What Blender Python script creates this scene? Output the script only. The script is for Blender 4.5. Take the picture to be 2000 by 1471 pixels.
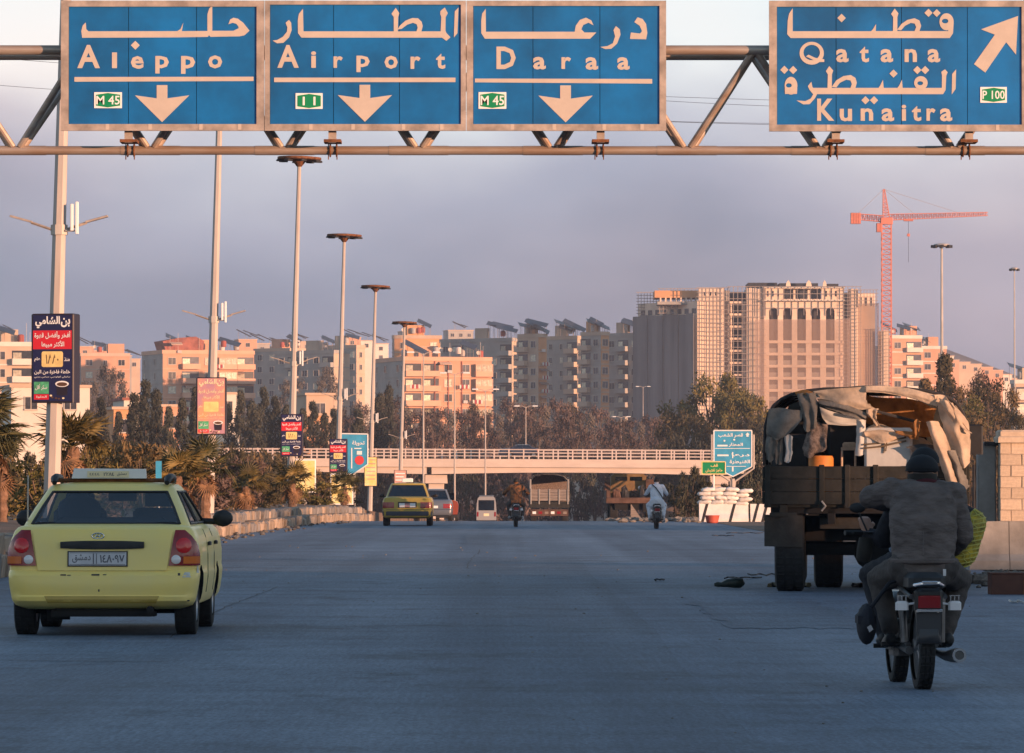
import bpy, math, random
import numpy as np
from mathutils import Vector, Matrix, Quaternion

sc = bpy.context.scene
for o in list(bpy.data.objects):
    bpy.data.objects.remove(o)
C = sc.collection
rad = math.radians

# ------------------------------------------------------------------ camera
# long lens from the seat of a car, eye height 1.318 m, road runs along +Y
F, VX, HY, CH = 10000.0, 980.0, 947.0, 1.318
cam_d = bpy.data.cameras.new('camera')
cam_d.sensor_fit = 'HORIZONTAL'
cam_d.sensor_width = 36.0
cam_d.lens = 180.0
cam_d.clip_start = 0.5
cam_d.clip_end = 12000
cam = bpy.data.objects.new('camera', cam_d)
C.objects.link(cam)
cam.location = (0, 0, CH)
cam.rotation_euler = (rad(90) + math.atan(211.5 / F), 0, -20 / F)
sc.camera = cam

# ------------------------------------------------------------------ sky, sun, exposure
SUN_EL, SUN_AZ = rad(4.2), rad(130)
world = bpy.data.worlds.new('World')
sc.world = world
world.use_nodes = True
nt = world.node_tree
nt.nodes.clear()
def wn(t, **k):
    n = nt.nodes.new(t)
    for a, b in k.items():
        setattr(n, a, b)
    return n
def wl(a, b):
    nt.links.new(a, b)
out = wn('ShaderNodeOutputWorld')
sky = wn('ShaderNodeTexSky', sky_type='NISHITA')
sky.sun_disc = False
sky.sun_elevation = SUN_EL
sky.sun_rotation = SUN_AZ
sky.air_density = 1.2
sky.dust_density = 0.6
sky.ozone_density = 2.5
bg = wn('ShaderNodeBackground')
bg.inputs['Strength'].default_value = 0.15
wl(sky.outputs[0], bg.inputs['Color'])
tc = wn('ShaderNodeTexCoord')
sep = wn('ShaderNodeSeparateXYZ')
wl(tc.outputs['Generated'], sep.inputs[0])
# drifting smoke and thin high cloud, the same all round the horizon
mp = wn('ShaderNodeMapping')
mp.inputs['Scale'].default_value = (1, 1, 2.0)
mp.inputs['Location'].default_value = (0.37, 0.1, 0.0)
wl(tc.outputs['Generated'], mp.inputs[0])
nz = wn('ShaderNodeTexNoise')
nz.inputs['Scale'].default_value = 9
nz.inputs['Detail'].default_value = 4
nz.inputs['Roughness'].default_value = 0.45
wl(mp.outputs[0], nz.inputs['Vector'])
nz2 = wn('ShaderNodeTexNoise')
nz2.inputs['Scale'].default_value = 7
nz2.inputs['Detail'].default_value = 2
wl(mp.outputs[0], nz2.inputs['Vector'])
def wmath(op, a, b=None, clamp=False):
    n = wn('ShaderNodeMath', operation=op, use_clamp=clamp)
    for i, v in enumerate((a, b)):
        if v is None:
            continue
        if isinstance(v, (int, float)):
            n.inputs[i].default_value = v
        else:
            wl(v, n.inputs[i])
    return n.outputs[0]
wob = wmath('MULTIPLY', wmath('SUBTRACT', nz.outputs['Fac'], 0.5), 0.125)
hz = wmath('ADD', wmath('ABSOLUTE', sep.outputs['Z']), wob)
ramp = wn('ShaderNodeValToRGB')
wl(wmath('DIVIDE', hz, 0.12, True), ramp.inputs[0])
cr = ramp.color_ramp
SKYCOLS = [(0.0, (0.14, 0.215, 0.35)), (0.27, (0.24, 0.275, 0.39)), (0.46, (0.44, 0.425, 0.53)),
           (0.60, (0.66, 0.61, 0.67)), (0.74, (1.04, 0.99, 0.95)), (1.0, (1.10, 1.06, 1.02))]
while len(cr.elements) < len(SKYCOLS):
    cr.elements.new(0.5)
for e, (p, c) in zip(cr.elements, SKYCOLS):
    e.position = p
    e.color = (*c, 1)
tint = wn('ShaderNodeMix', data_type='RGBA', blend_type='MULTIPLY')
tint.inputs[0].default_value = 1.0
tr = wn('ShaderNodeValToRGB')
tr.color_ramp.elements[0].position = 0.4
tr.color_ramp.elements[0].color = (0.86, 0.98, 1.06, 1)
tr.color_ramp.elements[1].position = 0.62
tr.color_ramp.elements[1].color = (1.04, 0.985, 0.99, 1)
wl(nz2.outputs['Fac'], tr.inputs[0])
wl(ramp.outputs[0], tint.inputs[6])
wl(tr.outputs[0], tint.inputs[7])
bg2 = wn('ShaderNodeBackground')
bg2.inputs['Strength'].default_value = 0.42
wl(tint.outputs[2], bg2.inputs['Color'])
cover = wn('ShaderNodeMapRange', interpolation_type='SMOOTHSTEP')
cover.inputs[1].default_value = 0.10
cover.inputs[2].default_value = 0.34
cover.inputs[3].default_value = 0.93
cover.inputs[4].default_value = 0.04
wl(wmath('ABSOLUTE', sep.outputs['Z']), cover.inputs[0])
mixs = wn('ShaderNodeMixShader')
wl(cover.outputs[0], mixs.inputs[0])
wl(bg.outputs[0], mixs.inputs[1])
wl(bg2.outputs[0], mixs.inputs[2])
wl(mixs.outputs[0], out.inputs['Surface'])

to_sun = Vector((math.sin(SUN_AZ) * math.cos(SUN_EL), math.cos(SUN_AZ) * math.cos(SUN_EL), math.sin(SUN_EL)))
sun_d = bpy.data.lights.new('sun', 'SUN')
sun_d.energy = 3.3
sun_d.angle = rad(0.5)
sun_d.color = (1.0, 0.55, 0.325)
sun = bpy.data.objects.new('sun', sun_d)
C.objects.link(sun)
sun.rotation_euler = (-to_sun).to_track_quat('-Z', 'Y').to_euler()

sc.view_settings.view_transform = 'Standard'
sc.view_settings.look = 'None'
sc.view_settings.exposure = 1.3
sc.view_settings.gamma = 1.0
sc.view_settings.use_curve_mapping = False
sc.cycles.use_denoising = True
sc.cycles.max_bounces = 7
sc.cycles.diffuse_bounces = 3
sc.cycles.glossy_bounces = 3
sc.cycles.transmission_bounces = 5
sc.cycles.volume_bounces = 1
sc.cycles.transparent_max_bounces = 10
sc.cycles.caustics_reflective = False
sc.cycles.caustics_refractive = False
# ------------------------------------------------------------------ helpers
def W(px, py, D):
    """point of the place seen at photograph pixel (px, py) at distance D"""
    return Vector(((px - VX) / F * D, D, CH + (HY - py) / F * D))

class MB:
    def __init__(s):
        s.v, s.f, s.m = [], [], []
    def add(s, vs, fs, mi=0, M=None):
        b = len(s.v)
        if M is not None:
            vs = [tuple(M @ Vector(p)) for p in vs]
        s.v += [tuple(p) for p in vs]
        for f in fs:
            s.f.append(tuple(i + b for i in f))
            s.m.append(mi)
        return s
    def box(s, x0, x1, y0, y1, z0, z1, mi=0, M=None):
        vs = [(x0, y0, z0), (x1, y0, z0), (x1, y1, z0), (x0, y1, z0), (x0, y0, z1), (x1, y0, z1), (x1, y1, z1), (x0, y1, z1)]
        return s.add(vs, [(3, 2, 1, 0), (4, 5, 6, 7), (0, 1, 5, 4), (1, 2, 6, 5), (2, 3, 7, 6), (3, 0, 4, 7)], mi, M)
    def bbox(s, x0, x1, y0, y1, z0, z1, b=0.01, mi=0, M=None):
        """box with chamfered vertical and top edges"""
        def ring(z, i):
            return [(x0 + i + b, y0 + i, z), (x1 - i - b, y0 + i, z), (x1 - i, y0 + i + b, z), (x1 - i, y1 - i - b, z),
                    (x1 - i - b, y1 - i, z), (x0 + i + b, y1 - i, z), (x0 + i, y1 - i - b, z), (x0 + i, y0 + i + b, z)]
        vs = ring(z0, 0) + ring(z1 - b, 0) + ring(z1, b)
        fs = [tuple(range(7, -1, -1)), tuple(range(16, 24))]
        for k in (0, 8):
            fs += [(k + i, k + (i + 1) % 8, k + 8 + (i + 1) % 8, k + 8 + i) for i in range(8)]
        return s.add(vs, fs, mi, M)
    def tube(s, pts, r, n=8, mi=0, cap=True, M=None):
        pts = [Vector(p) for p in pts]
        rs = r if isinstance(r, (list, tuple)) else [r] * len(pts)
        vs, fs = [], []
        ref = None
        for i, p in enumerate(pts):
            d = (pts[min(i + 1, len(pts) - 1)] - pts[max(i - 1, 0)]).normalized()
            if ref is None:
                ref = Vector((0, 0, 1)) if abs(d.z) < 0.9 else Vector((1, 0, 0))
            a = (ref - d * ref.dot(d))
            a = a.normalized() if a.length > 1e-6 else d.orthogonal().normalized()
            ref = a
            b = d.cross(a)
            for k in range(n):
                t = 2 * math.pi * (k + .5) / n
                vs.append(p + (a * math.cos(t) + b * math.sin(t)) * rs[i])
        for i in range(len(pts) - 1):
            for k in range(n):
                k2 = (k + 1) % n
                fs.append((i * n + k, i * n + k2, i * n + n + k2, i * n + n + k))
        if cap:
            fs.append(tuple(range(n - 1, -1, -1)))
            fs.append(tuple((len(pts) - 1) * n + k for k in range(n)))
        return s.add(vs, fs, mi, M)
    def prism(s, pts, y0, y1, mi=0, M=None):
        """outline in X,Z pushed through from y0 (front) to y1"""
        n = len(pts)
        area = sum(pts[i][0] * pts[(i + 1) % n][1] - pts[(i + 1) % n][0] * pts[i][1] for i in range(n))
        if area < 0:
            pts = pts[::-1]
        vs = [(x, y0, z) for x, z in pts] + [(x, y1, z) for x, z in pts]
        fs = [tuple(range(n)), tuple(range(2 * n - 1, n - 1, -1))]
        fs += [(i, n + i, n + (i + 1) % n, (i + 1) % n) for i in range(n)]
        return s.add(vs, fs, mi, M)
    def lathe(s, prof, n=16, mi=0, M=None, caps=True):
        """profile of (radius, height) turned about Z"""
        vs, fs = [], []
        for r, z in prof:
            for k in range(n):
                t = 2 * math.pi * k / n
                vs.append((r * math.cos(t), r * math.sin(t), z))
        for i in range(len(prof) - 1):
            for k in range(n):
                k2 = (k + 1) % n
                fs.append((i * n + k, i * n + k2, i * n + n + k2, i * n + n + k))
        if caps:
            fs.append(tuple(range(n - 1, -1, -1)))
            fs.append(tuple((len(prof) - 1) * n + k for k in range(n)))
        return s.add(vs, fs, mi, M)
    def grid(s, rows, mi=0, closed=False, M=None):
        n = len(rows[0])
        vs = [p for r in rows for p in r]
        fs = []
        for i in range(len(rows) - 1):
            for k in range(n if closed else n - 1):
                k2 = (k + 1) % n
                fs.append((i * n + k, i * n + k2, i * n + n + k2, i * n + n + k))
        return s.add(vs, fs, mi, M)
    def ball(s, c, r, n=10, mi=0, M=None):
        r = (r, r, r) if isinstance(r, (int, float)) else r
        rows = []
        for i in range(n // 2 + 1):
            a = math.pi * i / (n // 2)
            a = min(max(a, 0.02), math.pi - 0.02)
            rows.append([(c[0] + r[0] * math.sin(a) * math.cos(2 * math.pi * k / n),
                          c[1] + r[1] * math.sin(a) * math.sin(2 * math.pi * k / n), c[2] - r[2] * math.cos(a)) for k in range(n)])
        return s.grid(rows, mi, True, M)
    def mesh(s, name, mats, smooth=35):
        me = bpy.data.meshes.new(name)
        me.from_pydata(s.v, [], s.f)
        for m in (mats if isinstance(mats, (list, tuple)) else [mats]):
            me.materials.append(m)
        if len(me.polygons) == len(s.m):
            me.polygons.foreach_set('material_index', s.m)
        if smooth:
            me.polygons.foreach_set('use_smooth', [True] * len(me.polygons))
            me.set_sharp_from_angle(angle=rad(smooth))
        me.update()
        return me
    def build(s, name, mats, parent=None, smooth=35, loc=None, rotz=0):
        return link(name, s.mesh(name, mats, smooth), parent, loc, rotz)

def link(name, me, parent=None, loc=None, rotz=0):
    o = bpy.data.objects.new(name, me)
    C.objects.link(o)
    if parent is not None:
        o.parent = parent
    if loc is not None:
        o.location = loc
    if rotz:
        o.rotation_euler = (0, 0, rotz)
    return o

def tag(o, label=None, cat=None, group=None, kind=None):
    if label: o['label'] = label
    if cat: o['category'] = cat
    if group: o['group'] = group
    if kind: o['kind'] = kind
    return o

def thing(name, label, cat, loc=(0, 0, 0), rotz=0, group=None):
    o = bpy.data.objects.new(name, None)
    C.objects.link(o)
    o.location = loc
    o.rotation_euler = (0, 0, rotz)
    o.empty_display_size = 0.2
    return tag(o, label, cat, group)

def dup(root, loc=None, rotz=None, label=None, group=None, scale=None):
    r = root.copy()
    C.objects.link(r)
    if loc is not None: r.location = loc
    if rotz is not None: r.rotation_euler = (0, 0, rotz)
    if label: r['label'] = label
    if group: r['group'] = group
    if scale: r.scale = scale
    for ch in list(root.children):
        c = ch.copy(); C.objects.link(c); c.parent = r
        for g in list(ch.children):
            d = g.copy(); C.objects.link(d); d.parent = c
    return r

# ---- materials
def mat(name, col, rough=0.7, metal=0.0, var=0.0, scale=4.0, bump=0.0, bscale=None, spec=0.4, coat=0.0, objvar=0.0,
        col2=None, stretch=None, detail=5, alpha=1.0, trans=0.0, emit=None, bdist=0.02):
    m = bpy.data.materials.new(name)
    m.use_nodes = True
    t = m.node_tree
    p = t.nodes['Principled BSDF']
    p.inputs['Base Color'].default_value = (*col, 1)
    p.inputs['Roughness'].default_value = rough
    p.inputs['Metallic'].default_value = metal
    p.inputs['Specular IOR Level'].default_value = spec
    p.inputs['Coat Weight'].default_value = coat
    p.inputs['Alpha'].default_value = alpha
    p.inputs['Transmission Weight'].default_value = trans
    if emit:
        p.inputs['Emission Color'].default_value = (*emit[0], 1)
        p.inputs['Emission Strength'].default_value = emit[1]
    if var or bump or col2 is not None:
        tc = t.nodes.new('ShaderNodeTexCoord')
        mp = t.nodes.new('ShaderNodeMapping')
        t.links.new(tc.outputs['Object'], mp.inputs[0])
        if stretch:
            mp.inputs['Scale'].default_value = stretch
        nz = t.nodes.new('ShaderNodeTexNoise')
        nz.inputs['Scale'].default_value = scale
        nz.inputs['Detail'].default_value = detail
        nz.inputs['Roughness'].default_value = 0.62
        t.links.new(mp.outputs[0], nz.inputs['Vector'])
        rp = t.nodes.new('ShaderNodeValToRGB')
        c2 = col2 if col2 is not None else tuple(min(1, c * (1 + var)) for c in col)
        c1 = col if col2 is not None else tuple(c * (1 - var) for c in col)
        rp.color_ramp.elements[0].position = 0.36
        rp.color_ramp.elements[1].position = 0.64
        rp.color_ramp.elements[0].color = (*c1, 1)
        rp.color_ramp.elements[1].color = (*c2, 1)
        t.links.new(nz.outputs['Fac'], rp.inputs[0])
        last = rp.outputs[0]
        if objvar:
            oi = t.nodes.new('ShaderNodeObjectInfo')
            mr = t.nodes.new('ShaderNodeMapRange')
            mr.inputs[3].default_value = 1 - objvar
            mr.inputs[4].default_value = 1 + objvar
            t.links.new(oi.outputs['Random'], mr.inputs[0])
            hs = t.nodes.new('ShaderNodeHueSaturation')
            t.links.new(mr.outputs[0], hs.inputs['Value'])
            t.links.new(last, hs.inputs['Color'])
            last = hs.outputs[0]
        t.links.new(last, p.inputs['Base Color'])
        if bump:
            n2 = t.nodes.new('ShaderNodeTexNoise')
            n2.inputs['Scale'].default_value = bscale or scale * 4
            n2.inputs['Detail'].default_value = 4
            t.links.new(mp.outputs[0], n2.inputs['Vector'])
            bp = t.nodes.new('ShaderNodeBump')
            bp.inputs['Strength'].default_value = bump
            bp.inputs['Distance'].default_value = bdist
            t.links.new(n2.outputs['Fac'], bp.inputs['Height'])
            t.links.new(bp.outputs[0], p.inputs['Normal'])
    return m

def glass_mat(name, col, t=0.5, rough=0.03):
    """tinted pane: part see-through, part mirror"""
    m = bpy.data.materials.new(name)
    m.use_nodes = True
    nt_ = m.node_tree
    nt_.nodes.clear()
    o = nt_.nodes.new('ShaderNodeOutputMaterial')
    tr = nt_.nodes.new('ShaderNodeBsdfTransparent')
    tr.inputs[0].default_value = (*col, 1)
    gl = nt_.nodes.new('ShaderNodeBsdfGlossy')
    gl.inputs['Roughness'].default_value = rough
    gl.inputs['Color'].default_value = (0.9, 0.95, 1, 1)
    mx = nt_.nodes.new('ShaderNodeMixShader')
    mx.inputs[0].default_value = t
    nt_.links.new(tr.outputs[0], mx.inputs[1])
    nt_.links.new(gl.outputs[0], mx.inputs[2])
    nt_.links.new(mx.outputs[0], o.inputs['Surface'])
    return m

# ---- lettering
AR = {'ا': (0xFE8D, 2), 'أ': (0xFE83, 2), 'ب': (0xFE8F, 4), 'ة': (0xFE93, 2), 'ت': (0xFE95, 4), 'ث': (0xFE99, 4), 'ج': (0xFE9D, 4),
      'ح': (0xFEA1, 4), 'خ': (0xFEA5, 4), 'د': (0xFEA9, 2), 'ذ': (0xFEAB, 2), 'ر': (0xFEAD, 2), 'ز': (0xFEAF, 2), 'س': (0xFEB1, 4),
      'ش': (0xFEB5, 4), 'ص': (0xFEB9, 4), 'ض': (0xFEBD, 4), 'ط': (0xFEC1, 4), 'ع': (0xFEC9, 4), 'غ': (0xFECD, 4), 'ف': (0xFED1, 4),
      'ق': (0xFED5, 4), 'ك': (0xFED9, 4), 'ل': (0xFEDD, 4), 'م': (0xFEE1, 4), 'ن': (0xFEE5, 4), 'ه': (0xFEE9, 4), 'و': (0xFEED, 2),
      'ى': (0xFEEF, 2), 'ي': (0xFEF1, 4), '\u0001': (0xFEFB, 2), '\u0002': (0xFEF7, 2)}
def arabic(s):
    s = s.replace('لا', '\u0001').replace('لأ', '\u0002')
    o = []
    for i, c in enumerate(s):
        if c not in AR:
            o.append(c)
            continue
        b, n = AR[c]
        prev = i > 0 and s[i - 1] in AR and AR[s[i - 1]][1] == 4
        nxt = i + 1 < len(s) and s[i + 1] in AR and n == 4
        k = (3 if prev and nxt else 2 if nxt else 1 if prev else 0)
        o.append(chr(b + k))
    return ''.join(reversed(o))
_glyphs = {}
def glyph_mesh(s, bold):
    k = (s, bold)
    if k not in _glyphs:
        cu = bpy.data.curves.new('t', 'FONT')
        cu.body = s
        cu.resolution_u = 2
        cu.offset = bold
        o = bpy.data.objects.new('t', cu)
        C.objects.link(o)
        dg = bpy.context.evaluated_depsgraph_get()
        me = bpy.data.meshes.new_from_object(o.evaluated_get(dg))
        _glyphs[k] = ([tuple(v.co) for v in me.vertices], [tuple(p.vertices) for p in me.polygons])
        bpy.data.objects.remove(o)
        bpy.data.curves.remove(cu)
        bpy.data.meshes.remove(me)
    return _glyphs[k]
def write(mb, s, x0, x1, z0, z1, y, mi=0, bold=0.02, fit=True, skew=0):
    """lettering filling the box x0..x1, z0..z1 on a plane facing -Y at depth y"""
    vs, fs = glyph_mesh(s, bold)
    if not vs:
        return
    ax, bx = min(v[0] for v in vs), max(v[0] for v in vs)
    ay, by = min(v[1] for v in vs), max(v[1] for v in vs)
    kz = (z1 - z0) / max(by - ay, 1e-6)
    kx = (x1 - x0) / max(bx - ax, 1e-6)
    if not fit:
        kx = kz = min(kx, kz)
    cx, cz = (x0 + x1) / 2, (z0 + z1) / 2
    mb.add([(cx + (a - (ax + bx) / 2) * kx, y, cz + (b - (ay + by) / 2) * kz) for a, b, c in vs], fs, mi)

# ---- bodies: tapered limbs fused into one skin
def fused(name, caps, mats, parent=None, voxel=0.02, smooth=4, disp=None):
    mb = MB()
    for c in caps:
        p0, p1, r0, r1 = Vector(c[0]), Vector(c[1]), c[2], c[3]
        r0 = r0 if isinstance(r0, tuple) else (r0, r0)
        r1 = r1 if isinstance(r1, tuple) else (r1, r1)
        d = p1 - p0
        L = max(d.length, 1e-5)
        d = d / L if d.length > 1e-5 else Vector((0, 0, 1))
        X = Vector((1, 0, 0))
        a = X - d * X.dot(d)
        a = a.normalized() if a.length > 0.3 else (Vector((0, 0, 1)) - d * d.z).normalized()
        b = d.cross(a)
        rows = []
        n = 14
        for ph in (-80, -50, -22):
            k, sx = math.cos(rad(ph)), math.sin(rad(ph))
            rows.append([p0 + d * sx * min(r0) + a * math.cos(2 * math.pi * j / n) * r0[0] * k + b * math.sin(2 * math.pi * j / n) * r0[1] * k for j in range(n)])
        for t in (0, .33, .66, 1):
            ra, rb = r0[0] + (r1[0] - r0[0]) * t, r0[1] + (r1[1] - r0[1]) * t
            rows.append([p0 + d * L * t + a * math.cos(2 * math.pi * j / n) * ra + b * math.sin(2 * math.pi * j / n) * rb for j in range(n)])
        for ph in (22, 50, 80):
            k, sx = math.cos(rad(ph)), math.sin(rad(ph))
            rows.append([p1 + d * sx * min(r1) + a * math.cos(2 * math.pi * j / n) * r1[0] * k + b * math.sin(2 * math.pi * j / n) * r1[1] * k for j in range(n)])
        m2 = MB()
        m2.grid(rows, 0, True)
        m2.f.append(tuple(range(n - 1, -1, -1))); m2.m.append(0)
        m2.f.append(tuple(range((len(rows) - 1) * n, len(rows) * n))); m2.m.append(0)
        mb.add(m2.v, m2.f)
    o = mb.build('t', [], None, 0)
    md = o.modifiers.new('r', 'REMESH')
    md.mode = 'VOXEL'
    md.voxel_size = voxel
    if smooth:
        ms = o.modifiers.new('s', 'SMOOTH')
        ms.iterations = smooth
        ms.factor = 0.5
    dg = bpy.context.evaluated_depsgraph_get()
    me = bpy.data.meshes.new_from_object(o.evaluated_get(dg))
    bpy.data.objects.remove(o)
    me.name = name
    n = len(me.vertices)
    co = np.empty(n * 3); me.vertices.foreach_get('co', co); co = co.reshape(-1, 3)
    if disp:
        amp, fr = disp
        no = np.empty(n * 3); me.vertices.foreach_get('normal', no); no = no.reshape(-1, 3)
        h = np.sin(co[:, 2] * fr + 3 * np.sin(co[:, 0] * fr * .45) + 2 * np.sin(co[:, 1] * fr * .3)) * .6 + np.sin(co[:, 2] * fr * 2.3 + co[:, 0] * fr * 1.7) * .4
        co = co + no * (h * amp)[:, None]
        me.vertices.foreach_set('co', co.ravel())
    m = len(me.polygons)
    ce = np.empty(m * 3); me.polygons.foreach_get('center', ce); ce = ce.reshape(-1, 3)
    best = np.full(m, 1e9); idx = np.zeros(m, int)
    for c in caps:
        p0, p1 = np.array(c[0], float), np.array(c[1], float)
        d = p1 - p0
        L2 = max(d @ d, 1e-9)
        t = np.clip((ce - p0) @ d / L2, 0, 1)
        ra = max(c[2]) if isinstance(c[2], tuple) else c[2]
        rb = max(c[3]) if isinstance(c[3], tuple) else c[3]
        dist = np.linalg.norm(ce - p0 - t[:, None] * d, axis=1) / (ra + (rb - ra) * t)
        w = dist < best
        best[w] = dist[w]
        idx[w] = c[4]
    me.materials.clear()
    for q in mats:
        me.materials.append(q)
    me.polygons.foreach_set('material_index', idx.astype(np.int32))
    me.polygons.foreach_set('use_smooth', [True] * m)
    me.update()
    return link(name, me, parent)

def hand_caps(w, d, side, r=1.0, mi=1, curl=0.8, up=Vector((0, 0, 1))):
    """palm, four bent fingers and a thumb; w wrist, d direction, side = towards thumb"""
    w, d, side = Vector(w), Vector(d).normalized(), Vector(side).normalized()
    nrm = d.cross(side).normalized()
    out_ = [(w, w + d * .055, .022 * r, .024 * r, mi)]
    for k, (off, ln) in enumerate(((.028, .036), (.010, .042), (-.009, .039), (-.027, .03))):
        a = w + d * .04 + side * off
        b = w + d * .085 + side * off
        out_.append((a, b, .0115 * r, .0105 * r, mi))
        q = d * math.cos(curl) + nrm * math.sin(curl)
        c = b + q * ln
        out_.append((b, c, .0098 * r, .009 * r, mi))
        q2 = d * math.cos(2 * curl) + nrm * math.sin(2 * curl)
        out_.append((c, c + q2 * ln * .7, .0088 * r, .008 * r, mi))
    t = w + d * .02 + side * .03
    t2 = t + (d + side * .9 + nrm * .4).normalized() * .042
    out_.append((t, t2, .0125 * r, .011 * r, mi))
    out_.append((t2, t2 + (d + nrm * .9).normalized() * .03, .0105 * r, .009 * r, mi))
    return out_
# ------------------------------------------------------------------ materials shared by several things
M = {}
def mk(n, *a, **k):
    M[n] = mat(n, *a, **k)
    return M[n]
mk('soil', (.15, .10, .07), .95, var=.35, scale=.6, bump=.6, bscale=3, bdist=.05)
mk('ground', (.16, .115, .085), .95, var=.3, scale=.05, bump=.4, bscale=1)
mk('hill', (.13, .10, .085), .95, var=.35, scale=.02)
mk('stone_pale', (.33, .25, .185), .9, var=.28, scale=3, bump=.5, bscale=14, objvar=.35)
mk('stone_grey', (.19, .175, .165), .9, var=.3, scale=3, bump=.5, bscale=14, objvar=.25)
mk('steel', (.50, .45, .40), .5, metal=.35, var=.14, scale=1.4, bump=.08, bscale=25, stretch=(1, 1, .35))
mk('pole_paint', (.47, .41, .37), .5, metal=.15, var=.12, scale=1.2, stretch=(4, 4, .5))
mk('rust', (.16, .065, .028), .85, var=.4, scale=9, bump=.3)
mk('pipe', (.50, .43, .37), .42, metal=.45, var=.25, scale=2.0, stretch=(.35, 2, 2), col2=(.36, .25, .18))
mk('sign_blue', (.0, .115, .34), .45, var=.3, scale=.8, coat=.1)
mk('sign_white', (.50, .43, .37), .5, var=.06, scale=3)
mk('sign_frame', (.40, .33, .28), .45, metal=.3, var=.3, scale=3)
mk('sign_green', (.0, .22, .085), .5)
mk('white', (.78, .78, .77), .5)
mk('black', (.012, .012, .014), .55)
mk('dark', (.025, .025, .028), .7, var=.3, scale=6)
mk('concrete', (.40, .345, .30), .85, var=.12, scale=.7, bump=.2, bscale=6, stretch=(1, 1, .4))
mk('concrete_grey', (.27, .255, .24), .9, var=.22, scale=1.6, bump=.4, bscale=9)
mk('bridge', (.60, .50, .43), .8, var=.07, scale=.35, stretch=(1, 1, 3))
mk('rail', (.60, .50, .45), .6)
mk('tyre', (.018, .018, .019), .85, var=.25, scale=20, bump=.3, bscale=60)
mk('rim', (.35, .35, .36), .4, metal=.7)
mk('chrome', (.75, .75, .76), .18, metal=1.0)
mk('red_lens', (.24, .006, .010), .2, coat=.6)
mk('red_lens_bright', (.60, .012, .016), .2, coat=.6)
mk('amber_lens', (.70, .16, .02), .2, coat=.6)
mk('clear_lens', (.75, .72, .72), .15, coat=.8)
mk('skin', (.36, .20, .14), .6)
mk('hair', (.015, .012, .01), .7)
M['glass'] = glass_mat('car_glass', (.62, .68, .75), .13)
M['glass_dark'] = glass_mat('dark_glass', (.12, .14, .17), .14)

# asphalt: worn, patched, dusty, with fine aggregate relief
def asphalt():
    m = bpy.data.materials.new('asphalt')
    m.use_nodes = True
    t = m.node_tree
    p = t.nodes['Principled BSDF']
    N, L = t.nodes.new, t.links.new
    tc = N('ShaderNodeTexCoord')
    def noise(sc_, det, stretch=(1, 1, 1), rough=.6):
        mp = N('ShaderNodeMapping'); mp.inputs['Scale'].default_value = stretch
        L(tc.outputs['Object'], mp.inputs[0])
        n = N('ShaderNodeTexNoise'); n.inputs['Scale'].default_value = sc_; n.inputs['Detail'].default_value = det
        n.inputs['Roughness'].default_value = rough
        L(mp.outputs[0], n.inputs['Vector'])
        return n.outputs['Fac']
    def ramp(f, a, ca, b, cb):
        r = N('ShaderNodeValToRGB')
        r.color_ramp.elements[0].position = a; r.color_ramp.elements[0].color = (*ca, 1)
        r.color_ramp.elements[1].position = b; r.color_ramp.elements[1].color = (*cb, 1)
        L(f, r.inputs[0])
        return r.outputs[0]
    def mul(a, b, f=1.0):
        x = N('ShaderNodeMix'); x.data_type = 'RGBA'; x.blend_type = 'MULTIPLY'; x.inputs[0].default_value = f
        L(a, x.inputs[6]); L(b, x.inputs[7])
        return x.outputs[2]
    base = ramp(noise(.22, 6, (1, .3, 1)), .32, (.092, .128, .182), .68, (.148, .196, .262))  # blue of the skylight is put into this base colour
    tracks = ramp(noise(.55, 3, (1, .012, 1)), .38, (.66, .66, .69), .62, (1.16, 1.14, 1.10))
    blot = ramp(noise(.9, 7, (1, .55, 1), .75), .33, (.50, .50, .53), .47, (1.04, 1.04, 1.04))
    grain = ramp(noise(38, 3, (1, .35, 1)), .35, (.62, .62, .64), .65, (1.3, 1.3, 1.28))
    wear = ramp(noise(26, 4, (1, .05, 1), .7), .34, (.80, .80, .82), .66, (1.18, 1.18, 1.18))
    streak = ramp(noise(.35, 5, (.35, 2.2, 1), .7), .36, (.80, .80, .82), .62, (1.12, 1.12, 1.12))
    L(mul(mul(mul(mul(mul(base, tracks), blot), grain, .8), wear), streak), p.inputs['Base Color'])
    rg = N('ShaderNodeMapRange'); rg.inputs[3].default_value = .55; rg.inputs[4].default_value = .8
    L(noise(.4, 5, (1, .1, 1)), rg.inputs[0])
    L(rg.outputs[0], p.inputs['Roughness'])
    p.inputs['Specular IOR Level'].default_value = .35
    bp = N('ShaderNodeBump'); bp.inputs['Strength'].default_value = .35; bp.inputs['Distance'].default_value = .012
    L(noise(55, 3), bp.inputs['Height'])
    L(bp.outputs[0], p.inputs['Normal'])
    return m
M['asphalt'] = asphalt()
mk('asphalt_dark', (.048, .052, .06), .75, var=.25, scale=2.0, bump=.3, bscale=40)

# ------------------------------------------------------------------ ground, road, median
def rz(y):
    d = y - 183
    if d <= 0:
        return 0.0
    z = -.0095 * (d - 6 * (1 - math.exp(-d / 6)))
    return max(z, -3.4 - .0004 * (d - 350)) if d > 350 else z
CX = ([0, 185, 242, 292, 342, 392, 442, 492, 560, 640, 690, 900, 3400], [0, 0, .25, .5, 1.1, 2.0, 3.9, 6.4, 10.6, 16.5, 22, 52, 700])
def cx(y):
    return float(np.interp(y, *CX))
def hillz(x, y):
    t = min(max((y - 640) / 420, 0), 1)
    t = t * t * (3 - 2 * t)
    return t * 13
def gz(x, y):
    return rz(y) + hillz(x, y) - .02

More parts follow.
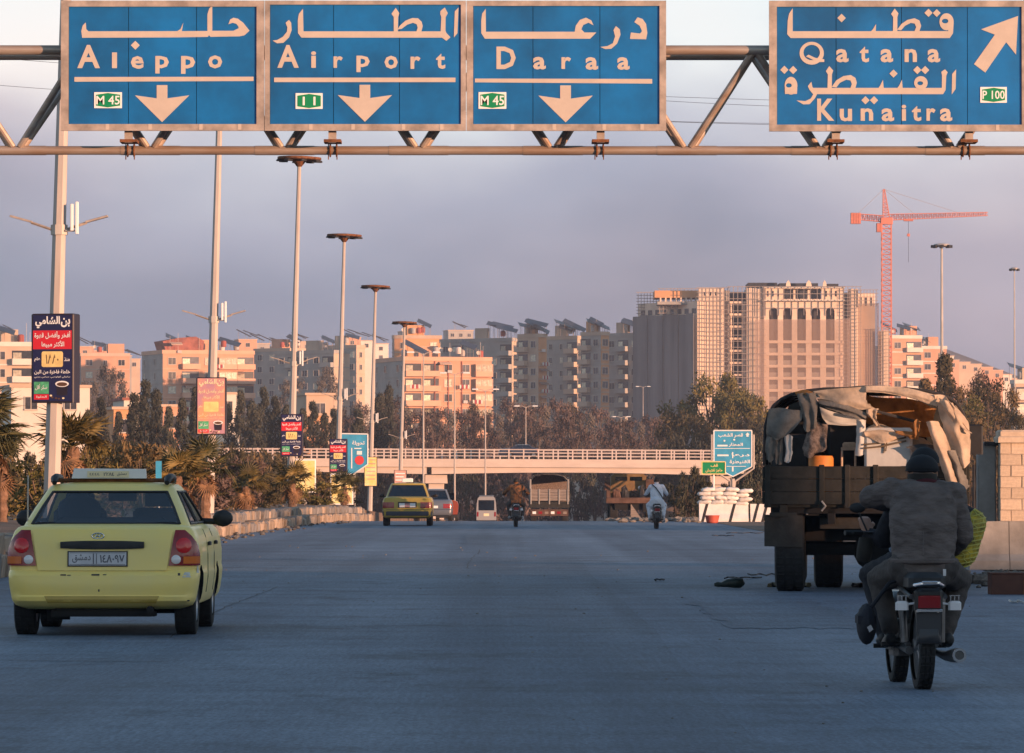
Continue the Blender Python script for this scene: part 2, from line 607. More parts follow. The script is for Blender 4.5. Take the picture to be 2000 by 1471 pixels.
ys = [-160, -100, -50, 0, 20] + [30 + 10 * i for i in range(15)] + list(range(180, 240, 4)) + list(range(240, 660, 20)) + list(range(660, 1200, 45)) + [1300, 1600, 2000, 2600, 3250]
mb = MB()
rows = []
for y in ys:
    rows.append([(cx(min(y, 690)) + a, y, gz(a, y)) for a in (-680, -300, -120, -60, -30, -14, -7.6, 0, 9, 16, 30, 60, 120, 300, 640)])
mb.grid(rows)
tag(mb.build('ground', M['ground'], smooth=60), 'dusty brown ground either side of the road', kind='structure')
mb = MB()
KX = ([0, 130, 150, 172, 190, 203, 240, 3000], [-7.1, -7.1, -6.8, -6.35, -5.7, -5.2, -5.4, -5.4])
def kx(y):
    return float(np.interp(y, *KX)) + cx(y)
rows = []
for y in [v for v in ys if v <= 690]:
    l, r = kx(y) + .02, 7.4 + cx(y)
    rows.append([(l + (r - l) * k / 6, y, rz(y)) for k in range(7)])
mb.grid(rows)
tag(mb.build('road', M['asphalt'], smooth=60), 'wide worn asphalt road with blue sky light in its colour', kind='structure')
mb = MB()
rows = []
for y in [v for v in ys if 75 <= v <= 690]:
    r = 7.4 + cx(y)
    rows.append([(r + .0, y, rz(y) + .006), (r + 2.6, y, rz(y) + .006)])
mb.grid(rows)
tag(mb.build('dirt_verge', M['soil'], smooth=60), 'dirty verge along the right edge of the road', kind='structure')
# resurfaced strips and sealed cracks lie a few millimetres proud of the old surface
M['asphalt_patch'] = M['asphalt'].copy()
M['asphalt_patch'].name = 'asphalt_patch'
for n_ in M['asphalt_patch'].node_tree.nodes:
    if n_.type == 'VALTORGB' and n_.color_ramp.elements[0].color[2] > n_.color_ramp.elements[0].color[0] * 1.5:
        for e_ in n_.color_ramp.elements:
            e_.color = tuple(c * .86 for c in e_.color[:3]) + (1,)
pq = random.Random(9)
def road_patch(x0, x1, y0, y1, h=.004, jag=.08, m='asphalt_patch', nm='road_patch', lab='darker resurfaced strip of asphalt'):
    n = 14
    pts = [(x0 + (x1 - x0) * i / n, y0 + pq.uniform(-jag, jag) * 4) for i in range(n + 1)] + [(x1 + pq.uniform(-jag, jag), y0 + (y1 - y0) * i / n) for i in range(1, n)]
    pts += [(x1 - (x1 - x0) * i / n, y1 + pq.uniform(-jag, jag) * 6) for i in range(n + 1)] + [(x0 + pq.uniform(-jag, jag), y1 - (y1 - y0) * i / n) for i in range(1, n)]
    mb = MB(); mb.add([(x, y, h) for x, y in pts], [tuple(range(len(pts)))])
    tag(mb.build(nm, M[m], None, 0), lab, kind='structure')
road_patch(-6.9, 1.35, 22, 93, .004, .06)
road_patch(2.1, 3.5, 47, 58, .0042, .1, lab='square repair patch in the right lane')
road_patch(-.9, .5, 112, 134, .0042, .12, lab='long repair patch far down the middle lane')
for i, (x, y0, y1) in enumerate(((-2.9, 44, 66), (-.5, 80, 104))):
    pts = []
    y = y0
    while y < y1:
        pts.append((x + pq.uniform(-.025, .025) + .06 * math.sin(y * .2), y)); y += .7
    mb = MB(); mb.grid([[(a - .006, b, .0085), (a + .006, b, .0085)] for a, b in pts])
    tag(mb.build('sealed_crack', M['dark'], None, 0), 'dark sealed crack running along the lane', kind='structure')
for i, y in enumerate((31.5, 38.2, 47.5, 61, 76, 99, 121)):
    pts = [(-5.5 + j * .4 + (i % 3), y + .25 * math.sin(j * .7 + i) + pq.uniform(-.1, .1)) for j in range(4 + 2 * (i % 4))]
    mb = MB(); mb.grid([[(a, b - .012 - .0003 * y, .0088), (a, b + .012 + .0003 * y, .0088)] for a, b in pts][::-1])
    tag(mb.build('sealed_crack', M['dark'], None, 0), 'dark crack crossing the lane', kind='structure')
# raised soil bed behind the kerb on the left
mb = MB()
rows = []
rr = random.Random(3)
for y in [v for v in ys if 20 <= v <= 600]:
    k = kx(y)
    base = rz(y)
    row = [(k - .55, y, base + .02), (k - .56, y, base + .5)]
    for j in range(1, 9):
        row.append((k - .56 - j * 1.6, y, base + .5 + .12 * math.sin(y * .2 + j) + .1 * rr.random()))
    row.append((k - 16, y, base - .05))
    rows.append(row)
mb.grid([r[::-1] for r in rows])
tag(mb.build('median_soil', M['soil'], smooth=40), 'raised earth bed behind the kerb stones on the left', kind='structure')
# the kerb: two courses of stones, each stone its own piece
kerb = tag(thing('kerb', None, None, (0, 0, 0)), 'two stepped courses of worn kerb stones along the left edge', kind='structure')
kb = []
for i in range(5):
    q = random.Random(20 + i)
    mb = MB()
    mb.bbox(-.2, .2, .012 + .01 * q.random(), .97 + .015 * q.random(), 0, .27 + .035 * q.random(), .03 + .02 * q.random())
    mb.v = [(x + q.uniform(-.03, .03), y + q.uniform(-.015, .015), z + q.uniform(-.03, .025)) for x, y, z in mb.v]
    kb.append((mb.mesh('kerb_stone', M['stone_pale'], 30), mb.mesh('kerb_stone', M['stone_grey'], 30)))
q = random.Random(5)
y = 58.0
dry = MB()
while y < 205:
    for course in (0, 1):
        if q.random() < .03:
            continue
        grey = q.random() < (.25 if (int(y / 9) + course) % 2 else .75) and course == 1 or q.random() < .18  # grey runs of the upper course put cast shadow into the stone colour
        o = link('kerb_stone', kb[q.randrange(5)][1 if grey else 0], kerb)
        slope = (kx(y + 1) - kx(y))
        o.location = (kx(y) - .02 - .2 - .34 * course + q.uniform(-.02, .02), y, rz(y) + (.27 * course) + q.uniform(-.03, .0))
        o.rotation_euler = (q.uniform(-.02, .02), q.uniform(-.04, .04), -math.atan(slope) + q.uniform(-.03, .03))
    y += 1.0

# hills at the back
mb = MB()
rows = []
prof = [(-520, 30), (-300, 36), (-100, 30), (60, 46), (150, 66), (205, 69.5), (235, 61), (262, 53), (300, 44), (360, 38), (520, 30), (620, 24)]
for k, (dy, f) in enumerate(((-700, 0.12), (-520, .3), (-330, .55), (-160, .8), (0, 1.0), (250, .9), (600, .3))):
    rows.append([(x * (1 + dy / 6000), 2500 + dy, z * f + 5 * math.sin(x * .05 + k) * f * .4) for x, z in [(a + (b - a) * t, za + (zb - za) * t) for (a, za), (b, zb) in zip(prof, prof[1:]) for t in (0, .25, .5, .75)]])
mb.grid(rows)
tag(mb.build('hills', M['hill'], smooth=50), 'hazy dark hillside sloping down to the right', kind='structure')

# ------------------------------------------------------------------ the flyover
bz = lambda py: CH + (HY - py) / F * 520
ov = thing('flyover', 'pale concrete flyover with white railings crossing above the road', 'overpass', W(800, 930, 520))
ov.rotation_euler = (0, .0042, 0)
bx0 = ov.location.x
bz0 = ov.location.z
X0, X1 = W(-160, 0, 520).x - bx0, W(1560, 0, 520).x - bx0
gapx = [X0, W(150, 0, 520).x - bx0, W(838, 0, 520).x - bx0, W(1395, 0, 520).x - bx0, X1]
mb = MB(); mb.box(X0, X1, 0, 9.5, bz(912) - bz0, bz(897.5) - bz0); mb.box(X0, X1, .02, .5, bz(897.5) - bz0, bz(896) - bz0)
mb.build('deck', M['bridge'], ov)
for a, b in zip(gapx, gapx[1:]):
    n = 14
    top, bot = bz(912) - bz0 - .002, bz(926) - bz0
    arch = [(a + .25 + (b - a - .5) * i / n, bot + .22 * math.sin(math.pi * i / n)) for i in range(n + 1)]
    for ya in (.35, 3.2, 8.6):
        mb = MB(); mb.prism(arch + [(b - .25, top), (a + .25, top)], ya, ya + .47); mb.build('girder', M['bridge'], ov)
for x in gapx[1:4]:
    x += .7
    mb = MB()
    mb.box(x - 1.1, x + 1.1, .9, 8.4, bz(944) - bz0, bz(927.5) - bz0)
    mb.box(x - .75, x + .75, 1.4, 7.9, -4.6, bz(944) - bz0 - .002)
    mb.build('pier', M['bridge'], ov)
pm = MB(); pm.box(-.07, .07, -.06, .06, 0, bz(877.5) - bz(897)); pm = pm.mesh('rail_post', M['rail'], 0)
for yy in (.18, 9.3):
    n = int((X1 - X0) / 1.5)
    for i in range(n + 1):
        o = link('rail_post', pm, ov, (X0 + i * 1.5 + (.6 if yy > 1 else 0), yy, bz(897) - bz0 + .08))
    for py in (878.5, 884.5, 891):
        z = bz(py) - bz0 + .06
        mb = MB(); mb.tube([(X0, yy - .01, z), (X1, yy - .01, z)], .055 if py < 880 else .04, 6)
        mb.build('rail', M['rail'], ov)

# retaining wall and slope under the far end of the flyover
w = thing('retaining_wall', 'sunlit pale wall under the flyover beyond the caged truck', 'wall', (W(1150, 0, 585).x, 585, gz(0, 585)))
mb = MB(); mb.bbox(-3.2, 2.6, 0, .5, 0, 5.4, .04); mb.build('wall', M['bridge'], w)
mb = MB(); mb.bbox(-3.4, 2.8, -.08, .58, 5.4, 5.6, .03); mb.build('coping', M['concrete'], w)
mb = MB()
rows = [[(x, 533 + 14 * k, gz(0, 540) + max(0, (x - 12 - .6 * k) * .42) if x < 30 else gz(0, 540) + 7.0) for x in (8, 12, 16, 20, 26, 30, 60)] for k in range(5)]
rows.insert(0, [(p[0], p[1] - 2, gz(0, 530)) for p in rows[0]])
mb.grid(rows)
tag(mb.build('embankment', M['soil'], smooth=30), 'earth embankment under the right end of the flyover', kind='structure')

# ------------------------------------------------------------------ unseen blocks added behind the camera, shaped to shade the road
S = Vector((.766, -.643, 0)); T = Vector((.643, .766, 0))
def roadside(s, t, w, d, h, label, name='apartment_block'):
    p = S * s + T * t
    b = thing(name, label, 'building', (p.x, p.y, 0), math.atan2(S.y, S.x) + math.pi / 2)
    # front faces the road (-S)
    mb = MB(); mb.box(-w / 2, w / 2, -d, 0, 0, h); mb.build('wall', M['concrete'], b)
    wm = MB(); wm.box(-.6, .6, 0, .05, 0, 1.4); wm = wm.mesh('window', M['dark'], 0)
    for i in range(int(w / 3)):
        for k in range(int(h / 3.1)):
            link('window', wm, b, (-w / 2 + 1.5 + i * 3, .0, 1.0 + 3.1 * k))
    return b
TL = math.tan(SUN_EL)
roadside(62, 25.2, 51.2, 12, 1.45 + (62 + 36.7) * TL + 2.6, 'concrete apartment block beside the road behind the camera')
roadside(63, 67.8, 34.6, 10, .95 + (62 + 36.7) * TL, 'low concrete shop row beside the road behind the camera', 'shade_row')
roadside(62, 124, 14, 10, .9 + (62 + 107) * TL, 'narrow concrete block standing alone beside the road behind the camera')
roadside(70, -40, 70, 12, 16, 'long concrete block at the roadside further behind the camera')
# ------------------------------------------------------------------ the sign gantry
GD = 72.0
def g(px, py):
    p = W(px, py, GD)
    return p.x, p.z
gx0, gx1 = W(-170, 0, GD).x, W(2190, 0, GD).x
zb = W(0, 293.5, GD).z
zt = W(0, 101, GD).z
gan = thing('sign_gantry', 'steel tube gantry carrying the blue road signs over the road', 'gantry', (0, GD, 0))
mb = MB(); mb.tube([(gx0, 0, zb), (gx1, 0, zb)], .063, 14); mb.build('bottom_chord', M['pipe'], gan)
mb = MB(); mb.tube([(gx0, -.35, zt), (gx1, -.35, zt)], .068, 14); mb.build('top_chord', M['pipe'], gan)
mb = MB(); mb.tube([(gx0, .55, zt), (gx1, .55, zt)], .068, 14); mb.build('top_chord', M['pipe'], gan)
vb = [31 + 262.2 * i for i in range(-1, 9)]
for px in vb:
    x = W(px, 0, GD).x
    mb = MB(); mb.tube([(x - .42, 0, zb), (x + .42, 0, zb)], .068, 14); mb.build('sleeve', M['pipe'], gan)
    for sg in (-1, 1):
        xt = W(px + sg * 131.1, 0, GD).x
        if xt < gx0 or xt > gx1:
            continue
        mb = MB(); mb.tube([(x + sg * .05, -.02, zb + .05), (xt - sg * .04, -.33, zt - .04)], .048, 10); mb.build('diagonal', M['pipe'], gan)
        mb = MB(); mb.tube([(x + sg * .1, .04, zb + .05), (xt - sg * .02, .53, zt - .04)], .045, 10); mb.build('diagonal', M['pipe'], gan)
for px in (-100, 162 + 262.2 * 5, 2130):
    x = W(px, 0, GD).x
    mb = MB(); mb.tube([(x, -.35, zt), (x, .55, zt)], .05, 10); mb.build('cross_tie', M['rust'], gan)
for x in (gx0 + .1, gx1 - .1):
    for yy in (-.35, .55):
        mb = MB(); mb.tube([(x, yy, 0), (x, yy, zt + .3)], .11, 14); mb.build('post', M['steel'], gan)
# clamps that hold the panels to the bottom tube
for px in (255, 651, 1172, 1629, 1888):
    x = W(px, 0, GD).x
    mb = MB()
    mb.box(x - .055, x + .055, -.5, -.4, zb + .08, W(0, 240, GD).z)
    mb.box(x - .12, x + .12, -.52, -.06, zb + .085, zb + .125, 1)
    for dx in (-.045, .045):
        mb.tube([(x + dx, math.sin(t) * .085, zb + math.cos(t) * .085) for t in [i * math.pi / 5 for i in range(11)]], .012, 6, 1)
    for dx in (-.07, .05):
        mb.tube([(x + dx, -.02, zb - .13), (x + dx, -.02, zb + .13)], .009, 6, 1)
    mb.build('clamp', [M['sign_frame'], M['rust']], gan)

SY = GD - .62      # plane of the sign faces
KS = SY / F
def P(px, py):
    return ((px - VX) * KS, CH + (HY - py) * KS)
_lay = [0]
def poly(mb, pts, conv, mi=0):
    """an inked outline as thin reflective sheet; each sheet a hair prouder than the last"""
    _lay[0] = (_lay[0] + 1) % 12
    y = -.004 - .0004 * _lay[0]
    q = [P(*conv(x, yy)) for x, yy in pts]
    mb.prism(q, y, y + .0035 + .0004 * _lay[0] - .0006, mi)
c1 = lambda x, y: (x / 2.857, y / 2.857)
c2 = lambda x, y: (700 + x / 2.856, y / 2.856)
c3 = lambda x, y: (1300 + x / 2.857, y / 2.857)
def dot(mb, x, y, conv, r=24):
    poly(mb, [(x, y - r), (x + r, y), (x, y + r), (x - r, y)], conv)
def latin(mb, conv, items):
    for ch, x0, x1, y0, y1 in items:
        a, b = P(*conv(x0, y1)), P(*conv(x1, y0))
        write(mb, ch, a[0], b[0], a[1], b[1], -.0045, 0, .029)
def ring(mb, cx_, cy, rx, ry, hx, hy, hrx, hry, conv, n=20):
    _lay[0] = (_lay[0] + 1) % 12
    y = -.004 - .0004 * _lay[0]
    vs = []
    for (ax, ay, bx, by) in ((cx_, cy, rx, ry), (hx, hy, hrx, hry)):
        for k in range(n):
            t = 2 * math.pi * k / n
            p = P(*conv(ax + bx * math.cos(t), ay + by * math.sin(t)))
            vs.append((p[0], y, p[1]))
    fs = [(k, n + k, n + (k + 1) % n, (k + 1) % n) for k in range(n)]
    mb.add(vs, fs)

def sign(label, x0, y0, x1, y1, seams, fr, openright=False):
    t = thing('direction_sign', label, 'road sign', (0, SY, 0), group='blue direction signs on the gantry')
    xs = [x0 + fr] + seams + [x1 - fr]
    for a, b in zip(xs, xs[1:]):
        p, q = P(a, y1 - 12), P(b, y0 + fr * .8)
        mb = MB(); mb.box(p[0] + .004, q[0] - .004, 0, .03, p[1], q[1]); mb.build('panel', M['sign_blue'], t, 0)
    p, q = P(x0 + 3, y1 - 3), P(x1 - 3, y0 + 3)
    mb = MB(); mb.box(p[0], q[0], .04, .08, p[1], q[1]); mb.build('backing', M['dark'], t, 0)
    p, q = P(x0, y1), P(x1, y0)
    f = fr * KS
    for nm, bb in (('frame', (p[0], q[0], p[1], p[1] + 13 * KS)), ('frame', (p[0], q[0], q[1] - f * .8, q[1])),
                   ('frame', (p[0], p[0] + f, p[1] + 13 * KS + .001, q[1] - f * .8 - .001)), ('frame', (q[0] - f, q[0], p[1] + 13 * KS + .001, q[1] - f * .8 - .001))):
        mb = MB(); mb.box(bb[0], bb[1], -.025, .035, bb[2], bb[3]); mb.build(nm, M['sign_frame'], t, 0)
    for s_ in [x0 + (x1 - x0) * k for k in (.22, .43, .68, .87)]:
        p2 = P(s_, y1 - 12.4)
        mb = MB(); mb.box(p2[0], p2[0] + .05, -.03, -.0255, p2[1] - .075, p2[1] + .004); mb.build('joint_plate', M['sign_white'], t, 0)
    return t
def badge(t, conv, x0, x1, y0, y1, txt, mg=12):
    a, b = P(*conv(x0, y1)), P(*conv(x1, y0))
    mb = MB(); mb.box(a[0], b[0], -.010, -.001, a[1], b[1]); pl = mb.build('route_badge', M['white'], t, 0)
    mx, my = (x0 + x1) / 2, (y0 + y1) / 2
    q = [P(*conv(*p)) for p in ((mx, y0 + 4), (x1 - 10, y0 + 14), (x1 - 10, y1 - 14), (mx, y1 - 4), (x0 + 10, y1 - 14), (x0 + 10, y0 + 14))]
    mb = MB(); mb.prism(q, -.013, -.0105); mb.build('hexagon', M['sign_green'], pl, 0)
    mb = MB()
    a, b = P(*conv(x0 + mg, y1 - 20)), P(*conv(x1 - mg, y0 + 20))
    write(mb, txt, a[0], b[0], a[1], b[1], -.0145, 0, .012)
    mb.build('lettering', M['white'], pl, 0)
def arrow_down(mb, conv, xc, y):
    poly(mb, [(xc - 30, y), (xc + 30, y), (xc + 30, y + 74), (xc + 152, y + 57), (xc, y + 207), (xc - 152, y + 57), (xc - 30, y + 74)], conv)

WHT = M['sign_white']
# --- first sign: Aleppo
t = sign('blue road sign reading Aleppo, leftmost of the panels on the gantry', 118, 0, 515.5, 255, [250, 383], 15)
mb = MB()
poly(mb, [(475, 122), (458, 140), (450, 170), (455, 208), (985, 206), (1157, 203), (1164, 194), (1172, 203), (1335, 200), (1362, 194), (1390, 168), (1355, 124), (1325, 101),
          (1300, 96), (1282, 106), (1272, 132), (1296, 124), (1316, 130), (1326, 142), (1330, 154), (1300, 169), (1182, 169), (1182, 28), (1165, 44), (1155, 75), (1155, 170),
          (1012, 171), (1020, 124), (1004, 160), (986, 171), (490, 172), (478, 160)], c1)
dot(mb, 752, 250, c1, 25)
latin(mb, c1, [('A', 428, 555, 248, 378), ('I', 622, 650, 290, 378), ('e', 727, 800, 310, 382), ('p', 864, 940, 310, 408), ('p', 1008, 1087, 310, 410), ('o', 1158, 1238, 306, 380)])
mb.build('lettering', WHT, t, 0)
mb = MB(); poly(mb, [(412, 428), (1413, 426), (1413, 450), (412, 454)], c1); mb.build('divider_line', WHT, t, 0)
mb = MB(); arrow_down(mb, c1, 902, 473); mb.build('arrow', WHT, t, 0)
badge(t, c1, 523, 678, 513, 602, 'M 45')
# --- second sign: Airport
t = sign('blue road sign reading Airport, between the Aleppo and Daraa panels', 516.5, 0, 910, 255, [651, 780], 10)
mb = MB()
poly(mb, [(-311, 45), (-334, 75), (-340, 110), (-339, 182), (-320, 207), (465, 207), (490, 225), (513, 205), (490, 180), (485, 168), (486, 92), (498, 70), (481, 38), (457, 58), (456, 75), (462, 92),
          (458, 172), (-308, 172)], c2)
poly(mb, [(207, 40), (183, 74), (196, 92), (196, 173), (219, 173), (221, 92), (227, 70)], c2)
poly(mb, [(216, 162), (232, 138), (262, 112), (300, 97), (332, 99), (352, 118), (358, 142), (350, 174), (322, 174), (330, 152), (324, 132), (303, 124), (272, 134), (240, 158)], c2)
poly(mb, [(558, 38), (537, 60), (532, 206), (552, 182)], c2)
poly(mb, [(-389, 108), (-408, 124), (-398, 150), (-401, 175), (-424, 203), (-454, 220), (-481, 224), (-455, 239), (-420, 236), (-389, 206), (-374, 165), (-377, 124)], c2)
latin(mb, c2, [('A', -454, -334, 248, 376), ('i', -266, -237, 283, 376), ('r', -140, -88, 311, 376), ('p', -12, 62, 308, 400), ('o', 144, 219, 308, 382), ('r', 290, 346, 312, 382), ('t', 432, 484, 296, 382)])
mb.build('lettering', WHT, t, 0)
mb = MB(); poly(mb, [(-472, 431), (541, 431), (541, 456), (-472, 456)], c2); mb.build('divider_line', WHT, t, 0)
mb = MB(); arrow_down(mb, c2, 35, 471); mb.build('arrow', WHT, t, 0)
badge(t, c1, 1648, 1799, 518, 606, 'I 1', 40)
# --- third sign: Daraa
t = sign('blue road sign reading Daraa, right of the Airport panel', 911, 0, 1301.5, 255, [1041, 1172], 13)
mb = MB()
poly(mb, [(710, 45), (690, 72), (685, 110), (685, 182), (705, 213), (1293, 213), (1328, 178), (1262, 178), (1244, 160), (1255, 136), (1284, 123), (1312, 138), (1300, 110), (1270, 95), (1236, 108), (1213, 140), (1207, 174), (711, 174)], c2)
poly(mb, [(1437, 142), (1424, 165), (1433, 200), (1420, 238), (1390, 254), (1350, 259), (1378, 271), (1412, 269), (1444, 240), (1463, 190), (1459, 160)], c2)
poly(mb, [(1558, 93), (1540, 120), (1570, 140), (1583, 170), (1572, 184), (1521, 178), (1516, 214), (1606, 216), (1613, 180), (1606, 130), (1586, 102)], c2)
latin(mb, c2, [('D', 770, 878, 257, 383), ('a', 974, 1046, 314, 385), ('r', 1133, 1187, 315, 382), ('a', 1267, 1338, 316, 387), ('a', 1444, 1514, 316, 387)])
mb.build('lettering', WHT, t, 0)
mb = MB(); poly(mb, [(650, 436), (1640, 438), (1640, 464), (650, 457)], c2); mb.build('divider_line', WHT, t, 0)
mb = MB(); arrow_down(mb, c2, 1156, 474); mb.build('arrow', WHT, t, 0)
badge(t, c2, 670, 825, 512, 605, 'M 45')
# --- fourth sign: Qatana, Kunaitra
t = sign('blue road sign reading Qatana and Kunaitra with a slanting arrow', 1503, 0, 2012, 256, [1634, 1762, 1891], 15)
mb = MB()
poly(mb, [(712, 42), (692, 72), (684, 110), (681, 188), (700, 209), (1590, 209), (1608, 182), (1612, 122), (1598, 130), (1580, 170), (1176, 170), (1178, 130), (1160, 160), (1150, 171), (712, 171)], c3)
ring(mb, 1572, 118, 40, 48, 1564, 114, 18, 13, c3)
poly(mb, [(1282, 44), (1262, 74), (1274, 92), (1272, 172), (1297, 172), (1297, 92), (1303, 70)], c3)
poly(mb, [(1296, 162), (1320, 130), (1352, 108), (1392, 98), (1420, 110), (1430, 140), (1420, 172), (1392, 172), (1402, 148), (1394, 128), (1372, 124), (1340, 140), (1318, 166)], c3)
dot(mb, 985, 97, c3); dot(mb, 1471, 68, c3, 23); dot(mb, 1517, 69, c3, 22)
poly(mb, [(820, 488), (1545, 488), (1546, 418), (1542, 398), (1563, 384), (1578, 400), (1570, 420), (1566, 500), (1552, 523), (834, 523)], c3)
poly(mb, [(816, 453), (796, 478), (806, 500), (826, 524), (812, 548), (782, 562), (732, 558), (770, 580), (806, 579), (836, 546), (848, 522), (838, 500), (822, 484)], c3)
poly(mb, [(1625, 384), (1603, 410), (1600, 525), (1622, 494)], c3)
poly(mb, [(916, 366), (897, 394), (908, 412), (906, 489), (930, 489), (931, 412), (938, 390)], c3)
poly(mb, [(930, 482), (955, 446), (995, 422), (1036, 416), (1062, 432), (1070, 458), (1062, 489), (1034, 489), (1042, 466), (1034, 446), (1010, 442), (975, 460), (955, 486)], c3)
for x in (1216, 1322):
    poly(mb, [(x, 442), (x - 16, 476), (x - 26, 489), (x + 4, 489)], c3)
ring(mb, 1428, 460, 38, 38, 1424, 462, 16, 11, c3)
ring(mb, 702, 476, 36, 50, 690, 474, 16, 12, c3)
poly(mb, [(667, 490), (668, 522), (735, 522), (737, 490)], c3)
for x, y in ((1275, 408), (1408, 388), (1452, 388), (1118, 557), (1166, 557), (665, 387), (714, 388)):
    dot(mb, x, y, c3, 23)
ring(mb, 818, 294, 68, 64, 818, 290, 46, 43, c3, 28)
poly(mb, [(786, 312), (800, 302), (838, 320), (888, 328), (888, 343), (850, 343)], c3)
latin(mb, c3, [('a', 954, 1024, 270, 345), ('t', 1086, 1138, 256, 345), ('a', 1202, 1273, 270, 345), ('n', 1337, 1406, 270, 343), ('a', 1465, 1536, 270, 345),
               ('K', 848, 944, 548, 672), ('u', 974, 1043, 605, 675), ('n', 1091, 1161, 602, 672), ('a', 1207, 1278, 602, 675), ('i', 1320, 1346, 582, 672), ('t', 1377, 1430, 588, 674), ('r', 1459, 1510, 602, 672), ('a', 1534, 1603, 602, 675)])
mb.build('lettering', WHT, t, 0)
mb = MB(); poly(mb, [(1972, 85), (1960, 302), (1905, 232), (1788, 402), (1725, 355), (1842, 190), (1765, 160)], c3); mb.build('arrow', WHT, t, 0)
badge(t, c3, 1760, 1908, 483, 571, 'P 100')

# ------------------------------------------------------------------ lamp masts down the median, with their solar lights and posters
def octo(r0, r1, h, mi=0):
    mb = MB()
    n = 10
    mb.tube([(0, 0, h * i / n) for i in range(n + 1)], [r0 + (r1 - r0) * i / n for i in range(n + 1)], 8, mi)
    return mb
mast = thing('lamp_mast', 'tall octagonal lamp mast carrying the nearest poster on the left', 'street light', (-8.11, 92, 0), group='lamp masts along the median')
LEAN = .026
mast.rotation_euler = (0, LEAN, 0)
octo(.165, .075, 13.5).build('pole', M['pole_paint'], mast, 0)
mb = MB(); mb.lathe([(.28, 0), (.28, .05), (.2, .08)], 8); mb.build('base_flange', M['steel'], mast, 0)
mb = MB()
mb.lathe([(.09, 13.3), (.25, 13.5), (.80, 13.56), (.83, 13.59), (.82, 13.66), (.5, 13.69), (.1, 13.71)], 14)
mb.build('ring_head', M['rust'], mast, 30)
lm = MB(); lm.bbox(-.15, .15, -.11, .11, -.02, .06, .03); lm = lm.mesh('floodlight', M['dark'], 20)
for k in range(8):
    a = 2 * math.pi * (k + .3) / 8
    o = link('floodlight', lm, mast, (.72 * math.cos(a), .72 * math.sin(a), 13.5), a)
def solar(mastobj, label):
    s = thing('solar_light', label, 'street light', (mastobj.location.x + 5.9 * LEAN, mastobj.location.y, mastobj.location.z + 5.9), 0, 'solar lights clamped to the masts')
    mb = MB(); mb.tube([(0, 0, -.09), (0, 0, .09)], .16, 8); mb.build('collar', M['steel'], s, 0)
    for sg, nm in ((-1, 'arm'), (1, 'arm')):
        mb = MB()
        mb.tube([(sg * .12, -.05, 0), (sg * .5, -.05, .13)], .028, 6)
        mb.build(nm, M['sign_frame'], s)
        mb = MB()
        Mx = Matrix.Translation((sg * .48, -.05, .12)) @ Matrix.Rotation(-sg * .27, 4, 'Y')
        mb.bbox(min(0, sg * .42), max(0, sg * .42), -.1, .1, 0, .035, .01, 0, Mx)
        mb.build('lamp_head', M['sign_frame'], s, 20)
    for x, z0, z1 in ((.24, -.02, .46), (.33, -.08, .5)):
        mb = MB(); mb.bbox(x - .03, x + .03, -.2, -.1, z0, z1, .01); mb.build('solar_panel', M['white'], s, 20)
    mb = MB(); mb.tube([(.12, -.12, -.02), (.36, -.14, -.02)], .02, 6); mb.build('bracket', M['steel'], s)
    return s
masts = [mast]
MP = [(142, -8.14, 'lamp mast whose poster is washed out by sunlight'), (192, -7.95, 'lamp mast with a rust brown ring head just below the gantry'),
      (242, -7.8, 'lamp mast in front of the blue diversion sign'), (292, -7.55, 'lamp mast carrying a plain yellow poster'),
      (342, -6.85, 'lamp mast carrying a faded red and white poster')]
for Y, X, lab in MP:
    masts.append(dup(mast, (X, Y, rz(Y)), None, lab))
for i, m_ in enumerate(masts):
    s = solar(m_, ['white solar light clamped to the nearest mast at the left edge', 'white solar light above the washed out poster',
                   'white solar light on the mast with the rusty head', 'small solar light above the blue diversion sign',
                   'small solar light on the mast with the yellow poster', 'small solar light on the mast nearest the flyover'][i])
# plainer double arm lamps further on
lamp = thing('road_lamp', 'slim double arm road lamp standing beside the flyover pier', 'street light', (-6.0, 392, rz(392)), group='double arm road lamps following the bend')
octo(.1, .05, 13.3).build('pole', M['pole_paint'], lamp, 0)
for sg in (-1, 1):
    mb = MB(); mb.tube([(0, 0, 13.2), (sg * .35, 0, 13.38), (sg * .75, 0, 13.42)], .035, 6); mb.build('arm', M['pole_paint'], lamp)
    mb = MB(); mb.bbox(min(sg * .7, sg * 1.3), max(sg * .7, sg * 1.3), -.14, .14, 13.34, 13.46, .04); mb.build('lamp_head', M['white'], lamp, 20)
for Y, px, lab in ((442, 888, 'double arm road lamp in front of the lit orange block'), (492, 948, 'double arm road lamp right of the lit orange block'), (562, 1027, 'double arm road lamp behind the dark car on the flyover'),
                   (640, 1112, 'double arm road lamp against the brown trees beyond the flyover'), (700, 1213, 'double arm road lamp nearest the netted building'), (900, 1256, 'tiny far road lamp between brown trees and the broad green tree')):
    dup(lamp, (W(px, 0, Y).x, Y, gz(0, Y)), None, lab)
hm = thing('high_mast', 'very tall floodlight mast right of the red crane', 'street light', (W(1840, 0, 600).x, 600, gz(0, 600)), group='tall floodlight masts on the right')
octo(.26, .13, 33).build('pole', M['steel'], hm, 0)
mb = MB(); mb.lathe([(.2, 32.6), (.95, 32.75), (1.0, 32.85), (.9, 33.0), (.2, 33.1)], 14); mb.build('ring_head', M['steel'], hm, 30)
lm2 = MB(); lm2.bbox(-.22, .22, -.16, .16, -.25, .08, .04); lm2 = lm2.mesh('floodlight', M['dark'], 20)
for k in range(8):
    a = 2 * math.pi * k / 8
    link('floodlight', lm2, hm, (1.05 * math.cos(a), 1.05 * math.sin(a), 32.8), a)
hm2 = dup(hm, (W(1982, 0, 760).x, 760, W(0, 523, 760).z - 33), None, 'thin floodlight mast at the right edge of the sky')
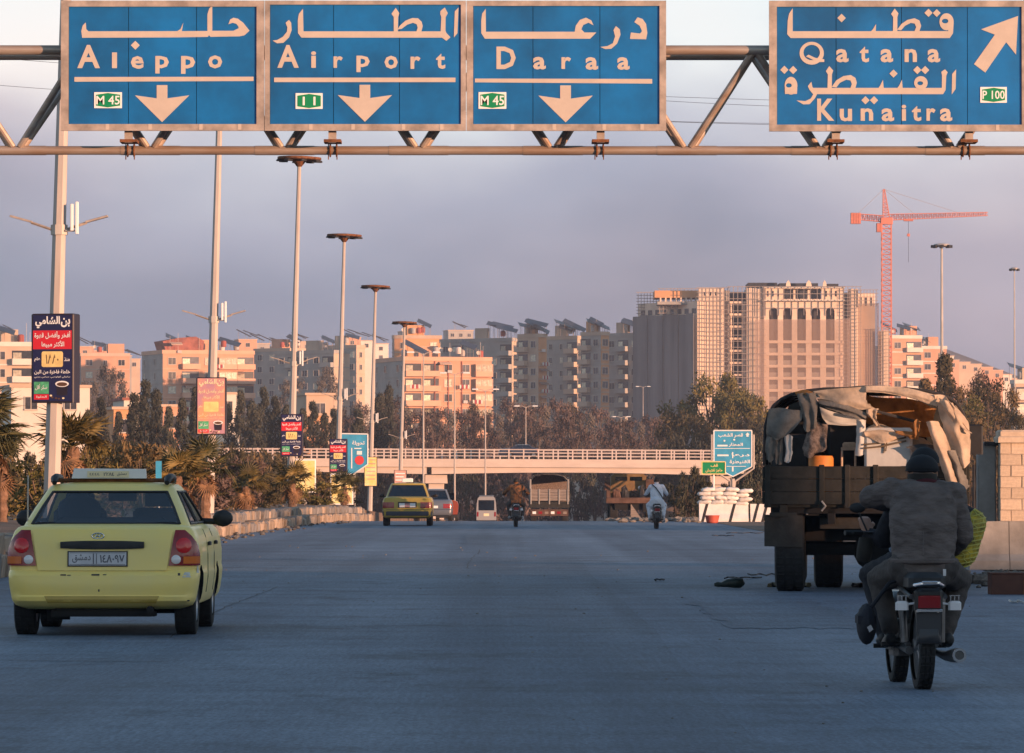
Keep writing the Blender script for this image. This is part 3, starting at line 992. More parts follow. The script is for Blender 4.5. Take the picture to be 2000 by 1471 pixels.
hm2.scale = (.62, .62, 1)

# posters
mk('ad_navy', (.018, .02, .075), .45, coat=.15, spec=.3)
mk('ad_red', (.60, .02, .035), .45)
mk('ad_white', (.82, .82, .82), .5)
mk('ad_gold', (.80, .60, .24), .5, var=.12, scale=6)
mk('ad_cream', (.80, .70, .45), .5)
mk('ad_green', (.08, .36, .18), .5, var=.3, scale=14)
mk('ad_brown', (.11, .055, .03), .5)
mk('ad_frame', (.022, .016, .028), .5)
mk('ad_pink', (.40, .22, .34), .30, var=.2, scale=1.1, col2=(.72, .36, .16), coat=.4)  # low sun glare on the washed poster, put into its colour
mk('ad_yellow', (.80, .58, .14), .5, var=.25, scale=2.2, col2=(.82, .74, .42))
mk('ad_faded', (.62, .34, .28), .55, var=.2, scale=3)
def poster(mastobj, label, w, h, z, style, turn=0.0, dz=.36, px_off=0.0):
    t = thing('poster_box', label, 'poster', (mastobj.location.x + z * LEAN, mastobj.location.y, mastobj.location.z + z), turn, 'posters strapped to the lamp masts')
    d = .19
    mb = MB(); mb.bbox(-w / 2, w / 2, -d, d, -h / 2, h / 2, .02); mb.build('case', M['ad_frame'], t, 20)
    f = -d - .004
    def rect(nm, x0, x1, z0, z1, m, lay=1, par=t):
        mb = MB(); mb.box(x0 * w, x1 * w, f - .002 * lay, f - .002 * lay + .0015, z0 * h, z1 * h); return mb.build(nm, M[m], par, 0)
    a = .455
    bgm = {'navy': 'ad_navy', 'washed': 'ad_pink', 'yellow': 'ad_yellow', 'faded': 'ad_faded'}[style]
    sheet = rect('poster_sheet', -a, a, -.482, .482, bgm, 0)
    if style in ('navy', 'washed'):
        wcol = 'ad_white' if style == 'navy' else 'ad_cream'
        mb = MB()
        def tx(s, x0, x1, z0, z1, b=.02):
            write(mb, arabic(s), x0 * w, x1 * w, z0 * h, z1 * h, f - .0065, 0, b)
        if style == 'navy':
            rect('red_band', -a, a, .10, .31, 'ad_red', 1, sheet)
        tx('بن', .20, .42, .345, .45, .035); tx('الشامي', -.40, .18, .335, .47, .035)
        tx('أفخر وأفضل قهوة', -.42, .43, .215, .30); tx('الأكثر مبيعا', -.25, .28, .115, .195)
        tx('منذ', .28, .41, -.035, .01); tx('عام', -.42, -.28, -.04, .01)
        tx('خلطة فاخرة من البن', -.42, .42, -.185, -.13)
        tx('برازيلي كولومبي حبشي يمني', -.42, .42, -.225, -.2, .005)
        mb.build('lettering', M[wcol], sheet, 0)
        # yellow plate with rounded corners
        mb = MB()
        x0, x1, z0, z1, r = -.25 * w, .25 * w, -.10 * h, .075 * h, .04 * w
        pts = []
        for cx_, cz, a0 in ((x1 - r, z1 - r, 0), (x0 + r, z1 - r, 90), (x0 + r, z0 + r, 180), (x1 - r, z0 + r, 270)):
            pts += [(cx_ + r * math.cos(rad(a0 + q)), cz + r * math.sin(rad(a0 + q))) for q in (0, 45, 90)]
        mb.prism(pts, f - .004, f - .0025); mb.build('year_plate', M['ad_gold'], sheet, 0)
        mb = MB(); write(mb, '١٨٨٠', -.15 * w, .15 * w, -.065 * h, .04 * h, f - .006, 0, .01); mb.build('year_lettering', M['ad_brown' if style == 'navy' else 'ad_gold'], sheet, 0)
        rect('packet', -.43 , -.08, -.40, -.265, 'ad_green', 1, sheet)
        rect('packet_label', -.43, -.08, -.465, -.405, 'ad_red', 1, sheet)
        mb = MB(); write(mb, arabic('سكر أقل'), -.40 * w, -.12 * w, -.36 * h, -.29 * h, f - .0055, 0, .01); write(mb, arabic('الحلوة'), -.38 * w, -.13 * w, -.45 * h, -.42 * h, f - .0055, 0, .01)
        mb.build('packet_lettering', M['ad_white'], sheet, 0)
        mb = MB()
        cxp, czp = .23 * w, -.29 * h
        mb.prism([(cxp - .14 * w, czp), (cxp + .14 * w, czp), (cxp + .12 * w, czp - .13 * h), (cxp - .12 * w, czp - .13 * h)], f - .0035, f - .002, 0)
        mb.prism([(cxp + .16 * w * math.cos(k * .4), czp + .035 * h * math.sin(k * .4)) for k in range(16)], f - .005, f - .0038, 1)
        mb.prism([(cxp + .125 * w * math.cos(k * .4), czp - .004 * h + .023 * h * math.sin(k * .4)) for k in range(16)], f - .0065, f - .0053, 2)
        for k, (bx_, bz_) in enumerate(((.0, -.44), (.09, -.45), (.16, -.455), (.26, -.45), (-.03, -.42))):
            mb.prism([(bx_ * w + .03 * w * math.cos(q), bz_ * h + .011 * h * math.sin(q)) for q in [i * .7854 for i in range(8)]], f - .005 - .0003 * k, f - .0038, (2, 2, 2, 3, 3)[k])
        mb.build('coffee_cup', [M['ad_frame'], M['ad_white'], M['ad_brown'], M['ad_cream']], sheet, 0)
    elif style == 'yellow':
        mb = MB()
        for k in range(6):
            z0 = .38 - k * .13
            mb.box(-.36 * w + .1 * w * (k % 2), .36 * w, f - .004, f - .0025, z0 * h, (z0 + .035) * h)
        mb.build('print_lines', M['ad_faded'], sheet, 0)
    else:
        mb = MB()
        for k in range(4):
            z0 = .3 - k * .17
            mb.box(-.38 * w, .36 * w - .1 * w * (k % 2), f - .004, f - .0025, z0 * h, (z0 + .06) * h)
        mb.build('print_lines', M['ad_white'], sheet, 0)
    return t
poster(masts[0], 'navy and red coffee poster on the nearest mast at the left', .80, 1.60, 3.59, 'navy', rad(-13))
poster(masts[1], 'coffee poster washed pink and orange by the low sun', .83, 1.59, 3.50, 'washed')
poster(masts[2], 'navy and red coffee poster in front of the flyover railing', .83, 1.58, 3.22, 'navy', rad(-3))
poster(masts[3], 'navy and red coffee poster covering part of the blue diversion sign', .84, 1.58, 3.2, 'navy', rad(-3))
poster(masts[4], 'yellow poster on a mast against the flyover beam', .74, 1.68, 3.05, 'yellow')
poster(masts[5], 'faded red and white poster above the farther taxi', .85, 1.3, 3.1, 'faded')

# blue diversion sign behind the fourth mast
def outline_sign(name, label, cat, px, py, D, pts, colm, lw=.05):
    p = W(px, py, D)
    t = thing(name, label, cat, (p.x, p.y, gz(0, D)))
    return t, p.z - gz(0, D)
t, z0 = outline_sign('diversion_sign', 'light blue diversion sign with a red circle behind the masts', 'road sign', 692, 885, 262, None, None)
k = 262 / F
mk('sign_sky', (.05, .30, .50), .4, var=.15, scale=2)
mk('sign_red', (.60, .05, .05), .5)
mb = MB(); mb.prism([(-26 * k, z0 + 37 * k), (25 * k, z0 + 36 * k), (25 * k, z0 - 22 * k), (-4 * k, z0 - 42 * k), (-26 * k, z0 - 36 * k)], 0, .04); mb.build('panel', M['sign_sky'], t, 0)
mb = MB()
for a, b in (((-27, 38), (26, 37)), ((26, 37), (26, -22)), ((26, -22), (-4, -43)), ((-27, 38), (-27, -37)), ((-27, -37), (-4, -43))):
    mb.tube([(a[0] * k, .0, z0 + a[1] * k), (b[0] * k, 0, z0 + b[1] * k)], .035, 6)
mb.build('frame', M['white'], t)
mb = MB()
mb.box(-6 * k, -4 * k, -.012, -.006, z0 - 30 * k, z0 + 10 * k)
write(mb, arabic('تحويلة'), -4 * k, 20 * k, z0 + 14 * k, z0 + 24 * k, -.008)
mb.box(0 * k, 14 * k, -.012, -.006, z0 + 8 * k, z0 + 10 * k)
mb.box(5 * k, 15 * k, -.012, -.006, z0 - 3 * k, z0 + 4 * k)
mb.build('lettering', M['white'], t, 0)
mb = MB(); mb.prism([(10 * k + 9 * k * math.cos(i * .4), z0 - 14 * k + 9 * k * math.sin(i * .4)) for i in range(16)], -.014, -.008); mb.build('red_disc', M['sign_red'], t, 0)
mb = MB(); mb.tube([(0, .08, 0), (0, .08, z0 - 35 * k)], .06, 8); mb.build('post', M['steel'], t)
for px0, px1, py0, py1, D, lab in ((572, 617, 897, 962, 205, 'tall sunlit yellow billboard low behind the navy poster'), (645, 690, 925, 986, 215, 'low yellow billboard among the shrubs by the fourth mast')):
    p = W((px0 + px1) / 2, 0, D)
    t = thing('yellow_billboard', lab, 'billboard', (p.x, D, gz(0, D)))
    k = D / F
    w, a, b = (px1 - px0) * k / 2, W(0, py1, D).z - gz(0, D), W(0, py0, D).z - gz(0, D)
    mb = MB(); mb.bbox(-w, w, 0, .12, a, b, .02); mb.build('case', M['white'], t, 20)
    mb = MB(); mb.box(-w * .9, w * .9, -.006, -.002, a + .06, b - .06); mb.build('poster_sheet', M['ad_yellow'], t, 0)
    mb = MB(); mb.box(-.1, .1, .02, .1, 0, a); mb.build('leg', M['steel'], t, 0)

# blue sign, green sign on the right verge
D = 222; k = D / F
p = W(1431, 885, D)
t = thing('shield_sign', 'tall blue shield shaped direction sign above the sandbags', 'road sign', (p.x, D, gz(0, D)))
z0 = p.z - gz(0, D)
mb = MB(); mb.prism([(-36 * k, z0 + 43 * k), (36 * k, z0 + 43 * k), (36 * k, z0 - 26 * k), (0, z0 - 45 * k), (-36 * k, z0 - 26 * k)], 0, .05); mb.build('panel', M['sign_sky'], t, 0)
mb = MB()
ed = [(-37, 44), (37, 44), (37, -27), (0, -46), (-37, -27), (-37, 44)]
for a, b in zip(ed, ed[1:]):
    mb.tube([(a[0] * k, 0, z0 + a[1] * k), (b[0] * k, 0, z0 + b[1] * k)], .03, 6)
mb.build('border', M['white'], t)
mb = MB()
for sg in (-1, 1):
    mb.tube([(sg * 41 * k, .03, z0 + 36 * k), (sg * 41 * k, .03, z0 - 30 * k), (sg * 30 * k, .03, z0 - 38 * k), (sg * 5 * k, .03, z0 - 55 * k), (sg * 3 * k, .03, z0 - 70 * k)], .045, 8)
mb.tube([(0, .03, 0), (0, .03, z0 - 50 * k)], .09, 8)
mb.build('post', M['pole_paint'], t)
mb = MB()
for s, x0, x1, a, b in (('قصر الشعب', -28, 20, 30, 39), ('المطار', -8, 20, 12, 20), ('درعا', -2, 33, -8, 0), ('القنيطرة', -6, 34, -22, -13)):
    write(mb, arabic(s), x0 * k, x1 * k, z0 + a * k, z0 + b * k, -.006, 0, .02)
for x0, x1, a, b in ((-30, -10, 13, 16), (-30, -8, -6, -3), (-34, 34, 8.5, 9.5), (-12, 26, -26.5, -25.5), (-1.5, 1.5, -36, -26), (-1, 1, -10, 2)):
    mb.box(x0 * k, x1 * k, -.009, -.003, z0 + a * k, z0 + b * k)
ar = [(25, 36), (29, 40), (33, 36), (31, 36), (31, 32), (27, 32), (27, 36)]
mb.prism([(x * k, z0 + z * k) for x, z in ar], -.009, -.003)
for x, z in ((-16, 24), (3, 26)):
    mb.prism([((x + 2 * math.cos(i)) * k, z0 + (z + 2 * math.sin(i)) * k) for i in range(6)], -.009, -.003)
mb.build('lettering', M['white'], t, 0)
D = 186; k = D / F
p = W(1394, 914, D)
t = thing('green_sign', 'small green sign on a white post by the sandbags', 'road sign', (p.x, D, rz(D)))
z0 = p.z - rz(D)
mb = MB(); mb.box(-23 * k, 22 * k, 0, .04, z0 - 11 * k, z0 + 11 * k); mb.build('panel', M['sign_green'], t, 0)
mb = MB()
for a, b in (((-23.5, 12), (22.5, 12)), ((22.5, 12), (22.5, -12)), ((22.5, -12), (-23.5, -12)), ((-23.5, -12), (-23.5, 12))):
    mb.tube([(a[0] * k, 0, z0 + a[1] * k), (b[0] * k, 0, z0 + b[1] * k)], .022, 6)
mb.build('border', M['ad_gold'], t)
mb = MB(); write(mb, arabic('حاجز تفتيش'), -16 * k, 17 * k, z0 - 9 * k, z0 - 1 * k, -.006); write(mb, arabic('قف'), -6 * k, 8 * k, z0 + 2 * k, z0 + 8 * k, -.006); mb.build('lettering', M['ad_gold'], t, 0)
mb = MB(); mb.tube([(0, .06, 0), (0, .06, z0 + 11 * k)], .035, 8); mb.build('post', M['white'], t)

# cables across the sky
for (a, b, D, lab) in (((-40, 163), (1999, 250), 640, 'thin dark overhead cable, upper strand behind the gantry'), ((-40, 110), (2040, 205), 660, 'thin dark overhead cable, topmost of the strands'),
                       ((900, 163), (2040, 211), 670, 'thin dark overhead cable just below the topmost strand'), ((700, 205), (2040, 236), 690, 'thin dark overhead cable, lowest strand right of the signs')):
    pa, pb = W(*a, D), W(*b, D)
    mb = MB(); mb.tube([pa.lerp(pb, i / 20) - Vector((0, 0, 1.2 * (1 - (i / 10 - 1) ** 2))) for i in range(21)], .028, 5)
    tag(mb.build('overhead_cable', M['dark']), lab, 'cable', 'overhead cables across the sky')
# ------------------------------------------------------------------ cars
mk('taxi_yellow', (.93, .71, .19), .45, coat=.2, var=.10, scale=1.3, bump=.03, bscale=9, col2=(.84, .68, .25))
mk('taxi_dull', (.46, .32, .05), .45, coat=.3, var=.1, scale=2)
mk('plastic', (.022, .022, .024), .55, var=.2, scale=10)
mk('underbody', (.012, .012, .013), .9)
mk('car_silver', (.15, .17, .20), .35, metal=.4, coat=.4)
mk('car_navy', (.03, .04, .07), .3, coat=.6)
mk('bumper_blue', (.02, .03, .05), .5)
mk('seat', (.03, .032, .04), .85)
mk('plate', (.55, .55, .57), .5, var=.08, scale=6)
mk('plate_ink', (.10, .10, .12), .6)
mk('scuff', (.05, .05, .05), .8)
mk('primer', (.55, .56, .52), .6, var=.15, scale=12)

class Car:
    """body built as stacked outlines; every level is (z, half width, rear y, front y, corner radius)"""
    def __init__(s, levels, belt, roof):
        s.lv, s.belt, s.roof = levels, belt, roof
    @staticmethod
    def interp(lv, z):
        for a, b in zip(lv, lv[1:]):
            if z <= b[0]:
                t = (z - a[0]) / (b[0] - a[0])
                return [a[k] + (b[k] - a[k]) * t for k in range(1, 5)]
        return list(lv[-1][1:])
    @staticmethod
    def outline(hw, yr, yf, rc, nc=6):
        """right half from the middle of the rear to the middle of the front"""
        P_ = [(0, yr), ((hw - rc) * .5, yr + .0), (hw - rc, yr + .012)]
        for k in range(1, nc + 1):
            a = math.pi / 2 * k / nc
            P_.append((hw - rc + rc * math.sin(a), yr + .012 + rc - rc * math.cos(a)))
        for f in (.12, .25, .4, .55, .7, .85):
            P_.append((hw + .012 * math.sin(math.pi * f), yr + rc + (yf - yr - 2 * rc) * f))
        for k in range(nc + 1):
            a = math.pi / 2 * k / nc
            P_.append((hw - rc + rc * math.cos(a), yf - rc + rc * math.sin(a)))
        P_ += [((hw - rc) * .5, yf + .03), (0, yf + .04)]
        return P_
    def full(s, z, lv, inset=0):
        hw, yr, yf, rc = Car.interp(lv, z)
        h = Car.outline(hw - inset, yr + inset, yf - inset, rc)
        return [(x, y, z) for x, y in h] + [(-x, y, z) for x, y in h[-2:0:-1]]
    def at(s, z, u, off=0.004):
        """point on the lower body u metres round from the middle of the rear"""
        hw, yr, yf, rc = Car.interp(s.lv, z)
        h = Car.outline(hw, yr, yf, rc, 10)
        sg = 1 if u >= 0 else -1
        u = abs(u)
        for a, b in zip(h, h[1:]):
            d = math.hypot(b[0] - a[0], b[1] - a[1])
            if u <= d:
                t = u / d
                n = ((b[1] - a[1]) / d, -(b[0] - a[0]) / d)
                return (sg * (a[0] + (b[0] - a[0]) * t + n[0] * off), a[1] + (b[1] - a[1]) * t + n[1] * off, z)
            u -= d
        return (0, h[-1][1], z)
    def patch(s, mb, z0, z1, ua, ub, n=8, m=6, off=.006, mi=0, thick=.01):
        """panel lying on the body between two edges given as functions of height"""
        rows = []
        for i in range(m + 1):
            z = z0 + (z1 - z0) * i / m
            t = i / m
            a, b = (ua(t) if callable(ua) else ua), (ub(t) if callable(ub) else ub)
            rows.append([s.at(z, a + (b - a) * k / n, off) for k in range(n + 1)])
        back = [[s.at(p[2], 0, 0) for p in r] for r in rows]
        k = MB().grid(rows)
        mb.add(k.v, k.f, mi)
        # rim that gives the panel an edge
        edge = rows[0] + [r[-1] for r in rows[1:]] + rows[-1][-2::-1] + [r[0] for r in rows[-2:0:-1]]
        inn = []
        for i in range(m + 1):
            z = z0 + (z1 - z0) * i / m
            t = i / m
            a, b = (ua(t) if callable(ua) else ua), (ub(t) if callable(ub) else ub)
            inn.append([s.at(z, a + (b - a) * k2 / n, off - thick) for k2 in range(n + 1)])
        e2 = inn[0] + [r[-1] for r in inn[1:]] + inn[-1][-2::-1] + [r[0] for r in inn[-2:0:-1]]
        N = len(edge)
        mb.add(edge + e2, [(i, N + i, N + (i + 1) % N, (i + 1) % N) for i in range(N)], mi)

def wheel_meshes(r, w, hub=.62):
    mb = MB()
    prof = [(r * hub, -w * .48), (r * .86, -w * .5), (r * .97, -w * .44), (r, -w * .3), (r, w * .3), (r * .97, w * .44), (r * .86, w * .5), (r * hub, w * .48)]
    Mx = Matrix.Rotation(math.pi / 2, 4, 'Y')
    mb.lathe(prof, 28, 0, Mx, False)
    for k in range(30):                     # tread blocks
        a = 2 * math.pi * k / 30
        for xx in (-.3, 0, .3):
            Mb = Matrix.Rotation(a, 4, 'X') @ Matrix.Translation((xx * w, 0, r))
            mb.box(-w * .11, w * .11, -r * .075, r * .075, -.002, .006, 0, Mb)
    ty = mb.mesh('wheel', M['tyre'], 40)
    mb = MB()
    mb.lathe([(r * hub, w * .40), (r * (hub - .06), w * .46), (r * (hub - .12), w * .3), (r * .25, w * .28), (r * .18, w * .36), (r * .02, w * .37)], 24, 0, Mx, False)
    mb.lathe([(r * hub, -w * .46), (r * .05, -w * .3)], 24, 0, Mx, False)
    for k in range(5):
        a = 2 * math.pi * k / 5
        Mb = Matrix.Rotation(a, 4, 'X') @ Matrix.Translation((w * .3, 0, r * .38))
        mb.box(-.01, .02, -r * .09, r * .09, -r * .2, r * .2, 0, Mb)
    rim = mb.mesh('rim', M['rim'], 30)
    return ty, rim
def add_wheels(t, r, w, xs, ys_):
    ty, rim = wheel_meshes(r, w)
    for y in ys_:
        for sg in (-1, 1):
            o = link('wheel', ty, t, (sg * xs, y, r))
            q = link('rim', rim, o)
            if sg < 0:
                q.rotation_euler = (0, 0, math.pi)

def car(name, label, cat, loc, rotz, c, L, paint, wb, glass='glass', wheel_r=.29, tw=.185, group=None, hood=(.9, .72), archx=None, pane_off=0.0):
    t = thing(name, label, cat, loc, rotz, group)
    lv = c.lv
    # lower body, closed, with wheel arches cut out
    mb = MB()
    zs = []
    for a, b in zip(lv, lv[1:]):
        zs += [a[0]] if b[0] - a[0] < .08 else [a[0], (a[0] + b[0]) / 2]
    zs.append(lv[-1][0])
    rows = [c.full(z, lv) for z in zs]
    top = zs[-1]
    for k, (ins, dz) in enumerate(((.03, .012), (.09, .022), (.25, .03))):
        hw, yr, yf, rc = Car.interp(lv, top)
        r_ = Car.outline(hw - ins, yr + ins, yf - ins, max(.05, rc - ins * .3))
        rows.append([(x, y, top + dz - .12 * max(0, (y - yf + 1.1) / 1.1) ** 1.5 * 0) for x, y in r_] + [(-x, y, top + dz) for x, y in r_[-2:0:-1]])
    mb.grid(rows, 0, True)
    n = len(rows[0])
    mb.f.append(tuple(range(n - 1, -1, -1))); mb.m.append(1)
    mb.f.append(tuple(range((len(rows) - 1) * n, len(rows) * n))); mb.m.append(0)
    o = mb.build('body', [paint, M['underbody']], t, 0)
    cut = MB()
    W_ = lv[3][1]
    for y in wb:
        for sg in (-1, 1):
            x0, x1 = (W_ - .26, W_ + .2) if sg > 0 else (-W_ - .2, -W_ + .26)
            k = MB().lathe([(wheel_r + .045, x0), (wheel_r + .045, x1)], 28, 0, Matrix.Translation((0, y, wheel_r)) @ Matrix.Rotation(math.pi / 2, 4, 'Y'))
            cut.add(k.v, k.f)
    co = cut.build('cut', [M['underbody']], None, 0)
    if rotz or loc:
        co.parent = t
    bm_ = o.modifiers.new('b', 'BOOLEAN'); bm_.operation = 'DIFFERENCE'; bm_.object = co; bm_.solver = 'EXACT'
    bpy.context.view_layer.update()
    me = bpy.data.meshes.new_from_object(o.evaluated_get(bpy.context.evaluated_depsgraph_get()))
    me.name = 'body'
    bpy.data.objects.remove(co); bpy.data.objects.remove(o)
    me.polygons.foreach_set('use_smooth', [True] * len(me.polygons))
    me.set_sharp_from_angle(angle=rad(32))
    link('body', me, t)
    # cabin: pillars and roof, with openings for the panes
    (zb_, hb, yb0, yb1), (zr, hr, yr0, yr1, crown) = c.belt, c.roof
    def cab(z, inset=0):
        q = (z - zb_) / (zr - zb_)
        q2 = q ** 1.15
        hw = hb + (hr - hb) * q2 - inset
        yr, yf = yb0 + (yr0 - yb0) * q + inset, yb1 + (yr1 - yb1) * q - inset
        rc = .13
        P_ = [(0, yr), ((hw - rc) * .6, yr + .01), (hw - .075, yr + .03)]
        P_ += [(hw - .03, yr + .07), (hw - .004, yr + .13)]
        for f in (.02, .05, .47, .51, .93):
            P_.append((hw, yr + .16 + (yf - yr - .32) * f))
        P_ += [(hw - .004, yf - .13), (hw - .03, yf - .07), (hw - .085, yf - .03), ((hw - rc) * .5, yf), (0, yf + .01)]
        return [(x, y, z) for x, y in P_] + [(-x, y, z) for x, y in P_[-2:0:-1]]
    z1, z2 = zb_ + .035, zr - .045
    rows = [cab(zb_), cab(z1), cab(z1 + (z2 - z1) * .5), cab(z2), cab(zr)]
    n = len(rows[0])
    half = 15
    right_open = {0: 'rear', 1: 'rear', 6: 'side', 8: 'side', 12: 'front', 13: 'front'}
    op = {}
    for k in range(n):
        j = k if k < half - 1 else n - 1 - k
        op[k] = right_open.get(j) if j not in (12, 13) else 'front'
        if j in (6,): op[k] = 'rear_door' + ('R' if k < half - 1 else 'L')
        if j in (8,): op[k] = 'front_door' + ('R' if k < half - 1 else 'L')
    mb = MB()
    panes = {}
    for i in range(4):
        for k in range(n):
            k2 = (k + 1) % n
            quad = [rows[i][k], rows[i][k2], rows[i + 1][k2], rows[i + 1][k]]
            if i in (1, 2) and op[k]:
                panes.setdefault(op[k], []).append(quad)
            else:
                mb.add(quad, [(0, 1, 2, 3)])
    rr_ = []
    for ins, dz in ((0, 0), (.03, .022), (.1, crown * .6), (.25, crown)):
        rr_.append([(x, y, z + dz) for x, y, z in cab(zr, ins)])
    g2 = MB().grid(rr_, 0, True)
    g2.f.append(tuple(range(3 * n, 4 * n))); g2.m.append(0)
    mb.add(g2.v, g2.f)
    # weld
    me = mb.mesh('cabin', paint, 0)
    import bmesh
    b = bmesh.new(); b.from_mesh(me); bmesh.ops.remove_doubles(b, verts=b.verts, dist=.0005); b.to_mesh(me); b.free()
    me.polygons.foreach_set('use_smooth', [True] * len(me.polygons)); me.set_sharp_from_angle(angle=rad(40))
    cabo = link('cabin', me, t)
    nm = {'rear': 'rear_window', 'front': 'windscreen'}
    for k, qs in panes.items():
        mb = MB()
        for q in qs:
            mb.add(q, [(0, 1, 2, 3)])
        pane = mb.build(nm.get(k, 'side_window'), M[glass], t, 60)
        # black rubber round it
        from collections import Counter
        ec = Counter()
        pts = {}
        for q in qs:
            kk = [tuple(round(v, 4) for v in p) for p in q]
            for a, b_ in zip(kk, kk[1:] + kk[:1]):
                ec[tuple(sorted((a, b_)))] += 1
        sm = MB()
        for (a, b_), cnt in ec.items():
            if cnt == 1:
                sm.tube([a, b_], .013, 6)
        sm.build('window_seal', M['plastic'], pane)
    add_wheels(t, wheel_r, tw, lv[3][1] - tw / 2 - .01, wb)
    # what shows through the panes
    mb = MB(); mb.box(-hb + .12, hb - .12, yb0 + .1, yb0 + .55, zb_ + .0, zb_ + .05); mb.build('parcel_shelf', M['seat'], t)
    for x in (-.36, .36):
        y = yb0 + (yb1 - yb0) * .60
        mb = MB(); mb.bbox(x - .24, x + .24, y, y + .14, zb_ - .0, zb_ + .17, .04); mb.bbox(x - .13, x + .13, y + .02, y + .1, zb_ + .18, zb_ + .33, .04); mb.build('seat', M['seat'], t, 30)
    return t

# --- the yellow taxi close by on the left
acc = Car([(.235, .70, .16, 4.1, .26), (.27, .775, .05, 4.18, .24), (.31, .80, .005, 4.22, .24), (.345, .808, .0, 4.23, .24), (.36, .812, .012, 4.22, .24), (.45, .826, .004, 4.22, .23), (.53, .832, .016, 4.21, .22),
           (.555, .83, .045, 4.19, .21), (.575, .824, .075, 4.17, .20), (.72, .828, .085, 4.12, .19), (.84, .812, .105, 4.05, .17), (.915, .782, .14, 3.95, .15), (.945, .755, .19, 3.8, .13)],
          (.94, .735, .40, 3.15), (1.30, .555, 1.02, 2.45, .05))
mk('rail_black', (.01, .01, .011), .6)
tx_ = car('taxi', 'yellow four door taxi seen from behind with a white roof sign', 'taxi', ((199 - VX) / F * 44.5, 44.5, 0), 0, acc, 4.24, M['taxi_yellow'], (.62, 3.06), wheel_r=.285, tw=.19)
mb = MB(); acc.patch(mb, .572, .93, lambda t: -.56 - .05 * t, lambda t: .56 + .05 * t, 12, 6, .014, 0, .02)
lid = mb.build('boot_lid', M['taxi_yellow'], tx_)
def lamp_patch(par, nm, z0, z1, a, b, m, off=.014, n=6):
    for sg in (-1, 1):
        mb = MB()
        acc.patch(mb, z0, z1, (lambda t: sg * (a[0] + (a[1] - a[0]) * t)), (lambda t: sg * (b[0] + (b[1] - b[0]) * t)), n, 4, off, 0, .014)
        mb.build(nm, M[m], par)
for sg in (-1, 1):
    mb = MB(); acc.patch(mb, .615, .925, lambda t: sg * (.575 + .055 * t), lambda t: sg * (.93 - .22 * t * t), 8, 6, .016, 0, .018)
    tl = mb.build('tail_light', M['red_lens'], tx_)
    def disc(z, u, r, m, nm, off=.02, dome=.012):
        mb = MB()
        c0 = Vector(acc.at(z, u, off + dome))
        rows = [[c0 for _ in range(14)]]
        for rr2, h in ((.55, .8), (.85, .4), (1, 0)):
            rows.append([acc.at(z + r * rr2 * math.sin(2 * math.pi * k / 14), u + r * rr2 * math.cos(2 * math.pi * k / 14), off + dome * h) for k in range(14)])
        mb.grid(rows, 0, True)
        mb.build(nm, M[m], tl, 60)
    disc(.79, sg * .705, .068, 'red_lens_bright', 'brake_lens')
    disc(.668, sg * .64, .040, 'clear_lens', 'reverse_lens')
    mb = MB(); acc.patch(mb, .632, .695, lambda t: sg * .70, lambda t: sg * (.905 - .01 * t), 5, 2, .021, 0, .006); mb.build('indicator_lens', M['amber_lens'], tl)
mb = MB()
rows = []
for k in range(15):
    x = -.365 + .73 * k / 14
    h = .036 * (1 - .25 * abs(x / .365) ** 3)
    y = acc.at(.80, x, .024)[1]
    rows.append([(x, y + .02, .795 - h), (x, y - .012, .795 - h), (x, y - .02, .795 + h * .4), (x, y - .012, .795 + h), (x, y + .02, .795 + h)])
mb.grid(rows); mb.build('garnish_strip', M['plastic'], tx_, 40)
def py_(z):
    return acc.at(z, 0, .014)[1]
Mp = Matrix.Translation((-.04, py_(.68) - .012, .675)) @ Matrix.Rotation(-.10, 4, 'X')
mb = MB(); mb.box(-.262, .262, .004, .012, -.068, .068, 0, Mp); mb.build('plate_frame', M['plastic'], tx_)
mb = MB(); mb.box(-.25, .25, 0, .0035, -.058, .058, 0, Mp); pl = mb.build('number_plate', M['plate'], tx_)
mb = MB()
write(mb, '١٤٨٠٩٧', .02, .235, -.035, .035, -.002, 0, .02)
write(mb, arabic('دمشق'), -.22, -.06, -.035, .04, -.002, 0, .01)
mb.box(-.04, -.032, -.003, -.001, -.045, .045); mb.box(-.012, -.006, -.003, -.001, -.045, .045)
for z in (-.052, .049):
    mb.box(-.242, .242, -.003, -.001, z, z + .004)
mb.v = [tuple(Mp @ Vector(p)) for p in mb.v]
mb.build('lettering', M['plate_ink'], pl, 0)
mb = MB()
y = py_(.875)
el = lambda a, b: [(a * math.cos(2 * math.pi * k / 20) - .04, y - .006 + .12 * 0, .872 + b * math.sin(2 * math.pi * k / 20)) for k in range(21)]
mb.tube(el(.052, .026), .005, 6, 0, False)
mb.tube([(-.062, y - .006, .86), (-.050, y - .006, .884)], .005, 6); mb.tube([(-.030, y - .006, .86), (-.018, y - .006, .884)], .005, 6); mb.tube([(-.056, y - .006, .873), (-.024, y - .006, .871)], .004, 6)
mb.build('emblem', M['chrome'], tx_)
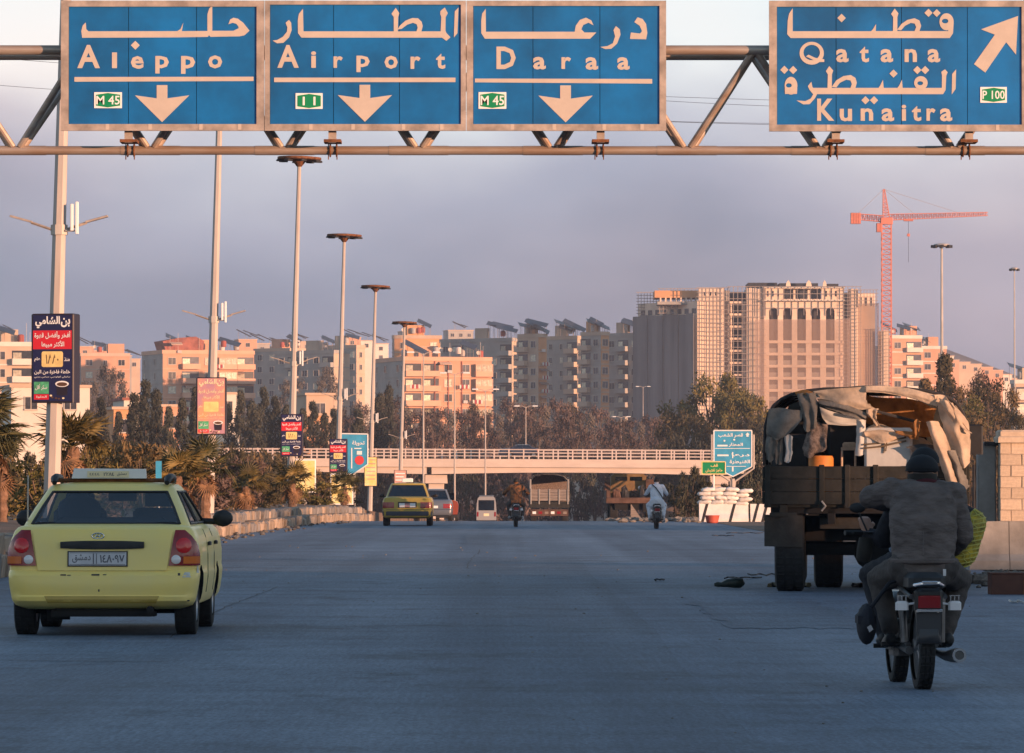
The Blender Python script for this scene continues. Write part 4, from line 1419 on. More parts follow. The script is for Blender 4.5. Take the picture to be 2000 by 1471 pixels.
# bumper details: scuffs, shade of the lower recess as a darker yellow patch, tow eye
mb = MB(); acc.patch(mb, .29, .352, lambda t: -.47 - .03 * t, lambda t: .47 + .03 * t, 8, 2, .006, 0, .02); mb.build('bumper_recess_shade', M['taxi_dull'], tx_)
for u, z, w_, h in ((-.36, .535, .05, .006), (-.30, .532, .03, .004), (-.09, .536, .07, .007), (.01, .537, .03, .004), (.66, .54, .02, .011), (-.03, .40, .012, .01), (.76, .31, .03, .006)):
    mb = MB(); acc.patch(mb, z - h, z + h, u, u + w_, 3, 1, .0025, 0, .003); mb.build('scuff', M['scuff'], tx_)
for u, z, w_, h in ((.70, .535, .09, .022), (.87, .60, .06, .05), (.93, .78, .05, .03)):
    mb = MB(); acc.patch(mb, z - h, z + h, lambda t: u + .02 * t, lambda t: u + w_ - .02 * t, 4, 2, .002, 0, .003); mb.build('filler_patch', M['primer'], tx_)
for sg in (-1, 1):
    mb = MB()
    for yy in (1.42, 2.42):
        pts = [(sg * (Car.interp(acc.lv, z)[0] + .013), yy + (z - .4) * .1, z) for z in (.36, .5, .7, .86, .92)]
        mb.tube(pts, .004, 4)
    mb.build('door_seam', M['plastic'], tx_)
    for yy in (1.55, 2.55):
        mb = MB(); mb.bbox(sg * .845 - .014, sg * .845 + .014, yy, yy + .17, .775, .81, .008); mb.build('door_handle', M['plastic'], tx_)
    mb = MB()
    mb.tube([(sg * .72, 2.72, .985), (sg * .84, 2.70, .98)], .03, 8)
    mb.ball((sg * .905, 2.70, 1.01), (.095, .055, .078), 14)
    mb.build('wing_mirror', M['plastic'], tx_, 60)
    mb = MB()
    mb.tube([(sg * .50, 1.02, 1.335), (sg * .505, 1.1, 1.372), (sg * .51, 1.35, 1.385), (sg * .51, 1.7, 1.38), (sg * .505, 1.95, 1.345)], [.022, .036, .036, .034, .02], 10)
    mb.build('roof_rail', M['plastic'], tx_, 60)
mb = MB()
mb.prism([(-.36, 1.375), (.30, 1.375), (.295, 1.46), (-.34, 1.465)], 1.18, 1.32); rs = mb.build('roof_sign', M['white'], tx_, 20)
mb = MB(); mb.box(-.22, .15, 1.172, 1.178, 1.385, 1.44); mb.build('roof_sign_label', M['ad_cream'], rs)
mb = MB(); write(mb, '٢٢٨٤', -.075, .02, 1.398, 1.428, 1.169); write(mb, arabic('دمشق'), .045, .13, 1.396, 1.43, 1.169, 0, .005); write(mb, '٤٤٤٤', -.20, -.11, 1.402, 1.424, 1.169, 0, .005); mb.build('lettering', M['plate_ink'], rs, 0)
mb = MB(); mb.tube([(-.55, 1.25, 1.358), (.55, 1.25, 1.358)], .02, 8); mb.build('roof_bar', M['rust'], tx_)
mb = MB(); mb.tube([(-.70, .62, .95), (-.695, .60, 1.40)], .0075, 6); mb.tube([(-.70, .62, .94), (-.70, .62, .98)], .018, 8); mb.build('aerial', M['steel'], tx_)
mb = MB(); mb.bbox(-.45, .45, .12, .5, .17, .25, .03); mb.tube([(.42, -.02, .235), (.42, .5, .24)], .03, 10); mb.box(-.5, -.3, .3, .34, .14, .24); mb.tube([(-.7, .62, .22), (.7, .62, .22)], .035, 8); mb.build('underside', M['underbody'], tx_)
mb = MB(); mb.bbox(-.13, .13, 2.42, 2.46, 1.17, 1.25, .015); mb.tube([(0, 2.45, 1.25), (0, 2.5, 1.30)], .012, 6); mb.build('rear_view_mirror', M['plastic'], tx_, 40)
mb = MB(); mb.tube([(0, 2.44, 1.17), (.005, 2.44, 1.09)], .004, 4); mb.ball((.005, 2.44, 1.06), (.02, .01, .035), 8); mb.build('hanging_charm', M['white'], tx_)
mb = MB(); mb.box(-.60, .60, .50, .515, .985, .990); mb.build('parcel_edge', M['seat'], tx_)
mb = MB(); mb.bbox(-.5, .5, 1.12, 1.22, .93, 1.03, .04); mb.build('rear_bench', M['seat'], tx_, 30)
fused('person', [((-.36, 2.05, .9), (-.36, 2.02, 1.12), (.19, .12), (.2, .11), 0), ((-.36, 2.05, 1.13), (-.36, 2.06, 1.20), .055, .05, 1), ((-.36, 2.08, 1.22), (-.36, 2.08, 1.27), (.075, .09), (.07, .085), 2)],
      [mat('driver_shirt', (.03, .035, .06), .9), M['skin'], M['hair']], None, .02)
d_ = bpy.data.objects['person']
d_.location = tx_.location
tag(d_, 'driver of the near yellow taxi, dark top, seen through its rear window', 'person')

# --- the farther taxi, older and boxier, dark bumper
pr = Car([(.24, .68, .12, 3.8, .2), (.29, .76, .02, 3.9, .16), (.34, .785, .0, 3.92, .14), (.50, .795, .0, 3.92, .13), (.525, .795, .03, 3.9, .12), (.54, .79, .07, 3.88, .12), (.70, .80, .075, 3.85, .12), (.82, .78, .09, 3.8, .12), (.90, .745, .12, 3.7, .11), (.915, .72, .16, 3.6, .10)],
         (.91, .70, .45, 2.9), (1.345, .545, 1.0, 2.3, .04))
D = 164.0
tb = car('taxi', 'older boxy yellow taxi farther off with dark bumper and roof sign', 'taxi', ((795.5 - VX) / F * D, D, 0), 0, pr, 3.93, M['taxi_dull'], (.62, 2.97), 'glass_dark', .27, .175)
mb = MB(); pr.patch(mb, .245, .525, -.92, .92, 14, 3, .012, 0, .03); mb.build('bumper', M['bumper_blue'], tb)
for sg in (-1, 1):
    mb = MB(); pr.patch(mb, .575, .76, sg * .42, sg * .80, 5, 2, .012, 0, .014); mb.build('tail_light', M['red_lens'], tb)
    mb = MB(); mb.tube([(sg * .70, 2.5, .93), (sg * .80, 2.48, .95)], .025, 6); mb.ball((sg * .87, 2.48, .965), (.085, .05, .06), 10); mb.build('wing_mirror', M['plastic'], tb, 60)
mb = MB(); mb.box(-.30, .30, .045, .056, .585, .77); mb.build('plate_recess', M['plastic'], tb)
for x in (-.17, .17):
    mb = MB(); mb.box(x - .09, x + .09, .034, .043, .60, .73); mb.build('number_plate_end', M['white'], tb)
mb = MB(); mb.box(-.075, .075, .03, .043, .61, .72); pl = mb.build('number_plate', M['ad_pink'], tb)
mb = MB(); mb.bbox(-.20, .16, 1.3, 1.42, 1.405, 1.53, .02); mb.build('roof_sign', M['white'], tb)
mb = MB(); mb.bbox(-.38, .38, 1.28, 1.34, 1.395, 1.403, .002); mb.build('roof_bar', M['plastic'], tb)
fused('person', [((-.34, 1.95, .9), (-.34, 1.92, 1.14), (.19, .12), (.2, .11), 0), ((-.34, 1.95, 1.15), (-.34, 1.98, 1.27), (.075, .09), (.07, .085), 1)], [M['seat'], M['hair']], tb, .03).name = 'driver'

# --- cars beyond it
D = 214
tc_ = car('parked_car', 'silver saloon partly hidden behind the farther taxi', 'car', ((846 - VX) / F * D, D, rz(D)), 0, pr, 3.93, M['car_silver'], (.62, 2.97), 'glass_dark', .27, .175)
for sg in (-1, 1):
    mb = MB(); pr.patch(mb, .575, .76, sg * .42, sg * .80, 5, 2, .012, 0, .014); mb.build('tail_light', M['red_lens'], tc_)
mb = MB(); mb.bbox(-.2, .2, .03, .05, .58, .68, .004); mb.build('number_plate', M['white'], tc_)
D = 524.6
p = W(1016, 0, D)
cz = ov.location.z + bz(897) - bz0 - .0042 * (p.x - bx0) + .22
nb = car('saloon_car', 'dark navy saloon crossing the flyover behind its railing', 'car', (p.x + 2.0, D, cz), rad(90), acc, 4.24, M['car_navy'], (.62, 3.06), 'glass_dark', .3, .19)
for sg in (-1, 1):
    mb = MB(); acc.patch(mb, .62, .9, sg * .58, sg * .92, 6, 3, .012, 0, .014); mb.build('tail_light', M['red_lens'], nb)
# ------------------------------------------------------------------ apartment blocks behind the trees
mk('wall_peach', (.58, .31, .20), .85, var=.08, scale=.25)
mk('wall_peach_band', (.64, .37, .25), .85, var=.08, scale=.25)
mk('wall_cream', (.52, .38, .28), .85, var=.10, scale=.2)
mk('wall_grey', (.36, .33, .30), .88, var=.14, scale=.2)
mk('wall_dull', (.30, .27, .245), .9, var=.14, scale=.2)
mk('wall_white', (.66, .60, .52), .85, var=.06, scale=.3)
mk('wall_orange', (.62, .31, .15), .85, var=.08, scale=.3)
mk('pane_dark', (.055, .055, .065), .25, var=.5, scale=.8, objvar=.6)
mk('win_frame', (.50, .44, .38), .7)
mk('curtain', (.62, .55, .42), .8, var=.3, scale=2, objvar=.4)
mk('roof_red', (.30, .10, .07), .85, var=.3, scale=.6)
mk('solar', (.035, .04, .055), .35, var=.3, scale=1)
mk('tank', (.55, .50, .47), .6, objvar=.3, var=.1)
mk('tank_red', (.35, .08, .06), .6)
mk('bay_shade', (.05, .046, .05), .9)  # near-black: shade inside the open bays put into the wall colour
mk('netting', (.20, .185, .185), .95, var=.22, scale=.12, stretch=(3, 3, .3), objvar=.12)
mk('net_thin', (.52, .36, .28), .95, var=.14, scale=.12, stretch=(3, 3, .1), alpha=.22)
mk('scaffold', (.30, .25, .22), .7)
mk('stone_new', (.74, .57, .44), .85, var=.09, scale=.25)
mk('crane', (.62, .20, .13), .6)
mk('crane_block', (.55, .17, .11), .7, var=.2, scale=.6)

def win_mesh(w, h, curtain=False):
    mb = MB()
    f = .09
    mb.box(-w / 2, w / 2, .02, .05, 0, h, 0)
    for b in ((-w / 2 - f, -w / 2, -f, h + f), (w / 2, w / 2 + f, -f, h + f)):
        mb.box(b[0], b[1], -.07, .05, b[2], b[3], 1)
    mb.box(-w / 2, w / 2, -.07, .05, h, h + f, 1)
    mb.box(-w / 2 - .1, w / 2 + .1, -.16, .05, -f - .04, -.001, 1)
    mb.box(-.035, .035, -.01, .02, 0, h, 1)
    return mb.mesh('window', [M['curtain' if curtain else 'pane_dark'], M['win_frame']], 0)
_w = {}
def window(w, h, cur):
    k = (round(w, 2), round(h, 2), cur)
    if k not in _w:
        _w[k] = win_mesh(*k)
    return _w[k]
def block(label, xl, xc, xr, ytop, D, beta, fl=3.0, nfl=7, wallL='wall_grey', wallR='wall_peach', band='wall_peach_band', sp=3.1,
          left=None, right=None, seed=1, roof='solar', name='apartment_block', group=None, dep=14.0):
    """block with its near corner at photo column xc; right side runs to xr, left side to xl"""
    s = F / D
    be = rad(beta)
    Lr = max((xr - xc) / (s * math.cos(be)), 1.0)
    Ll = max((xc - xl) / (s * math.sin(be)), 1.0) if beta > 0 else dep
    if xc - xl < 1: Ll = dep
    if xr - xc < 1: Lr = dep
    p = W(xc, ytop, D)
    H = nfl * fl + .9
    t = thing(name, label, 'building', (p.x, D, p.z - H), be, group)
    q = random.Random(seed)
    mb = MB()
    mb.box(0, Lr, .0, Ll, -14, H, 0)
    # left face skin, a thin slab with its shade put into the colour
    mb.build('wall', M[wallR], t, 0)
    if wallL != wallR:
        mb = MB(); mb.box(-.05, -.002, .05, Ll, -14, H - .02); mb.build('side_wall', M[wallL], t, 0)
    mb = MB(); mb.box(-.18, Lr + .12, -.16, Ll + .1, H - .75, H + .05); mb.build('parapet', M[band], t, 0)
    rowsR = right if right is not None else 'w'
    rowsL = left if left is not None else 'w'
    for face, pat, L in (('R', rowsR, Lr), ('L', rowsL, Ll)):
        cols = max(1, int(L / sp))
        cw = L / cols
        for k in range(nfl):
            z = k * fl
            for i in range(cols):
                ch = pat[i % len(pat)]
                u = (i + .5) * cw
                if face == 'R':
                    loc, rz_ = (u, -.03, z + .95), 0
                else:
                    loc, rz_ = (-.08, L - u, z + .95), -math.pi / 2
                if ch == '.':
                    continue
                if ch in 'wn':
                    w_, h_ = (1.5, 1.35) if ch == 'w' else (.8, 1.2)
                    if q.random() < .06: continue
                    o = link('window', window(w_, h_, q.random() < .15), t, loc, rz_)
                elif ch == 'b':         # balcony: opening, slab and parapet
                    mb_ = _w.get(('balc', round(cw, 2), band))
                    if mb_ is None:
                        m2 = MB()
                        m2.box(-cw / 2 + .12, cw / 2 - .12, .0, .03, -.75, 1.55, 0)
                        m2.box(-cw / 2 + .02, cw / 2 - .02, -1.15, .02, -.98, -.82, 1)
                        m2.box(-cw / 2 + .02, cw / 2 - .02, -1.15, -1.05, -.819, .12, 1)
                        for sg in (-1, 1):
                            m2.box(sg * (cw / 2 - .07) - .05, sg * (cw / 2 - .07) + .05, -1.04, -.001, -.819, .12, 1)
                        m2.box(-cw / 2 + .3, -.1, -.02, -.001, -.7, 1.2, 2)
                        mb_ = _w[('balc', round(cw, 2), band)] = m2.mesh('balcony', [M['pane_dark'], M[band], M['curtain']], 0)
                    link('balcony', mb_, t, loc, rz_)
                elif ch == 'g':         # glazed-in balcony
                    mb_ = _w.get(('glaz', round(cw, 2), band))
                    if mb_ is None:
                        m2 = MB()
                        m2.box(-cw / 2 + .02, cw / 2 - .02, -1.1, .0, -.98, .1, 1)
                        m2.box(-cw / 2 + .06, cw / 2 - .06, -1.02, .0, .1, 1.35, 0)
                        for j in range(4):
                            x = -cw / 2 + .06 + (cw - .12) * j / 3
                            m2.box(x - .05, x + .05, -1.07, -1.021, .1, 1.35, 1)
                        m2.box(-cw / 2 + .02, cw / 2 - .02, -1.1, .0, 1.351, 1.5, 1)
                        mb_ = _w[('glaz', round(cw, 2), band)] = m2.mesh('balcony', [M['curtain'], M[band]], 0)
                    link('balcony', mb_, t, loc, rz_)
        for k in range(1, nfl):
            if (face == 'R' and fl > 0):
                m2 = MB(); m2.box(-.02, L, -.1, -.002, k * fl - .12, k * fl + .12); m2.build('floor_band', M[band], t, 0)
            else:
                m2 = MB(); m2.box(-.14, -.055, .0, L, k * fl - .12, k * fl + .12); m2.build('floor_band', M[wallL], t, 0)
    # roof clutter: stair hut, tanks, tilted solar arrays on stands
    m2 = MB(); hx = Lr * q.uniform(.2, .6); m2.box(hx, hx + min(4, Lr * .4), Ll * .4, Ll * .4 + 3.5, H, H + 2.4); m2.build('stair_hut', M[wallR], t, 0)
    for i in range(int(Lr / 4) + 1):
        m2 = MB(); x, y = q.uniform(.6, max(.8, Lr - 1)), q.uniform(.6, max(.8, min(Ll, 6) - .6))
        m2.lathe([(.55, 0), (.6, .1), (.6, 1.1), (.45, 1.3), (.1, 1.36)], 10, 0, Matrix.Translation((x, y, H + .1 + q.uniform(0, .7))))
        m2.build('water_tank', M['tank_red' if q.random() < .2 else 'tank'], t)
    if 's' in roof or roof == 'solar':
        n = max(1, int(Lr / 6)) + (2 if roof == 'solar+' else 0)
        for i in range(n):
            x = Lr * (i + q.uniform(.2, .8)) / n
            y = q.uniform(1.5, 5)
            ln = q.uniform(3.0, 6.0)
            tilt = q.uniform(.2, .5)
            m2 = MB()
            Mx = Matrix.Translation((x, y, H + 2.0 + q.uniform(-.5, .9))) @ Matrix.Rotation(-be + q.uniform(-.15, .25), 4, 'Z') @ Matrix.Rotation(tilt, 4, 'Y') @ Matrix.Rotation(.3, 4, 'X')
            m2.box(-ln / 2, ln / 2, -1.5, 1.5, 0, .07, 0, Mx)
            for a in (-.4, 0, .4):
                for b in (-1.2, 1.2):
                    c = Mx @ Vector((ln * a, b, 0))
                    m2.tube([(c.x, c.y, H), (c.x, c.y, c.z)], .04, 4, 1)
            m2.build('solar_array', [M['solar'], M['scaffold']], t, 0)
    for i in range(int(Lr / 5) + 1):
        m2 = MB(); x, y = q.uniform(.3, Lr), q.uniform(.4, 4)
        h = q.uniform(1.5, 3.6)
        m2.tube([(x, y, H), (x, y, H + h)], .04, 4)
        if q.random() < .5:
            m2.lathe([(.02, 0), (.3, .06), (.45, .18)], 10, 0, Matrix.Translation((x, y - .1, H + h * .5)) @ Matrix.Rotation(rad(70), 4, 'X'), False)
        m2.build('aerial', M['win_frame'], t)
    return t, Lr, Ll, H

# far to near, left to right
B = block
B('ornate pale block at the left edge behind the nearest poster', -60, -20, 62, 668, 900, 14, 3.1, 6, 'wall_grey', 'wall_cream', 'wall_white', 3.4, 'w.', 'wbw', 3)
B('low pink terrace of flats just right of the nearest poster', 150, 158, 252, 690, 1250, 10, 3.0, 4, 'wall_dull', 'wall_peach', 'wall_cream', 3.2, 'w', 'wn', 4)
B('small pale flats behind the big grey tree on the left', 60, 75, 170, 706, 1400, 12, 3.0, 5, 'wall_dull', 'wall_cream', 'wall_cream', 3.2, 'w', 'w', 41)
a_ = B('peach block of flats with side wall greyed for shade and red roof shed', 268, 318, 493, 684, 1050, 20, 2.95, 7, 'wall_grey', 'wall_peach', 'wall_peach_band', 3.3, 'n.', 'wbwgb', 5)
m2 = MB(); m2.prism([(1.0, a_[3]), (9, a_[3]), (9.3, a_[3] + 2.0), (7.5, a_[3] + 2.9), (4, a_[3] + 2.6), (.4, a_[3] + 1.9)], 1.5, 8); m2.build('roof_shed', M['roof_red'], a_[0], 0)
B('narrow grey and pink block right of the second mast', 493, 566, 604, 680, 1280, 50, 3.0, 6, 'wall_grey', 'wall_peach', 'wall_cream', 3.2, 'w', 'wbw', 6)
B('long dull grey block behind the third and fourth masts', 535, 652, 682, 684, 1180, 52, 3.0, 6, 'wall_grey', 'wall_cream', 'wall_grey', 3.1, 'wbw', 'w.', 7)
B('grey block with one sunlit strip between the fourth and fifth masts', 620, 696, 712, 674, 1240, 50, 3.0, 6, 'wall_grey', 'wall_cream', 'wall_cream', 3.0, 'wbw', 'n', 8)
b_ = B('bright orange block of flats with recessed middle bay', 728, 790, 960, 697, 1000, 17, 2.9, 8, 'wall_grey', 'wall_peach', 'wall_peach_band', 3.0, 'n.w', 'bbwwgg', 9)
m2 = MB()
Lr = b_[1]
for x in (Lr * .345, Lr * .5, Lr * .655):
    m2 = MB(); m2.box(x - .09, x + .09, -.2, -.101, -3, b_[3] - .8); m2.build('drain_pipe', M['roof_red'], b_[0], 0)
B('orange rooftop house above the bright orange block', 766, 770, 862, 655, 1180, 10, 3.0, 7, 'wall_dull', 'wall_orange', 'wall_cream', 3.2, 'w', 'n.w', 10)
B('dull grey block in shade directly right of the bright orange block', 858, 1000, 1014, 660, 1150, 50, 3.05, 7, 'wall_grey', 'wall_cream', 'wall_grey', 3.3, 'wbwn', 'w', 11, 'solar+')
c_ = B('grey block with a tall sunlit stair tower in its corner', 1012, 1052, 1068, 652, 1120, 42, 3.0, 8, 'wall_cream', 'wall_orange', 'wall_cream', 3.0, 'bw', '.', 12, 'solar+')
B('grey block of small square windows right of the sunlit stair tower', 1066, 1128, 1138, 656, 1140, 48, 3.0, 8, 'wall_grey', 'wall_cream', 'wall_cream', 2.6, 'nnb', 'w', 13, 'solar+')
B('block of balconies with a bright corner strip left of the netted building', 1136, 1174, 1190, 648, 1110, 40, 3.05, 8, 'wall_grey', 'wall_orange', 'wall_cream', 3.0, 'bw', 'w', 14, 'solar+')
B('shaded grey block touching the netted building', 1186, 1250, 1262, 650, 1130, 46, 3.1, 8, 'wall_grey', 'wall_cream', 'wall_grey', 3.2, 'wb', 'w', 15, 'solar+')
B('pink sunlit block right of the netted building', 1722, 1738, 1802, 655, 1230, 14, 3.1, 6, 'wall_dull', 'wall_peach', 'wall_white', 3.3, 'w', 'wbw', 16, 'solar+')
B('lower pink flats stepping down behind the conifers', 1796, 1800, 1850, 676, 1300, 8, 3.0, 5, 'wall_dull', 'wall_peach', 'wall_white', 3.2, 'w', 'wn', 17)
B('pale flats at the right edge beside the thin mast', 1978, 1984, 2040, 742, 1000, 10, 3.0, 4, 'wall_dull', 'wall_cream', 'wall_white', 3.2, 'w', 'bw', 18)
# houses climbing the hillside and low houses among the trees
def house(label, x0, x1, y0, y1, D, wall, roofm, name='house', deep=9):
    p = W((x0 + x1) / 2, y1, D)
    k = D / F
    w, h = (x1 - x0) * k, (y1 - y0) * k
    t = thing(name, label, 'house', (p.x, D, p.z), rad(12))
    mb = MB(); mb.box(-w / 2, w / 2, 0, 9, -deep, h); mb.build('wall', M[wall], t, 0)
    mb = MB(); mb.box(-w / 2 - .2, w / 2 + .2, -.2, 9.2, h + .002, h + .28); mb.build('roof', M[roofm], t, 0)
    n = max(1, int(w / 3))
    for i in range(n):
        for j in range(max(1, int(h / 3))):
            link('window', window(1.2, 1.2, False), t, (-w / 2 + w * (i + .5) / n, -.03, h - 2.2 - 3 * j))
    return t
for a in (('white walled house behind the nearest mast', 22, 176, 757, 830, 520, 'wall_white', 'wall_cream'), ('little hut with a red roof left of the second mast', 242, 272, 782, 812, 560, 'wall_white', 'roof_red'),
          ('small orange hut among the dark trees on the left', 222, 256, 800, 850, 500, 'wall_orange', 'wall_cream'), ('pale low house between the dark conifers and the second poster', 318, 350, 795, 840, 540, 'wall_peach', 'wall_cream'),
          ('sunlit yellow house between the third and fourth masts', 598, 652, 772, 830, 620, 'wall_cream', 'wall_cream'), ('sunlit cream house low behind the navy poster by the flyover', 590, 640, 812, 850, 580, 'wall_orange', 'wall_cream'),
          ('cream house above the dark trees beside the second poster', 420, 470, 770, 800, 700, 'wall_white', 'wall_cream')):
    house(*a)
hh = random.Random(8)
for i, (x, y) in enumerate(((1862, 708), (1884, 712), (1906, 716), (1928, 722), (1948, 728), (1966, 736), (1874, 722), (1898, 728), (1920, 734), (1940, 742), (1852, 700), (1985, 744))):
    house('small pink hillside house, number %s from the left on the slope' % ['three', 'five', 'seven', 'nine', 'eleven', 'twelve', 'four', 'six', 'eight', 'ten', 'two', 'thirteen'][i] if False else
          ['topmost small house on the right hillside', 'small pink house second down the right hillside', 'pink house midway along the right hillside skyline', 'pink house lower on the right hillside skyline', 'small house near the foot of the hillside skyline', 'lowest small house of the hillside skyline',
           'house in the second hillside row nearest the tall mast', 'second row hillside house above the conifers', 'second row hillside house in the middle of the slope', 'last house of the second hillside row', 'hillside house hidden behind the tall floodlight mast', 'hillside house by the right edge of the sky'][i],
          x - 12, x + 12, y - 4, y + 14, 1750 + 12 * i, hh.choice(('wall_peach', 'wall_cream', 'wall_white')), 'wall_cream')

hq = random.Random(31)
HL = ['tiny hillside house over the left edge rooftops', 'small pink hillside house just right of the nearest poster', 'flat hillside house left of the grey tree', 'pale hillside house above the grey tree', 'dim hillside house right of the grey tree', 'low hillside house left of the peach block',
      'small hillside house just right of the second mast', 'pale hillside house between second and third masts', 'tiny dim hillside house left of the third mast', 'hillside house showing right of the third mast', 'orange hillside house left of the fourth mast', 'pale hillside house right of the fourth mast', 'grey hillside house beside the fifth mast', 'small hillside house left of the rooftop house', 'highest hillside house above the orange block', 'distant hillside house above the long shaded block']
for i, (x, y, w_) in enumerate(((22, 656, 40), (166, 678, 34), (196, 686, 36), (222, 690, 30), (244, 696, 26), (262, 702, 24), (484, 664, 36), (512, 672, 30), (548, 678, 34), (590, 668, 40), (640, 676, 30), (688, 660, 34), (716, 666, 30), (744, 672, 30), (806, 648, 40), (900, 646, 50))):
    hb = house(HL[i], x - w_ / 2, x + w_ / 2, y, y + 34, 1500 + 22 * i, hq.choice(('wall_peach', 'wall_cream', 'wall_grey', 'wall_grey', 'wall_white')), 'wall_cream', 'house', 30)
    for j in range(2):
        m2 = MB()
        k_ = (1500 + 22 * i) / F
        hh_ = 34 * k_
        Mx = Matrix.Translation((hq.uniform(-.3, .3) * w_ * k_, 2, hh_ + 2.2)) @ Matrix.Rotation(hq.uniform(.25, .5), 4, 'Y')
        m2.box(-2.6, 2.6, -1.4, 1.4, 0, .08, 0, Mx)
        for a in (-1.8, 1.8):
            c = Mx @ Vector((a, 0, 0)); m2.tube([(c.x, c.y, hh_), (c.x, c.y, c.z)], .06, 4, 1)
        m2.build('solar_array', [M['solar'], M['scaffold']], hb, 0)
# laundry, awnings and air conditioners on the nearer blocks
mk('cloth_red', (.40, .05, .06), .9)
mk('awning', (.45, .30, .22), .9, objvar=.5, var=.2)
aw = MB(); aw.add([(-1.2, -.9, -.45), (1.2, -.9, -.45), (1.2, -.02, .0), (-1.2, -.02, .0), (-1.2, -.9, -.6), (1.2, -.9, -.6)], [(0, 1, 2, 3), (4, 5, 1, 0)]); aw = aw.mesh('awning', M['awning'], 0)
ac = MB(); ac.bbox(-.45, .45, -.4, 0, 0, .6, .05); ac = ac.mesh('air_conditioner', M['tank'], 0)
ld = MB()
for j in range(5): ld.box(-1.0 + .42 * j, -.68 + .42 * j, -1.22, -1.19, -.75 - .1 * (j % 2), -.02, j % 2)
ld = ld.mesh('laundry', [M['wall_white'], M['cloth_red']], 0)
for (t_, Lr_, Ll_, H_) in (a_, b_, c_):
    for j in range(14):
        u, kf = hq.uniform(1, max(1.2, Lr_ - 1)), hq.randrange(2, 8)
        link(('awning', 'air_conditioner', 'laundry')[j % 3], (aw, ac, ld)[j % 3], t_, (u, -.12 if j % 3 != 2 else -.05, kf * 2.95 + (2.55 if j % 3 == 0 else .3 if j % 3 == 1 else 1.0)))

# ------------------------------------------------------------------ building under construction, netted and scaffolded
D = 1060; s = F / D
k = D / F
nb_ = thing('unfinished_building', 'tall unfinished building wrapped in netting and scaffolding below the crane', 'building', W(1420, 947, D))
def lx(px): return (px - 1420) * k
def lz(py): return CH - nb_.location.z + (HY - py) * k
FLH = 23.7 * k
def slab(px0, px1, py0, py1, y0, y1, nm, m):
    mb = MB(); mb.box(lx(px0), lx(px1), y0, y1, lz(py1), lz(py0)); return mb.build(nm, M[m], nb_, 0)
# west wing: netted flat face turned away from the sun
c0, c1_ = (lx(1362), 0), (lx(1252), 15.5)
def turned(name, ax, ay, bx, by, z0, z1, m, t=.3, pr=0.0):
    """upright sheet from (ax, ay) to (bx, by)"""
    d = Vector((bx - ax, by - ay, 0)); n = Vector((d.y, -d.x, 0)).normalized()
    if n.y > 0: n = -n
    mb = MB()
    a, b = Vector((ax, ay, 0)) + n * pr, Vector((bx, by, 0)) + n * pr
    a2, b2 = a - n * t, b - n * t
    vs = [(p.x, p.y, z) for z in (z0, z1) for p in (a, b, b2, a2)]
    mb.add(vs, [(3, 2, 1, 0), (4, 5, 6, 7), (0, 1, 5, 4), (1, 2, 6, 5), (2, 3, 7, 6), (3, 0, 4, 7)])
    b_ = bpy.data.meshes
    return mb.build(name, M[m], nb_, 0)
mb = MB()
mb.add([(c1_[0], c1_[1], -12), (c0[0], c0[1], -12), (lx(1416), 2.5, -12), (lx(1416), 22, -12), (c1_[0], 24, -12)] + [(c1_[0], c1_[1], lz(588)), (c0[0], c0[1], lz(588)), (lx(1416), 2.5, lz(588)), (lx(1416), 22, lz(588)), (c1_[0], 24, lz(588))],
       [(5, 6, 7, 8, 9), (0, 1, 6, 5), (1, 2, 7, 6), (2, 3, 8, 7), (3, 4, 9, 8), (4, 0, 5, 9)])
mb.build('wing', M['stone_new'], nb_, 0)
nax, nay = c1_[0] - .6, c1_[1]
for i in range(8):
    fa, fb = i / 8, (i + .985) / 8
    turned('netting', nax + (c0[0] - nax) * fa, nay + (c0[1] - nay) * fa, nax + (c0[0] - nax) * fb, nay + (c0[1] - nay) * fb, -12, lz(614 - (i * 5 % 3)), 'netting', .1, .9 + .12 * (i % 2))
for i in range(8):          # open top storey between short columns
    f0 = (i + .15) / 8
    ax, ay = c0[0] + (c1_[0] - c0[0]) * f0, c0[1] + (c1_[1] - c0[1]) * f0
    bx, by = c0[0] + (c1_[0] - c0[0]) * (f0 + .07), c0[1] + (c1_[1] - c0[1]) * (f0 + .07)
    turned('window', ax, ay, bx, by, lz(612), lz(602), 'pane_dark', .05, .06)
slab(1280, 1368, 566, 580, 4, 16, 'roof_storey', 'wall_orange')
for i in range(8):
    slab(1290 + 10 * i, 1293 + 10 * i, 580, 590, 3.6, 4, 'column', 'stone_new')
slab(1285, 1372, 588, 594, 2.6, 17, 'roof_slab', 'wall_grey')
# lit corner bay with stonework, then the open floors, then the arched front
slab(1366, 1416, 562, 900, 1.0, 2.4, 'corner_bay', 'stone_new')
for i in range(3):
    slab(1376 + 11 * i, 1379 + 11 * i, 570, 577, .9, .99, 'window', 'pane_dark')
slab(1416, 1427, 566, 900, 3.0, 14, 'recess_wall', 'wall_dull')
for j in range(13):
    y = 590 + 23.7 * j
    slab(1426, 1462, y - 2, y + 2, 1.6, 14, 'floor_slab', 'stone_new')
    slab(1428, 1431, y + 2.1, y + 21.6, 1.8, 2.2, 'column', 'stone_new')
    slab(1452, 1457, y + 2.1, y + 21.6, 1.8, 2.2, 'column', 'stone_new')
slab(1427, 1461, 568, 900, 6, 14, 'inner_wall', 'bay_shade')
slab(1460, 1492, 562, 900, .6, 14, 'stone_pier', 'stone_new')
# arched front
mb = MB()
x0, x1 = 1492, 1648
zt_, zs = lz(562), lz(616)
arches = [1511, 1538.5, 1566, 1594, 1622]
ow = 8.5
